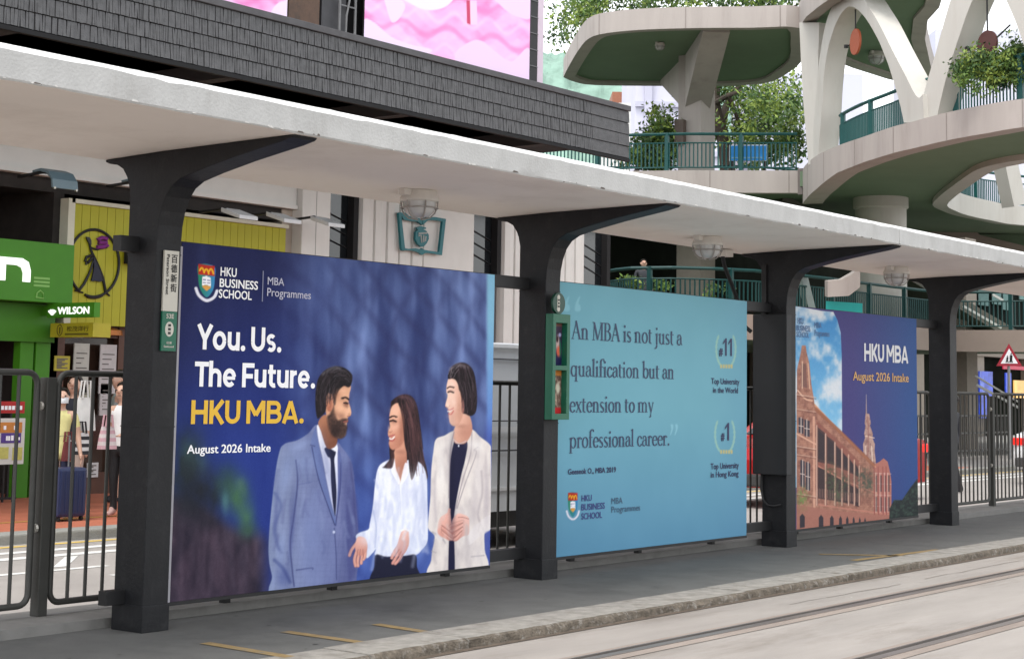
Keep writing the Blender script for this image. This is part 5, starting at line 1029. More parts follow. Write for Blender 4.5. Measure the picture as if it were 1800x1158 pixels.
a, c_ = ony(-20, 705, YN), ony(43, 726, YN); b = MB(); b.box(a[0], c_[0], YN, YN+.03, c_[2], a[2]); b.build('board', M('signal_red', (.42, .02, .02), .5, .06), t)
b = MB()
for k in range(6): u = 2+k*6.4; a, c_ = ony(u, 713, YN), ony(u+4.4, 720, YN); b.box(a[0], c_[0], YN-.006, YN-.001, c_[2], a[2])
b.build('board_print', sign_white, t)
b = MB(); a = ony(20, 726, YN); b.bar((a[0], YN+.015, a[2]), (a[0], YN+.015, 0), .03); b.build('stand', black_metal, t)

# ================================================================== FOOTBRIDGE over the junction
conc = M('pale_pink_concrete', (.40, .362, .335), .85, .08, 1.6, .1, 25, stain=((.27, .235, .215), .55, 1.3), streak=.16); conc_w = M('arch_white_concrete', (.50, .485, .445), .8, .06, 1.2, stain=((.38, .345, .30), .5, 1.1), streak=.2)
green_soffit = M('green_soffit_paint', (.15, .215, .135), .8, .08, .7); rail_teal = M('teal_railing_paint', (.005, .070, .066), .45, .12)
brg = thing('footbridge', 'curving concrete footbridge with white parabolic arches, green soffits and teal railings', 'footbridge', (35, 10, 0))
ZD = 7.8
ring_px = [(1412,298),(1418,289),(1436,274),(1472,257),(1521,240),(1569,223.5),(1605,214),(1666,198),(1738,183.6),(1800,174)]
ringp0 = None
ringp = [tuple(onz(u, v, ZD)[:2]) for u, v in ring_px]+[(27.1, 2.4), (27.4, .2), (28.4, -2)]
spur = [(32.1, 23.5), tuple(onz(1107, 301, ZD)[:2]), tuple(onz(1200, 299.5, ZD)[:2]), tuple(onz(1320, 300, ZD)[:2])]
OUT_TAIL = [(32, -4.5), (50, -4), (57, 3), (56, 12), (50, 17.5), (44, 19), (41.2, 18.6), (38.9, 23.5)]
void = [tuple(onz(u, v, 7.2)[:2]) for u, v in ((1800,286),(1765,293),(1738,303),(1702,327),(1680,343),(1664,360),(1680,370),(1702,378),(1745,387),(1800,395))]+[(50, 9), (50, 3), (43, -.5), (35, .2), (31.9, 3)]
def deckslab(name, loop, z0, z1, mats, holes=(), parent=brg):
    b = MB(); b.prism([(x, y, z0) for x, y in loop], (0, 0, z1-z0), [[(x, y, z0) for x, y in h] for h in holes])
    return b.build(name, mats, parent)
def edge_beam(name, path, z1, z0s, depth, mat, closed=False, parent=brg, flip=1):
    P = [Vector((x, y)) for x, y in path]; n = len(P); vs = []; zz = z0s if isinstance(z0s, list) else [z0s]*n
    P0 = P; P = []
    for i in range(n):
        a = P0[i-1] if (i or closed) else P0[i]; c = P0[(i+1) % n] if (i < n-1 or closed) else P0[i]; d = (c-a).normalized(); P.append(P0[i]-Vector((-d.y, d.x))*.015*flip)
    for i in range(n):
        a = P[i-1] if (i or closed) else P[i]; c = P[(i+1) % n] if (i < n-1 or closed) else P[i]; d = (c-a).normalized(); nn = Vector((-d.y, d.x))*depth*flip; q_ = P[i]+nn
        vs += [(P[i].x, P[i].y, zz[i]), (P[i].x, P[i].y, z1), (q_.x, q_.y, z1), (q_.x, q_.y, zz[i]+.02)]
    m = n if closed else n-1; fs = [(i*4+k, i*4+(k+1) % 4, ((i+1) % n)*4+(k+1) % 4, ((i+1) % n)*4+k) for i in range(m) for k in range(4)]
    if not closed: fs += [(0, 1, 2, 3), tuple((n-1)*4+k for k in range(4))]
    b = MB(); b.add(vs, fs); return b.build(name, mat, parent, smooth=30)
def densify(path, k=4):
    P = [Vector((x, y)) for x, y in path]; out = []
    for i in range(len(P)-1):
        p0 = P[max(i-1, 0)]; p1 = P[i]; p2 = P[i+1]; p3 = P[min(i+2, len(P)-1)]
        for j in range(k):
            t = j/k; out.append(tuple(.5*(2*p1+(p2-p0)*t+(2*p0-5*p1+4*p2-p3)*t*t+(3*p1-p0-3*p2+p3)*t**3)))
    return out+[tuple(P[-1])]
ring_d = densify(ringp, 4); zb_key = [6.83, 6.85, 6.92, 7.12, 7.18, 7.18, 7.18, 7.18, 7.18, 7.2, 7.2, 7.2, 7.2]
zb_d = [zb_key[min(int(i/4), 12)]*(1-(i % 4)/4)+zb_key[min(int(i/4)+1, 12)]*((i % 4)/4) for i in range(len(ring_d))]
vd = densify(void+[void[0]], 3)[:-1]
deckslab('deck', spur+[tuple(onz(1403, 300, ZD)[:2])]+ring_d+OUT_TAIL, 7.34, 7.76, green_soffit, [vd])
edge_beam('deck_fascia', ring_d, ZD, zb_d, .55, conc)
edge_beam('deck_fascia', spur+[tuple(onz(1403, 300, ZD)[:2])], ZD, 7.17, .5, conc)
vd = densify(void+[void[0]], 3)[:-1]
VFLIP = -1 if sum(vd[i-1][0]*vd[i][1]-vd[i][0]*vd[i-1][1] for i in range(len(vd))) > 0 else 1
edge_beam('void_fascia', vd, ZD, 7.18, .42, conc_w, True, flip=VFLIP)
b = MB(); a = onz(1404, 300, ZD); b.box(a[0]-.06, a[0]+.10, a[1]-.14, a[1]+.0, 7.12, 7.85); b.build('joint', M('joint_dark', (.16, .14, .13), .8, .1), brg)  # dark block over the joint between spur and ring
def railing(name, path, z, h=1.08, mat=None, parent=brg, post=2.1, gap=.115, mid=.76, solid=True):
    mat = mat or rail_teal; P = [Vector((x, y)) for x, y in path]; L = [0]
    for i in range(1, len(P)): L.append(L[-1]+(P[i]-P[i-1]).length)
    def at_(s):
        for i in range(1, len(P)):
            if s <= L[i] or i == len(P)-1:
                t = (s-L[i-1])/max(1e-6, L[i]-L[i-1]); return P[i-1].lerp(P[i], t)
    b = MB(); b.tube([(p_.x, p_.y, z+h) for p_ in P], .045, 6); b.tube([(p_.x, p_.y, z+h*mid) for p_ in P], .022, 5); b.tube([(p_.x, p_.y, z+.12) for p_ in P], .022, 5)
    rl = b.build(name, mat, parent); b = MB(); s = 0
    while s < L[-1]: p_ = at_(s); b.bar((p_.x, p_.y, z+.12), (p_.x, p_.y, z+h*mid), .03, .03); s += gap
    b.build('baluster_row', mat, rl); s = .3
    while s < L[-1]: p_ = at_(s); b = MB(); b.bar((p_.x, p_.y, z-.02), (p_.x, p_.y, z+h+.03), .11, .09); b.build('railing_post', mat, rl); s += post
    return rl
def inset(path, d):
    P = [Vector((x, y)) for x, y in path]; o = []
    for i in range(len(P)):
        dd = (P[min(i+1, len(P)-1)]-P[max(i-1, 0)]).normalized(); o.append(tuple(P[i]+Vector((-dd.y, dd.x))*d))
    return o
railing('railing', inset(spur+[tuple(onz(1402, 300, ZD)[:2])], .28), ZD)
railing('railing', inset(ring_d[8:], .62), ZD, gap=.10)
railing('railing', [(38.7, 23.2), (41.0, 18.4), (42.6, 17.6)], ZD)
railing('railing', [(x, y) for x, y in densify([(40.9, 12.25), (43.3, 12.7), (46.9, 12.3), (50.4, 10)], 4)], ZD, gap=.10)
def joints(path, z0s, z1, step, out=.021, w=.016):
    P = [Vector((x, y)) for x, y in path]; acc = step*.6; b = MB()
    for i in range(1, len(P)):
        d = P[i]-P[i-1]; L = d.length
        if L < 1e-6: continue
        d /= L; n = Vector((d.y, -d.x)); s_ = acc
        while s_ < L:
            p_ = P[i-1]+d*s_+n*(out-.004); z0 = z0s[i] if isinstance(z0s, list) else z0s; b.hexa([(p_.x-d.x*w, p_.y-d.y*w, z0+.01), (p_.x+d.x*w, p_.y+d.y*w, z0+.01), (p_.x+d.x*w+n.x*.004, p_.y+d.y*w+n.y*.004, z0+.01), (p_.x-d.x*w+n.x*.004, p_.y-d.y*w+n.y*.004, z0+.01), (p_.x-d.x*w, p_.y-d.y*w, z1-.01), (p_.x+d.x*w, p_.y+d.y*w, z1-.01), (p_.x+d.x*w+n.x*.004, p_.y+d.y*w+n.y*.004, z1-.01), (p_.x-d.x*w+n.x*.004, p_.y-d.y*w+n.y*.004, z1-.01)]); s_ += step
        acc = s_-L
    return tag(b.build('fascia_joints', M('fascia_joint_line', (.27, .24, .22), .9, .1), brg), kind='stuff')
joints(ring_d, zb_d, ZD, 2.2); joints(spur+[tuple(onz(1403, 300, ZD)[:2])], 7.17, ZD, 2.2)
# arches: traced in the vertical plane through their feet, then given a real 0.55 m thickness
B0 = onz(1430, 281, ZD); B1 = onz(1612, 213, ZD); B2 = onz(1850, 166, ZD)
def arch(name, P, Q, loop, thick=.55, holes=()):
    d = (Q-P)[:2]; d = d/np.linalg.norm(d); n = np.array([-d[1], d[0], 0.]);
    if n @ (P-EYE) < 0: n = -n
    b = MB(); b.prism([tuple(onplane(u, v, P, n)) for u, v in loop], tuple(n*thick)); return b.build(name, conc_w, brg, smooth=25)
def smoothline(L, k=4): return densify(L, k)
a_out = smoothline([(1424,287),(1429,235),(1434,180),(1438,124),(1444,80),(1451,44),(1460,18),(1470,0),(1482,-13),(1494,-19),(1506,-16),(1516,-5),(1528,14),(1545,42),(1570,92),(1590,130),(1604,158),(1610,168),(1616,172),(1622,166)])
a_in = smoothline([(1589,216),(1580,176),(1564,122),(1553,92),(1542,67),(1524,36),(1507,17),(1493,12),(1482,20),(1472,36),(1464,56),(1456,84),(1451,111),(1447,150),(1444,200),(1440,245),(1437,283)])
arch('arch', B0, B1, a_out+[(1624, 214)]+a_in)
c_out = smoothline([(1622.6,170),(1627,153),(1636,122),(1644,96),(1658,44),(1671,0),(1688,-50),(1712,-88),(1740,-100),(1766,-76),(1784,-36),(1802,8),(1825,66),(1848,130),(1856,165)])
c_in = smoothline([(1826,176),(1814,122),(1800,80),(1784,36),(1768,0),(1756,-22),(1740,-36),(1725,-28),(1710,0),(1698,29),(1689,56),(1680,82),(1671,112),(1662,142),(1654,174),(1647,206)])
arch('arch', B1, B2, c_out+c_in+[(1624.6, 212)], .6)
e0 = B0; e1 = B0+np.array([.9, 2.2, 0]);
arch('arch_leg', e0, e1, [(1405,40),(1440,40),(1438,120),(1435,190),(1433,240),(1436,286),(1421,290),(1417,240),(1412,180),(1408,110)], .5)
b = MB(); b.bar(fp(1783, 362, 52.), fp(1768, 292, 52.), .55, .5); b.build('arch_leg', conc_w, brg)
# roofs over the walkway
ZR = 11.6
rp = [(991,136),(1000,118),(1018,88),(1036,68),(1066,59),(1127,53),(1221,50),(1320,49.5),(1404,49.5),(1412,80),(1408,108),(1385,128),(1355,144),(1310,150),(1250,152),(1167,151.5),(1047,150),(1010,144)]
roof1 = [tuple(onz(u, v, ZR)[:2]) for u, v in rp]; roof1 = densify(roof1+[roof1[0]], 3)[:-1]
deckslab('roof_soffit', roof1, ZR+.10, ZR+.5, green_soffit); edge_beam('roof_fascia', roof1, ZR+.60, ZR, .38, conc, True)
rp2 = [(1405,50),(1418,30),(1440,12),(1466,-6),(1520,-30),(1600,-45),(1660,-20),(1650,14),(1630,36),(1625,70),(1636,120),(1648,160),(1600,148),(1560,139),(1500,120),(1470,108),(1440,98),(1414,92)]
roof2 = [tuple(onz(u, v, ZR)[:2]) for u, v in rp2]
joints(roof1, ZR, ZR+.6, 2.6)
deckslab('roof_soffit', roof2, ZR+.10, ZR+.55, green_soffit); edge_beam('roof_fascia', roof2, ZR+.70, ZR, .38, conc, True)
cx, cy = onz(1224, 300, ZD)[:2]; dv = ray(1224, 250); dv = dv/np.linalg.norm(dv[:2]); cx, cy = cx+dv[0]*3.2, cy+dv[1]*3.2
b = MB(); b.box(cx-.42, cx+.42, cy-.40, cy+.40, ZD-.4, ZR+.1); b.build('roof_column', conc, brg, bevel=.03)
for (u, v) in ((1262, 52), (1178, 150)):
    e = onz(u, v, ZR); dxy = np.array([e[0]-cx, e[1]-cy]); L = np.linalg.norm(dxy); dxy /= L; n = np.array([-dxy[1], dxy[0]])*.38
    pf = [(0, ZR+.12), (L-.3, ZR+.12), (L-.3, ZR-.02), (.55, ZR-1.35), (0, ZR-1.6)]
    b = MB(); b.prism([(cx+dxy[0]*s-n[0], cy+dxy[1]*s-n[1], z) for s, z in pf], (2*n[0], 2*n[1], 0)); b.build('roof_bracket', conc, brg)
b = MB(); b.box(cx-.62, cx-.44, cy+.1, cy+.4, ZD+1.2, ZD+1.9); b.build('utility_box', M('brown_box', (.12, .09, .075), .6, .1), brg)
# round pier and lower landing
px_, py_ = onz(1548, 357, 7.2)[:2]
b = MB(); b.lathe([(.74, -.1), (.74, 7.0), (.80, 7.05), (.80, 7.34)], (px_, py_, 0), 36); b.build('round_pier', conc_w, brg, smooth=40)
ZL = 3.5
lowp = [tuple(onz(u, v, ZL+1.1)[:2]) for u, v in ((985,504),(1015,488),(1040,478),(1070,473),(1100,470),(1180,469),(1260,471),(1340,475))]+[(33.2, 11.6), (37, 11.5), tuple(onz(1665, 580, ZL)[:2]), tuple(onz(1735, 580, ZL)[:2]), tuple(onz(1800, 580, ZL)[:2]), (40.8, 7.2)]
deckslab('landing', lowp+[(46, 7), (48, 20), (40, 25), (34, 23)], ZL-.5, ZL-.02, green_soffit)
edge_beam('landing_fascia', lowp, ZL, ZL-.62, .4, M('landing_concrete_shaded', (.27, .22, .185), .8, .08, 1.5))  # concrete colour lowered to stand in for shade under the bridge
railing('railing', inset(lowp, .25), ZL, 1.1, M('teal_paint_shaded', (.005, .048, .046), .5, .12), gap=.12)  # darker copy of the railing teal, with the bridge's shade in the colour
b = MB(); b.box(cx-.43, cx+.43, cy-.41, cy+.41, -.1, 7.33); b.build('square_pier', M('brown_grey_concrete', (.27, .235, .20), .8, .08), brg)
b = MB(); b.bar(fp(1024, 500, 41.), fp(1037, 395, 41.), .34, .5); b.bar(fp(1013, 470, 41.3), fp(1019, 400, 41.3), .2, .4); b.build('raking_strut', M('brown_concrete', (.33, .24, .19), .8, .08), brg)
b = MB(); q0 = EYE+ray(1702, 560)*53.; b.box(q0[0]-.4, q0[0]+.45, q0[1]-.1, q0[1]+.8, -.1, 6.5); b.build('square_pier', M('brown_grey_concrete', (.27, .235, .20)), brg)
# stair between landing and deck with white hand rails
b = MB(); s0, s1 = np.array((44.5, 11.8, ZL)), np.array((38.2, 16.4, 7.3)); b.bar(s0, s1, 2.4, .35); b.build('stair_flight', M('stair_dark_concrete', (.10, .095, .08), .85, .1), brg)
b = MB(); b.bar(tuple(onplane(1693, 538, (43, 10, 3), FWD)), tuple(onplane(1760, 576, (43, 10, 3), FWD)), .07); b.bar(tuple(onplane(1745, 518, (43, 10, 3), FWD)), tuple(onplane(1763, 528, (43, 10, 3), FWD)), .07); b.bar(tuple(onplane(1716, 676, (43, 10, 3), FWD)), tuple(onplane(1790, 716, (43, 10, 3), FWD)), .07); b.bar(tuple(onplane(1714, 660, (43, 10, 3), FWD)), tuple(onplane(1790, 706, (43, 10, 3), FWD)), .05); b.build('hand_rail', M('pale_hand_rail', (.48, .48, .46), .4, .08), brg)
b = MB(); b.prism([fp(1685, 470, 56), fp(1830, 470, 56), fp(1830, 590, 56), fp(1685, 590, 56)], tuple(FWD*1.5)); b.build('stair_core', M('stair_core_dark', (.018, .022, .021), .9, .3, 2., spec=0.), brg)  # dark backing wall, added so the space under the bridge looks shaded
for (u0, u1, v0, v1) in ((1720, 1738, 506, 538), (1744, 1760, 512, 536), (1763, 1776, 516, 546), (1792, 1812, 516, 528)): b = MB(); b.prism([fp(u0, v0, 55.8), fp(u1, v0+2, 55.8), fp(u1, v1, 55.8), fp(u0, v1-2, 55.8)], tuple(FWD*.1)); b.build('core_window', M('pale_teal_pane', (.16, .27, .27), .3, .3, 4.), brg)
b = MB(); b.prism([fp(1588, 386, 60), fp(1690, 396, 60), fp(1712, 402, 60), fp(1722, 413, 60), fp(1800, 432, 60), fp(1840, 445, 60), fp(1840, 475, 60), fp(1588, 475, 60)], tuple(FWD*1.2)); b.build('ramp_beam', M('landing_concrete_shaded', (.27, .22, .185)), brg)
b = MB(); b.prism([fp(1722, 405, 60.6), fp(1840, 405, 60.6), fp(1840, 500, 60.6), fp(1722, 500, 60.6)], tuple(FWD*1.2)); b.build('ramp_soffit', green_soffit, brg)
# curved ramp parapet and teal hoarding beside the round pier
D_ = 43.0
b = MB(); b.prism([fp(1455, 494, D_), fp(1480, 491.5, D_), fp(1500, 480, D_), fp(1512, 470, D_), fp(1512, 505, D_), fp(1492, 520, D_), fp(1455, 522, D_)], tuple(FWD*.4)); b.build('ramp_parapet', conc, brg)
b = MB(); b.hexa([fp(1452, 529, D_+.3), fp(1516, 533, D_+.3), fp(1516, 533, D_+.5), fp(1452, 529, D_+.5), fp(1452, 640, D_+.3), fp(1516, 640, D_+.3), fp(1516, 640, D_+.5), fp(1452, 640, D_+.5)][4:]+[fp(1452, 529, D_+.3), fp(1516, 533, D_+.3), fp(1516, 533, D_+.5), fp(1452, 529, D_+.5)]) ; b.build('teal_hoarding', M('turquoise_panel', (.01, .34, .32), .5, .05), brg)
b = MB(); b.bar(fp(1410, 488, D_+1), fp(1428, 560, D_+1), .24, .2); b.build('stair_string', M('stair_grey', (.20, .24, .23), .6, .1), brg)
# orange and maroon discs hung in the arches
def disc(label, u, v, P, Q, col, r):
    d = (Q-P)[:2]; d = d/np.linalg.norm(d); n = np.array([-d[1], d[0], 0.])
    if n @ (P-EYE) < 0: n = -n
    c = onplane(u, v, P+n*.28, n); t = thing('hanging_disc', label, 'disc', tuple(c)); ex = np.array([d[0], d[1], 0]); ez = np.array([0, 0, 1.])
    b = MB(); b.prism([tuple(c+ex*r*math.cos(a)+ez*r*math.sin(a)-n*.03) for a in np.linspace(0, 2*math.pi, 33)[:-1]], tuple(n*.06)); b.build('disc_plate', M('disc_'+label.split()[0], col, .5, .08), t, bevel=.008)
    b = MB(); b.tube([tuple(c+ez*r), tuple(c+ez*(r+.75))], .02, 6); b.tube([tuple(c-ex*r), tuple(c-ex*(r+.30))], .02, 6)
    if 'maroon' in label: b.tube([tuple(c+ex*r+ez*.1), tuple(c+ex*(r+.4)+ez*.3)], .02, 6)
    b.build('rod', black_metal, t)
    b = MB(); b.lathe([(.06, -.03), (.06, .05)], tuple(c-ex*(r+.32)), 10); b.build('fixing', black_metal, t)
disc('orange round disc hung in the left white arch of the footbridge', 1504, 74, B0, B1, (.42, .10, .045), .335); disc('maroon round disc hung in the right white arch of the footbridge', 1736, 78, B1, B2, (.075, .018, .014), .30)
# ceiling lamps under the bridge roofs
e = onz(1160, 76, ZR+.08); bulkhead(tuple(e), 'caged lamp under the green roof at the left end of the footbridge', 'caged lamps under the footbridge', 1.0)
e = onz(1541, 92, ZR+.08); bulkhead(tuple(e), 'broad pale lamp seen through the left white arch of the footbridge', 'caged lamps under the footbridge', 1.7)
# blue notice on the walkway
D2 = (onz(1315, 300, ZD)-EYE) @ FWD+.55
t = thing('notice_sign', 'bright blue notice panel on two legs behind the footbridge railing', 'sign', fp(1313, 300, D2))
b = MB(); b.prism([fp(1283.5, 256.5, D2), fp(1347, 256, D2), fp(1347, 282, D2), fp(1284, 282.5, D2)], tuple(FWD*.05)); b.build('panel', M('notice_blue', (.03, .30, .78), .5, .05), t)
b = MB(); b.prism([fp(1282, 255, D2+.06), fp(1348.5, 254.5, D2+.06), fp(1348.5, 283.5, D2+.06), fp(1282, 284, D2+.06)], tuple(FWD*.03)); b.build('white_border', sign_white, t)
b = MB(); b.bar(fp(1287, 284, D2+.05), fp(1287, 301, D2+.05), .06); b.bar(fp(1344, 284, D2+.05), fp(1344, 301, D2+.05), .06); b.build('leg', black_metal, t)
b = MB(); b.prism([fp(1286, 276.5, D2-.01), fp(1340, 276, D2-.01), fp(1340, 278.5, D2-.01), fp(1286, 279, D2-.01)], tuple(FWD*.006)); b.build('small_print', M('pale_blue_print', (.2, .45, .68), .5, .05), t)

# ================================================================== BACKDROP: towers, hill, arcade
def tower(label, u0, u1, vt, D, mat, rib=None, name='tower_block'):
    p0, p1 = EYE+ray(u0, 680)*D, EYE+ray(u1, 680)*D; zt = (EYE+ray((u0+u1)/2, vt)*D)[2]; d = (p1-p0)[:2]; L = np.linalg.norm(d); d /= L; n = np.array([d[1], -d[0]])
    if n @ (p0-EYE)[:2] < 0: n = -n
    t = thing(name, label, 'building', (p0[0], p0[1], 0)); b = MB()
    b.prism([(p0[0], p0[1], -.1), (p1[0], p1[1], -.1), (p1[0]+n[0]*14, p1[1]+n[1]*14, -.1), (p0[0]+n[0]*14, p0[1]+n[1]*14, -.1)], (0, 0, zt+.1)); b.build('wall', mat, t)
    if rib:
        b = MB(); k = 0.6
        while k < L-.5:
            q_ = p0[:2]+d*k-n*.02; b.prism([(q_[0], q_[1], 0), (q_[0]+d[0]*rib[0], q_[1]+d[1]*rib[0], 0), (q_[0]+d[0]*rib[0]-n[0]*.4, q_[1]+d[1]*rib[0]-n[1]*.4, 0), (q_[0]-n[0]*.4, q_[1]-n[1]*.4, 0)], (0, 0, zt)); k += rib[1]
        b.build('pilaster', rib[2], t)
        b = MB(); z = 4.0
        while z < zt: 
            b.prism([(p0[0]-n[0]*.05, p0[1]-n[1]*.05, z), (p1[0]-n[0]*.05, p1[1]-n[1]*.05, z), (p1[0]-n[0]*.25, p1[1]-n[1]*.25, z), (p0[0]-n[0]*.25, p0[1]-n[1]*.25, z)], (0, 0, .35)); z += 3.3
        b.build('floor_band', rib[2], t)
    return t
lav = M('lavender_wall', (.56, .56, .66), .7, .06, .3); lavd = M('lavender_rib', (.46, .46, .56), .7, .06, .3)
tower('pale lavender tower with vertical ribs beyond the footbridge walkway', 1112, 1262, 66, 112, lav, (.5, 2.4, lavd)); tower('plain pale lavender block seen between the tree and the white arch', 1330, 1520, 118, 118, M('lavender_plain', (.55, .56, .66), .8, .04, .2))
tower('narrow white block at the left of the lavender tower', 1070, 1104, 172, 96, M('white_block', (.62, .62, .6), .7, .05)); tower('low terracotta roofed house under the left footbridge roof', 1071, 1106, 152, 128, M('terracotta_wall', (.30, .12, .07), .7, .15))
tower('plain pale grey block seen through the right white arch', 1650, 1900, 40, 125, M('pale_grey_block', (.55, .56, .64), .8, .04, .2))
# wooded hill, distance haze mixed into its pale colour
b = MB(); nu, nv = 220, 70; vs = []
for j in range(nv):
    for i in range(nu):
        u = 820+(1500-820)*i/(nu-1); D = 420+j*5; top = 98+26*((u-957)/160.)+6*math.sin(u*.05)+3*math.sin(u*.13+1)
        v = 690-(690-top)*sst(np.array(j/(nv-1)))**.8; P_ = EYE+ray(u, float(v))*D; h_ = float(fbm(np.array(P_[0]*.10), np.array(P_[1]*.10+P_[2]*.08), 6, 4)); vs.append((P_[0], P_[1], max(P_[2], -1)+(h_-.5)*9))
b.add(vs, [(j*nu+i, j*nu+i+1, (j+1)*nu+i+1, (j+1)*nu+i) for j in range(nv-1) for i in range(nu-1)])
tag(b.build('hill', M('wooded_hill', (.20, .31, .255), .9, .28, .12, .8, .5, stain=((.28, .40, .34), .7, .08))), kind='structure')
# dark arcade under the bridge
arc_w = M('arcade_wall', (.014, .016, .013), .95, .3, 1.5, spec=0.)
t = thing('arcade_building', 'dark arcade of shops with lit blue screens beyond the footbridge', 'building', (60, 15, 0))
b = MB(); b.box(22, 90, 21, 30, -.1, 7.6); b.build('wall', arc_w, t)
b = MB(); b.box(24, 88, 20.4, 20.98, 3.4, 4.1); b.build('awning', M('arcade_fascia', (.20, .17, .14), .7, .1), t)
for k in range(9): b = MB(); b.box(26+k*6.5, 26.8+k*6.5, 20.5, 20.98, -.1, 3.4); b.build('pier', M('arcade_pier', (.24, .205, .165), .7, .1), t)
scr = M('blue_lit_screen', (.015, .04, .30), .3, .8, 1.6, stain=((.2, .28, .5), .8, 1.3), emit=.3)
def screen(u0, u1, v0, v1, m=scr, nm='lit_screen'):
    Y = 20.3; a, c_ = ony(u0, v0, Y), ony(u1, v1, Y); b = MB(); b.box(a[0], c_[0], Y, Y+.06, c_[2], a[2]); return b.build(nm, m, t)
screen(1722, 1746, 652, 735); screen(1768, 1778, 655, 690); screen(1500, 1512, 560, 640)
screen(1783, 1830, 668, 700, M('warm_lit_window', (.55, .32, .10), .4, .5, .6, emit=.35), 'lit_window'); screen(1764, 1830, 642, 652, M('red_awning_glow', (.22, .01, .03), .4, .2, emit=.5), 'red_strip')  # the red strip is an awning, brightened by emission of its own
screen(1350, 1420, 640, 700, M('warm_lit_window', (.55, .32, .10)), 'lit_window')

# ================================================================== TREES AND PLANTS
leaf_l = M('leaf_light', (.20, .27, .05), .55, .35, 1.2, spec=.3); leaf_d = M('leaf_dark', (.050, .10, .030), .55, .35, 1.2, spec=.3); leaf_m = M('leaf_mid', (.11, .185, .042), .55, .35, 1.2, spec=.3)
bark = M('bark', (.055, .042, .032), .9, .3, 6., .5, 20, streak=.3)
def foliage(b, clumps, size, R, dens=1.0):
    """leaf-sized faces spread in the volume of many small clumps; material by clump and chance"""
    for (c, r, n) in clumps:
        cm = R.choice((0, 1, 1, 2, 2)); n = int(n*dens)
        for _ in range(n):
            d = Vector((R.gauss(0, 1), R.gauss(0, 1), R.gauss(0, 1))).normalized()*(R.random()**.45); p_ = Vector(c)+Vector((d.x*r[0], d.y*r[1], d.z*r[2]))
            a = Vector((R.gauss(0, 1), R.gauss(0, 1), R.gauss(0, .7))).normalized(); e = a.orthogonal().normalized(); e = (e*math.cos(q_ := R.random()*6.28)+a.cross(e)*math.sin(q_)); f = a.cross(e); s_ = size*R.uniform(.6, 1.3)
            b.m = cm if R.random() < .7 else R.randrange(3)
            b.add([p_-e*s_, p_-f*s_*.42, p_+e*s_, p_+f*s_*.42], [(0, 1, 2, 3)])
def tree(label, base, trunk_pts, rads, clumps, size, seed, dens=1.0, cat='tree', name='leafy_tree', leaves=(0, 0, 0)):
    t = thing(name, label, cat, base); R = random.Random(seed); b = MB()
    if trunk_pts:
        for pts, r in zip(trunk_pts, rads): b.tube(pts, r, 8)
        b.build('trunk', bark, t, smooth=True)
    b = MB(); foliage(b, clumps, size, R, dens); b.build('crown', [leaf_l, leaf_m, leaf_d], t); return t
def pxclumps(L, D, R, spread, rr, n):
    out = []
    for (u, v, su, sv, k) in L:
        for _ in range(k):
            c = fp(u+R.gauss(0, su), v+R.gauss(0, sv), D+R.uniform(-spread, spread)); r = rr*R.uniform(.6, 1.3); out.append((c, (r, r, r*.75), int(n*R.uniform(.6, 1.3))))
    return out
R = random.Random(11)
D = 60.; g = EYE+ray(1268, 330)*D
tk = [[(g[0]+.4, g[1]-.4, 0), fp(1282, 330, D), fp(1275, 255, D), fp(1262, 212, D), fp(1256, 180, D), fp(1258, 150, D)], [fp(1268, 226, D), fp(1276, 188, D+1), fp(1292, 160, D+1), fp(1330, 120, D+1)], [fp(1256, 182, D), fp(1280, 168, D-1), fp(1304, 160, D-1)], [fp(1280, 168, D), fp(1292, 195, D), fp(1300, 225, D)]]
tree('tall leafy tree with a dark leaning trunk behind the footbridge walkway', (g[0]+.4, g[1]-.4, 0), tk, [[.34, .30, .26, .24, .2, .16], [.16, .14, .1, .05], [.12, .09, .05], [.1, .08, .04]],
     pxclumps([(1350, 190, 26, 30, 18), (1335, 245, 26, 24, 14), (1385, 250, 16, 30, 7), (1300, 235, 18, 24, 12), (1318, 170, 22, 14, 10), (1370, 165, 22, 14, 10), (1270, 165, 14, 10, 5), (1395, 190, 8, 20, 5), (1235, 170, 14, 8, 4)], D, R, 2.4, .75, 85), .095, 21)
D = 63.; g = EYE+ray(1240, 400)*D
tree('broad tree whose crown shows above the left footbridge roof', (g[0], g[1], 0), [[(g[0], g[1], 0), fp(1240, 300, D), fp(1230, 140, D), fp(1215, 40, D)], [fp(1230, 140, D), fp(1120, 40, D), fp(1030, 25, D)], [fp(1232, 150, D), fp(1330, 50, D), fp(1400, 10, D)]], [[.4, .35, .3, .15], [.2, .12, .05], [.2, .12, .05]],
     pxclumps([(1120, -26, 50, 14, 24), (1200, -16, 40, 12, 16), (1290, -22, 50, 12, 20), (1370, -18, 40, 12, 16), (1040, -10, 26, 12, 8), (1050, 18, 22, 8, 7), (1015, 22, 18, 14, 6), (1000, 52, 10, 14, 3), (985, 66, 7, 12, 2), (1180, 2, 70, 4, 10), (1350, 4, 50, 4, 8)], D, R, 3, .8, 80), .10, 22)
D = 52.; g = onz(1160, 301, ZD)
tree('dark green shrub behind the footbridge railing, left of the square column', (g[0]+1.5, g[1]+2, ZD), [[(g[0]+1.5, g[1]+2, ZD), fp(1160, 240, D), fp(1168, 200, D)]], [[.08, .05, .02]],
     pxclumps([(1165, 232, 12, 18, 18), (1150, 262, 22, 16, 26), (1125, 270, 18, 14, 16), (1185, 258, 10, 20, 10), (1170, 205, 8, 8, 5)], D, R, .9, .5, 75), .08, 23, name='leafy_shrub', cat='shrub')
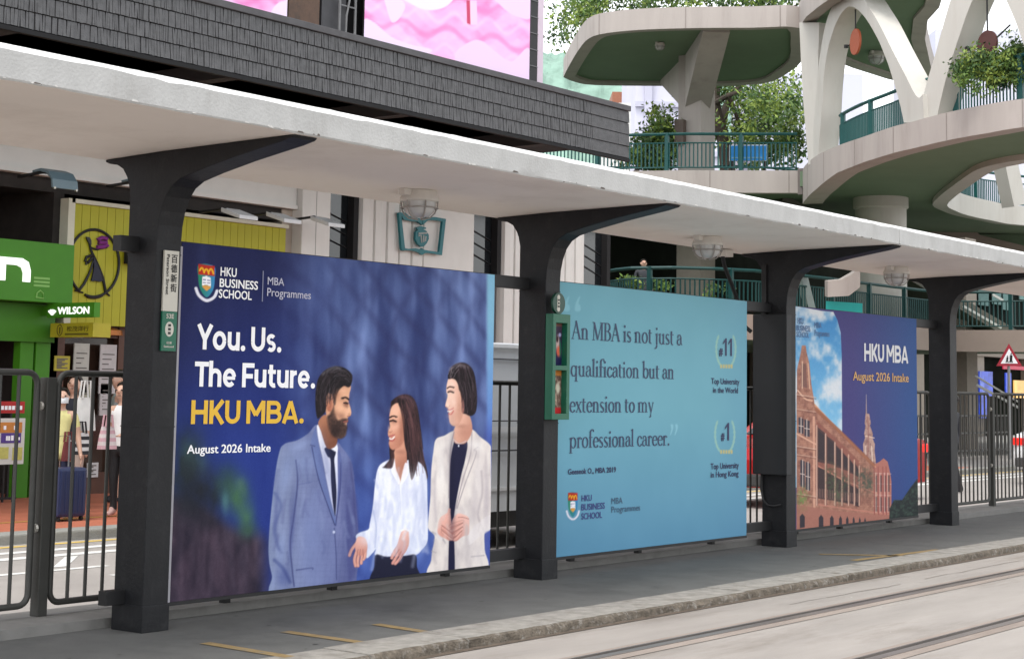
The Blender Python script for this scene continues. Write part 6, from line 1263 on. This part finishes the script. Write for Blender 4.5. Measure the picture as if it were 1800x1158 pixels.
for u, lb in ((1365, 'low green shrub behind the railing beside the white arch leg'),):
    g = onz(u, 300, ZD); tree(lb, (g[0]+3, g[1]+3.8, ZD), None, None, pxclumps([(1370, 262, 22, 14, 16), (1398, 240, 8, 18, 6)], 53., R, .8, .5, 50), .10, 24, name='leafy_shrub', cat='shrub')
g = onz(1762, 180, ZD)
Dv = (g-EYE) @ FWD+.8
tree('trailing green creeper spilling over the railing under the right white arch', tuple(g), None, None,
     pxclumps([(1775, 108, 16, 12, 26), (1745, 112, 16, 10, 20), (1710, 112, 12, 10, 14), (1700, 132, 8, 8, 6), (1800, 92, 10, 10, 14), (1760, 138, 10, 6, 5), (1790, 125, 10, 8, 10), (1745, 155, 5, 8, 2)], Dv, R, .4, .30, 90), .052, 25, name='creeper_plant', cat='plant')
g = onz(1330, 475, 4.6)
tree('pot plants in bloom behind the lower landing railing', (g[0], g[1], ZL), None, None, pxclumps([(1150, 500, 20, 6, 6), (1255, 512, 10, 6, 3), (1100, 498, 8, 6, 3)], (g-EYE) @ FWD+2.0, R, .4, .25, 40), .07, 26, name='pot_plant', cat='plant')
D = 70.; g = EYE+ray(1005, 640)*D
tree('dark bushy tree beyond the second column', (g[0], g[1], 0), [[(g[0], g[1], 0), fp(1005, 560, D), fp(1005, 460, D)]], [[.3, .25, .1]], pxclumps([(1000, 460, 26, 30, 26), (1010, 520, 30, 26, 20), (960, 500, 20, 30, 12)], D, R, 1.5, .9, 60), .15, 27)

# ================================================================== VEHICLES
tyre = M('tyre_rubber', (.014, .014, .014), .85, .15); chrome = M('bright_trim', (.55, .55, .56), .25, .05, metal=.8); car_glass = M('car_glass', (.012, .014, .016), .06, .1, spec=.8); red_lamp = M('red_tail_lamp', (.60, .012, .008), .2, .1, emit=.55)
def wheel(parent, x, y, r, side):
    b = MB(); b.lathe([(r*.62, -.1), (r*.94, -.105), (r, -.07), (r, .07), (r*.94, .105), (r*.62, .1)], (x, y, ROAD+r), 28, 'y'); wv = b.build('wheel', tyre, parent, smooth=35)
    b = MB(); b.lathe([(r*.62, side*.085), (r*.50, side*.055), (r*.18, side*.07), (r*.16, side*.10)], (x, y, ROAD+r), 20, 'y')
    for k in range(7): a = k*6.283/7; b.bar((x+r*.16*math.cos(a), y+side*.085, ROAD+r+r*.16*math.sin(a)), (x+r*.6*math.cos(a), y+side*.085, ROAD+r+r*.6*math.sin(a)), .05, .03)
    b.build('rim', chrome, wv, smooth=35)
def loft(prof_fn, stations, n):
    pass
def car(label, x, y, paint, name='parked_car', plate=(.62, .40, .02), taxi=False):
    """saloon heading +X with its rear bumper at x; y is the near side"""
    t = thing(name, label, 'car', (x, y, ROAD), ); Wd = 1.78; z = ROAD
    side = [(0, .42), (-.02, .62), (.03, .86), (.10, .98), (.55, 1.04), (1.02, 1.38), (1.30, 1.46), (2.15, 1.47), (2.55, 1.40), (3.22, 1.02), (3.35, .99), (4.25, .86), (4.42, .70), (4.46, .45), (4.40, .30), (.06, .30)]
    b = MB(); vs = []; m = len(side)
    for yy, ins in ((.0, .0), (.12, .0), (Wd-.12, .0), (Wd, .0)):
        e = .10 if yy in (0., Wd) else 0
        for (sx, sz) in side:
            tuck = 0 if sz < 1.0 else (sz-1.0)*.42
            y_ = y+yy+(tuck if yy < 1 else -tuck); sx2 = sx+(e*.6 if sx < .6 else (-e*.6 if sx > 3.9 else 0)); sz2 = sz-(.02 if e else 0); vs.append((x+sx2, y_, z+sz2))
    fs = [(k*m+i, k*m+(i+1) % m, (k+1)*m+(i+1) % m, (k+1)*m+i) for k in range(3) for i in range(m)]; tri = tessellate_polygon([[Vector((sx, sz, 0)) for sx, sz in side]]); fs += [tuple(f) for f in tri]+[tuple(i+3*m for i in reversed(f)) for f in tri]
    b.add(vs, fs); b.build('body', paint, t, smooth=32)
    for sgn, yy in ((-1, y), (1, y+Wd)):
        for k, L in enumerate(([(1.02, 1.06), (1.18, 1.33), (1.30, 1.40), (1.98, 1.41), (1.98, 1.06)], [(2.06, 1.06), (2.06, 1.41), (2.46, 1.36), (2.98, 1.06)])):
            off = [(x+sx, yy-sgn*((sz-1.0)*.42-.001)+sgn*.006, z+sz) for sx, sz in L]; b = MB(); b.prism(off, (0, sgn*.01, 0)); b.build('side_window', car_glass, t)
    b = MB(); b.prism([(x+.54, y+.2, z+1.055), (x+1.0, y+.32, z+1.385), (x+1.0, y+Wd-.32, z+1.385), (x+.54, y+Wd-.2, z+1.055)], (-.012, 0, .012)); b.build('rear_window', car_glass, t)
    b = MB(); b.prism([(x+3.2, y+.2, z+1.04), (x+2.58, y+.32, z+1.39), (x+2.58, y+Wd-.32, z+1.39), (x+3.2, y+Wd-.2, z+1.04)], (.012, 0, .012)); b.build('windscreen', car_glass, t)
    for yy in (y-.005, y+Wd-.34):
        b = MB(); b.box(x-.015, x+.22, yy, yy+.345, z+.76, z+.90); b.build('tail_lamp', red_lamp, t, bevel=.02)
    for yy in (y+.1, y+Wd-.42):
        b = MB(); b.box(x+4.24, x+4.40, yy, yy+.32, z+.66, z+.80); b.build('headlight', chrome, t, bevel=.03)
    b = MB(); b.box(x-.035, x-.02, y+Wd/2-.26, y+Wd/2+.26, z+.62, z+.74); b.build('number_plate', M('yellow_plate', plate, .5, .05), t)
    b = MB(); b.box(x-.05, x+.10, y+.05, y+Wd-.05, z+.34, z+.52); b.box(x+4.3, x+4.50, y+.1, y+Wd-.1, z+.32, z+.5); b.build('bumper', M('bumper_grey', (.05, .05, .05), .5, .1), t, bevel=.03)
    for xx in (.82, 3.56):
        for sgn, yy in ((-1, y+.09), (1, y+Wd-.09)): wheel(t, x+xx, yy, .32, sgn)
    return t
car('white saloon car at the right edge, seen from its left rear corner', float(ony(1780, 780, 4.0)[0]), 2.22, M('white_car_paint', (.66, .67, .68), .18, .03, spec=.6))
_t = car('red taxi with a lit tail lamp, seen in the gap beside the fourth column', float(ony(1631, 790, 3.12)[0]), 4.9, M('red_car_paint', (.35, .012, .012), .2, .05, spec=.6), 'taxi')
_t.rotation_euler = (0, 0, math.pi)
# silver panel van on the road behind the first two columns
silver = M('silver_van_paint', (.56, .58, .60), .3, .03, metal=.1, spec=.6)
t = thing('panel_van', 'silver high roofed van on the road behind the first and second columns', 'van', (6.6, 2.6, ROAD)); x, y, z = 4.15, 2.6, ROAD
side = [(0, .40), (-.02, 1.2), (.06, 2.02), (.16, 2.14), (3.6, 2.16), (3.85, 2.08), (4.55, 1.35), (5.05, 1.12), (5.15, .85), (5.15, .38)]
b = MB(); vs = []; m = len(side); Wd = 1.8
for k, yy in enumerate((0, .07, Wd-.07, Wd)):
    for sx, sz in side:
        tuck = max(0, sz-1.2)*.10+(.02 if k in (0, 3) and sz > 2.0 else 0); vs.append((x+sx, y+yy+(tuck if yy < 1 else -tuck), z+sz-(.03 if k in (0, 3) and sz > 2 else 0)))
fs_ = [(k*m+i, k*m+(i+1) % m, (k+1)*m+(i+1) % m, (k+1)*m+i) for k in range(3) for i in range(m)]+[tuple(range(m)), tuple(3*m+i for i in range(m))]
b.add(vs, fs_); b.build('body', silver, t, smooth=30)
yv = lambda sz: y+max(0, sz-1.2)*.10
b = MB(); b.bar((x+.05, yv(2.02)-.008, z+2.12), (x+3.7, yv(2.02)-.008, z+2.12), .05, .035); b.bar((x+.1, y-.004, z+1.24), (x+4.9, y-.004, z+1.24), .02, .05); b.bar((x+.1, y-.004, z+.62), (x+4.9, y-.004, z+.62), .02, .035); b.build('side_trim', M('van_trim_bright', (.62, .63, .64), .3, .05), t)
b = MB(); b.bar((x+.1, yv(1.95)-.002, z+1.98), (x+3.7, yv(1.95)-.002, z+1.98), .012, .014); b.bar((x+.2, y-.002, z+1.33), (x+4.2, y-.002, z+1.33), .012, .012); b.bar((x+.2, y-.002, z+1.02), (x+4.6, y-.002, z+1.02), .012, .016); b.build('panel_seam', M('seam_dark', (.06, .06, .065), .5, .1), t)
b = MB(); b.prism([(x+3.45, yv(1.35)-.006, z+1.36), (x+3.45, yv(1.95)-.006, z+1.94), (x+3.68, yv(1.95)-.006, z+1.94), (x+4.25, yv(1.35)-.006, z+1.36)], (0, -.008, 0)); b.build('side_window', car_glass, t)
b = MB(); b.box(x+.05, x+5.1, y+.05, y+Wd-.05, z+.22, z+.42); b.build('underbody', black_metal, t)
b = MB(); b.box(x-.03, x+.05, y+.02, y+.14, z+.9, z+1.3); b.build('tail_lamp', red_lamp, t)
for xx in (.95, 4.2):
    for sgn, yy in ((-1, y+.1), (1, y+Wd-.1)): wheel(t, x+xx, yy, .33, sgn)
# children-crossing warning sign
D = 44.; t = thing('warning_sign', 'red bordered triangular warning sign with walking figures on a grey post', 'road sign', tuple((EYE+ray(1772, 700)*D)*np.array([1, 1, 0]))); rr = RGT; uu = np.array([0, 0, 1.])
ctr = np.array(fp(1774, 630, D)); tri = lambda s, k: [tuple(ctr+rr*x_*s+uu*y_*s-FWD*k) for x_, y_ in ((-.5, -.29), (.5, -.29), (0, .58))]
b = MB(); b.prism(tri(.66, 0), tuple(FWD*.02)); b.build('red_border', M('sign_red', (.36, .012, .03), .5, .05), t)
b = MB(); b.prism(tri(.44, .006), tuple(FWD*.004)); b.build('white_field', sign_white, t)
b = MB(); k_ = ctr-FWD*.012
for (ox, h) in ((.04, .20), (-.06, .14)):
    b.tube([tuple(k_+rr*ox+uu*(h*.3-.10)), tuple(k_+rr*(ox+.01)+uu*(h*.95-.10))], h*.17, 6); b.tube([tuple(k_+rr*ox+uu*(h*.35-.10)), tuple(k_+rr*(ox-.03)+uu*(-.10))], h*.09, 5); b.tube([tuple(k_+rr*ox+uu*(h*.35-.10)), tuple(k_+rr*(ox+.035)+uu*(-.10))], h*.09, 5); b.lathe([(.001, -.02), (h*.13, 0), (.001, .02)], tuple(k_+rr*(ox+.012)+uu*(h*1.13-.10)), 8)
b.build('walking_figures', black_metal, t)
b = MB(); b.tube([tuple(ctr*np.array([1, 1, 0])+FWD*np.array([.05, .05, 0])), tuple(ctr+FWD*.05+uu*.3)], .038, 10); b.build('post', M('galvanised_post', (.26, .26, .26), .5, .1, metal=.3), t)
# guard railing on the far side of the junction
t = thing('guard_railing', 'grey guard railing on the far side of the junction', 'railing', (34, 9, 0)); b = MB()
for z_ in (.15, .62, 1.08): b.bar((27, 9.6, z_), (40, 9.6, z_), .05)
k_ = 27.
while k_ < 40: b.bar((k_, 9.6, 0), (k_, 9.6, 1.08), .022); k_ += .14
b.build('railing_panel', fence_metal, t)

# ================================================================== PEOPLE
def skin_mesh(verts, edges, radii, root=0, sub=2):
    me = bpy.data.meshes.new('sk'); me.from_pydata([tuple(v) for v in verts], edges, []); o = bpy.data.objects.new('sk', me); COL.objects.link(o)
    md = o.modifiers.new('s', 'SKIN'); md.use_smooth_shade = True
    sv = me.skin_vertices[0].data
    for i, r in enumerate(radii): sv[i].radius = (r if isinstance(r, tuple) else (r, r)); sv[i].use_root = (i == root)
    m2 = o.modifiers.new('d', 'SUBSURF'); m2.levels = sub; m2.render_levels = sub
    dg = bpy.context.evaluated_depsgraph_get(); out = bpy.data.meshes.new_from_object(o.evaluated_get(dg)); bpy.data.objects.remove(o); bpy.data.meshes.remove(me); return out
skin_m = M('skin_tone', (.50, .31, .23), .55, .05, 8.); hair_m = M('black_hair', (.014, .011, .010), .4, .3, 20., streak=.1)
def human(label, pos, heading, H, top, legs, shoes, arms, sleeve='short', hair='bob', leglen=1.0, stride=.0, mask=False, female=True, tunic=.50):
    """arms: per side (-1 left, 1 right) elbow and wrist offsets from the shoulder in body heights (x out, y forward, z)"""
    t = thing('person', label, 'person', pos); hw = .100 if female else .118; V_ = []; E_ = []; Rr = []; seg = []
    def add(p_, r, par=None, kind=None):
        V_.append(Vector(p_)*H); Rr.append(tuple(x*H for x in r) if isinstance(r, tuple) else r*H)
        i = len(V_)-1
        if par is not None: E_.append((par, i)); seg.append((par, i, kind))
        return i
    pel = add((0, 0, .53), (.080, .060)); sp = add((0, .005, .62), (.066, .050), pel, 'torso'); ch = add((0, .008, .735), (.080, .058), sp, 'torso'); nb = add((0, -.004, .825), (.034, .034), ch, 'torso'); nk = add((0, .004, .855), (.028, .030), nb, 'head')
    jw = add((0, .020, .885), (.036, .044), nk, 'head'); hd = add((0, .008, .935), (.050, .060), jw, 'head'); tp = add((0, .0, .978), (.036, .042), hd, 'head'); add((0, .080, .925), .010, hd, 'head')
    for s_ in (-1, 1): add((s_*.058, -.002, .925), .010, hd, 'head')
    for s_ in (-1, 1):
        sh = add((s_*hw, 0, .800), .036, ch, 'upper'); (ex, ey, ez), (wx_, wy_, wz) = arms[s_]
        el = add((s_*(hw+ex), ey, .80+ez), .026, sh, 'upper'); wr = add((s_*(hw+wx_), wy_, .80+wz), .0165, el, 'fore')
        d = (V_[wr]-V_[el]).normalized()/1; side = Vector((-d.y, d.x, 0)) if abs(d.z) < .8 else Vector((0, 1, 0)); side = (side-d*side.dot(d)).normalized(); inw = d.cross(side).normalized()
        base = V_[wr]/H; pm = add(tuple(base+d*.035), (.019, .012), wr, 'hand')
        for k, L in enumerate((.034, .040, .042, .036)):
            off = side*(k-1.5)*.0105; m_ = add(tuple(base+d*(.062)+off), .0052, pm, 'hand'); add(tuple(base+d*(.062+L)+off+inw*.012), .0042, m_, 'hand')
        th = add(tuple(base+d*.032+side*.026), .0056, pm, 'hand'); add(tuple(base+d*.058+side*.032+inw*.006), .0046, th, 'hand')
        hp = add((s_*.048, 0, .49), (.058, .056), pel, 'thigh'); kn = add((s_*.050, .010+s_*stride*.5, .275), .037, hp, 'thigh'); an = add((s_*.050, s_*stride-.01, .045), .0235, kn, 'shin'); add((s_*.054, s_*stride+.075, .018), .020, an, 'foot'); add((s_*.05, s_*stride-.028, .020), .020, an, 'foot')
    me = skin_mesh(V_, E_, Rr); cz = math.cos(heading), math.sin(heading)
    me.materials.clear(); mats = [skin_m, top, legs, shoes]
    for m in mats: me.materials.append(m)
    for f in me.polygons:
        c = f.center; best = None
        for a, b_, kd in seg:
            A, B = V_[a], V_[b_]; ab = B-A; tt = max(0, min(1, (c-A).dot(ab)/max(ab.length_squared, 1e-9))); dd = (c-A-ab*tt).length
            if best is None or dd < best[0]: best = (dd, kd, tt)
        kd, tt = best[1], best[2]; z_ = c.z/H
        if kd == 'head': mi = 0
        elif kd == 'torso': mi = 1 if z_ > tunic else 2
        elif kd == 'upper': mi = 1 if (sleeve == 'long' or tt < .62) else 0
        elif kd == 'fore': mi = 1 if sleeve == 'long' and tt < .9 else 0
        elif kd == 'hand': mi = 0
        elif kd == 'thigh': mi = 1 if z_ > tunic else (2 if z_ > .5-.46*leglen else 0)
        elif kd == 'shin': mi = 2 if z_ > .5-.46*leglen else 0
        else: mi = 3
        f.material_index = mi; f.use_smooth = True
    b = bpy.data.objects.new('body', me); COL.objects.link(b); b.parent = t
    h = MB(); n, m = 18, 12; hc = Vector((0, -.004, .938))*H
    for j in range(m+1):
        for i in range(n):
            a = 2*math.pi*i/n; th = math.pi*j/m*.98; x_, y_, z_ = math.sin(th)*math.cos(a), math.sin(th)*math.sin(a), math.cos(th)
            r = Vector((.060*x_, .070*y_, .064*z_)); front = y_ > .15 and z_ < .62-.2*abs(x_)
            if front: r = Vector((.050*x_, .030*y_, .06*z_))
            elif hair != 'short' and z_ < 0: r.z = -.064*abs(z_)*(1.5 if hair == 'bob' else 2.6); r.y *= .9; r.x *= 1.02
            elif hair == 'short' and z_ < -.2: r *= .85
            h.v.append(tuple(hc+r*H))
    h.f = [(j*n+i, j*n+(i+1) % n, (j+1)*n+(i+1) % n, (j+1)*n+i) for j in range(m) for i in range(n)]+[tuple(range(n)), tuple(m*n+i for i in range(n))]; h.mi = [0]*len(h.f)
    hm = bpy.data.objects.new('hair', h.mesh('hair', hair_m, (0, 0, 0), smooth=60)); COL.objects.link(hm); hm.parent = t
    e = MB()
    for s_ in (-1, 1): e.lathe([(.001, -.006*H), (.007*H, -.002*H), (.007*H, .002*H), (.001, .006*H)], (s_*.021*H, .066*H, .936*H), 8)
    e.box(-.014*H, .014*H, .0640*H, .0665*H, .893*H, .897*H) if not mask else None
    eo = bpy.data.objects.new('face_features', e.mesh('face_features', M('eye_dark', (.02, .012, .01), .3, .1))); COL.objects.link(eo); eo.parent = t
    if mask:
        k = MB()
        rows = [[(x_*.046*H, (.078-abs(x_)**2*.040-.010*abs(z_-.45))*H, (.878+z_*.046)*H) for x_ in np.linspace(-1, 1, 9)] for z_ in np.linspace(0, 1, 5)]
        vs = [p_ for r in rows for p_ in r]; k.add(vs+[(x_, y_-.004*H, z_) for x_, y_, z_ in vs], [(j*9+i, j*9+i+1, (j+1)*9+i+1, (j+1)*9+i) for j in range(4) for i in range(8)]+[(45+j*9+i, 45+(j+1)*9+i, 45+(j+1)*9+i+1, 45+j*9+i+1) for j in range(4) for i in range(8)])
        ko = bpy.data.objects.new('face_mask', k.mesh('face_mask', M('mask_white', (.62, .64, .66), .7, .03), smooth=60)); COL.objects.link(ko); ko.parent = t
    t.rotation_euler = (0, 0, heading-math.pi/2); return t
C_ = lambda n, c: M(n, c, .8, .12, 9., .15, 60)
A_DN = ((.02, -.005, -.165), (.025, .02, -.31)); A_FW = ((.02, -.03, -.16), (-.02, .11, -.19)); A_HD = ((.03, -.01, -.165), (.05, .04, -.30))
P0 = ony(100, 912, 7.75)
human('person in a pale yellow T-shirt and face mask, beside a navy suitcase', (P0[0], 7.75, 0), math.radians(236), 1.50, C_('pale_yellow_cotton', (.60, .56, .25)), C_('navy_denim', (.022, .028, .065)), C_('white_shoe', (.6, .58, .55)), {-1: A_HD, 1: A_DN}, mask=True, tunic=.44)
P1 = ony(136, 905, 8.55)
human('person in a dark navy top carrying a white tote bag, half behind the yellow T-shirt', (P1[0]+.04, 8.75, 0), math.radians(214), 1.66, C_('dark_navy_top', (.018, .020, .030)), C_('pale_beige_trousers', (.46, .38, .33)), C_('white_shoe', (.6, .58, .55)), {-1: A_DN, 1: A_FW}, hair='long', tunic=.5)
P2 = ony(206, 908, 7.5)
human('person in a white T-shirt and black trousers at the edge of the first column', (P2[0]+.02, 7.5, 0), math.radians(200), 1.58, C_('white_cotton', (.66, .66, .66)), C_('black_trousers', (.014, .014, .016)), C_('pink_shoe', (.5, .33, .30)), {-1: A_FW, 1: A_FW}, tunic=.52)
P3 = ony(205, 880, 9.4)
human('person in a grey T-shirt and brown shorts, further back beside the first column', (P3[0]-.02, 9.4, 0), math.radians(150), 1.74, C_('grey_cotton', (.27, .31, .31)), C_('brown_shorts', (.16, .075, .05)), C_('black_shoe', (.02, .02, .025)), {-1: A_DN, 1: A_DN}, hair='short', female=False, leglen=.5)
E_p = fp(1130, 600, 45.6)
human('person in dark clothes standing behind the railing of the lower footbridge landing', (E_p[0], E_p[1], ZL-.02), math.radians(225), 1.64, C_('charcoal_top', (.04, .042, .05)), C_('black_trousers', (.014, .014, .016)), C_('black_shoe', (.02, .02, .025)), {-1: A_DN, 1: A_DN}, sleeve='long', hair='short', female=False)
F_p = fp(1674, 690, 30.)
human('person in black walking behind the railing just right of the fourth column', (F_p[0], F_p[1], ROAD), math.radians(90), 1.72, C_('charcoal_top', (.04, .042, .05)), C_('black_trousers', (.014, .014, .016)), C_('black_shoe', (.02, .02, .025)), {-1: A_DN, 1: A_DN}, sleeve='long', hair='short', female=False, stride=.09)
# luggage and bags
navy_case = M('navy_suitcase_shell', (.022, .032, .085), .4, .08, spec=.4)
sx, sy = float(ony(113, 912, 7.42)[0]), 7.42
t = thing('suitcase', 'navy upright suitcase with a raised handle on the brick pavement', 'suitcase', (sx, sy, 0))
b = MB(); b.box(sx-.20, sx+.20, sy-.13, sy+.13, .05, .60); b.build('shell', navy_case, t, bevel=.035)
b = MB()
for k in range(6): b.box(sx-.17+k*.062, sx-.15+k*.062, sy-.136, sy-.128, .10, .55)
b.build('shell_rib', navy_case, t)
b = MB(); b.tube([(sx-.09, sy+.08, .58), (sx-.09, sy+.08, .95), (sx+.09, sy+.08, .95), (sx+.09, sy+.08, .58)], .011, 8); b.build('handle', M('dull_pipe', (.16, .16, .165)), t)
for dx in (-.16, .16):
    for dy in (-.09, .09): b = MB(); b.lathe([(.028, -.012), (.03, 0), (.028, .012)], (sx+dx, sy+dy, .03), 12, 'x'); b.build('wheel', tyre, t)
def soft_bag(name, label, c, w, h, d, mats, stripes=None):
    t = thing(name, label, 'bag', (c[0], c[1], c[2])); b = MB(); n = 7; vs = []
    for j in range(n):
        z_ = j/(n-1); k = 1-.25*z_+.06*math.sin(z_*3.1); th = d*(1-.75*z_)
        for i in range(12): a = 2*math.pi*i/12; vs.append((c[0]+math.copysign(abs(math.cos(a))**.5, math.cos(a))*w/2*k, c[1]+math.copysign(abs(math.sin(a))**.5, math.sin(a))*th/2, c[2]+h*z_))
    b.add(vs, [(j*12+i, j*12+(i+1) % 12, (j+1)*12+(i+1) % 12, (j+1)*12+i) for j in range(n-1) for i in range(12)]+[tuple(range(12)), tuple((n-1)*12+i for i in range(12))])
    if stripes:
        for k_, f in enumerate(b.f):
            if k_ < (n-1)*12 and (k_//12) % 2: b.mi[k_] = 1
    b.build('bag_body', mats, t, smooth=50); b = MB()
    for sy_ in (-.03, .03): b.tube([(c[0]-w*.22, c[1]+sy_, c[2]+h*.97), (c[0]-w*.14, c[1]+sy_, c[2]+h*1.5), (c[0]+w*.14, c[1]+sy_, c[2]+h*1.5), (c[0]+w*.22, c[1]+sy_, c[2]+h*.97)], .012, 6)
    b.build('bag_handle', mats[0], t)
bp = ony(148, 750, 8.3); soft_bag('tote_bag', 'white tote bag held by the person in the navy top', (bp[0], 8.3, .98), .30, .40, .12, [C_('tote_canvas', (.60, .60, .58)), C_('tote_canvas', (.60, .60, .58))])
bp = ony(140, 800, 8.2); soft_bag('striped_bag', 'black and white striped bag hanging below the white tote', (bp[0], 8.2, .70), .30, .26, .14, [C_('bag_black', (.02, .02, .024)), C_('bag_white', (.55, .55, .55))], True)
bp = ony(188, 785, 7.3); soft_bag('shoulder_bag', 'pink patterned bag held in front of the white T-shirt', (bp[0], 7.3, .80), .24, .26, .12, [C_('bag_pink', (.45, .27, .30)), C_('bag_pale', (.5, .44, .44))], True)
bp = ony(120, 820, 7.6); soft_bag('hand_bag', 'small dark red bag hanging above the navy suitcase', (bp[0], 7.62, .66), .16, .22, .07, [C_('bag_maroon', (.14, .03, .03)), C_('bag_maroon', (.14, .03, .03))])
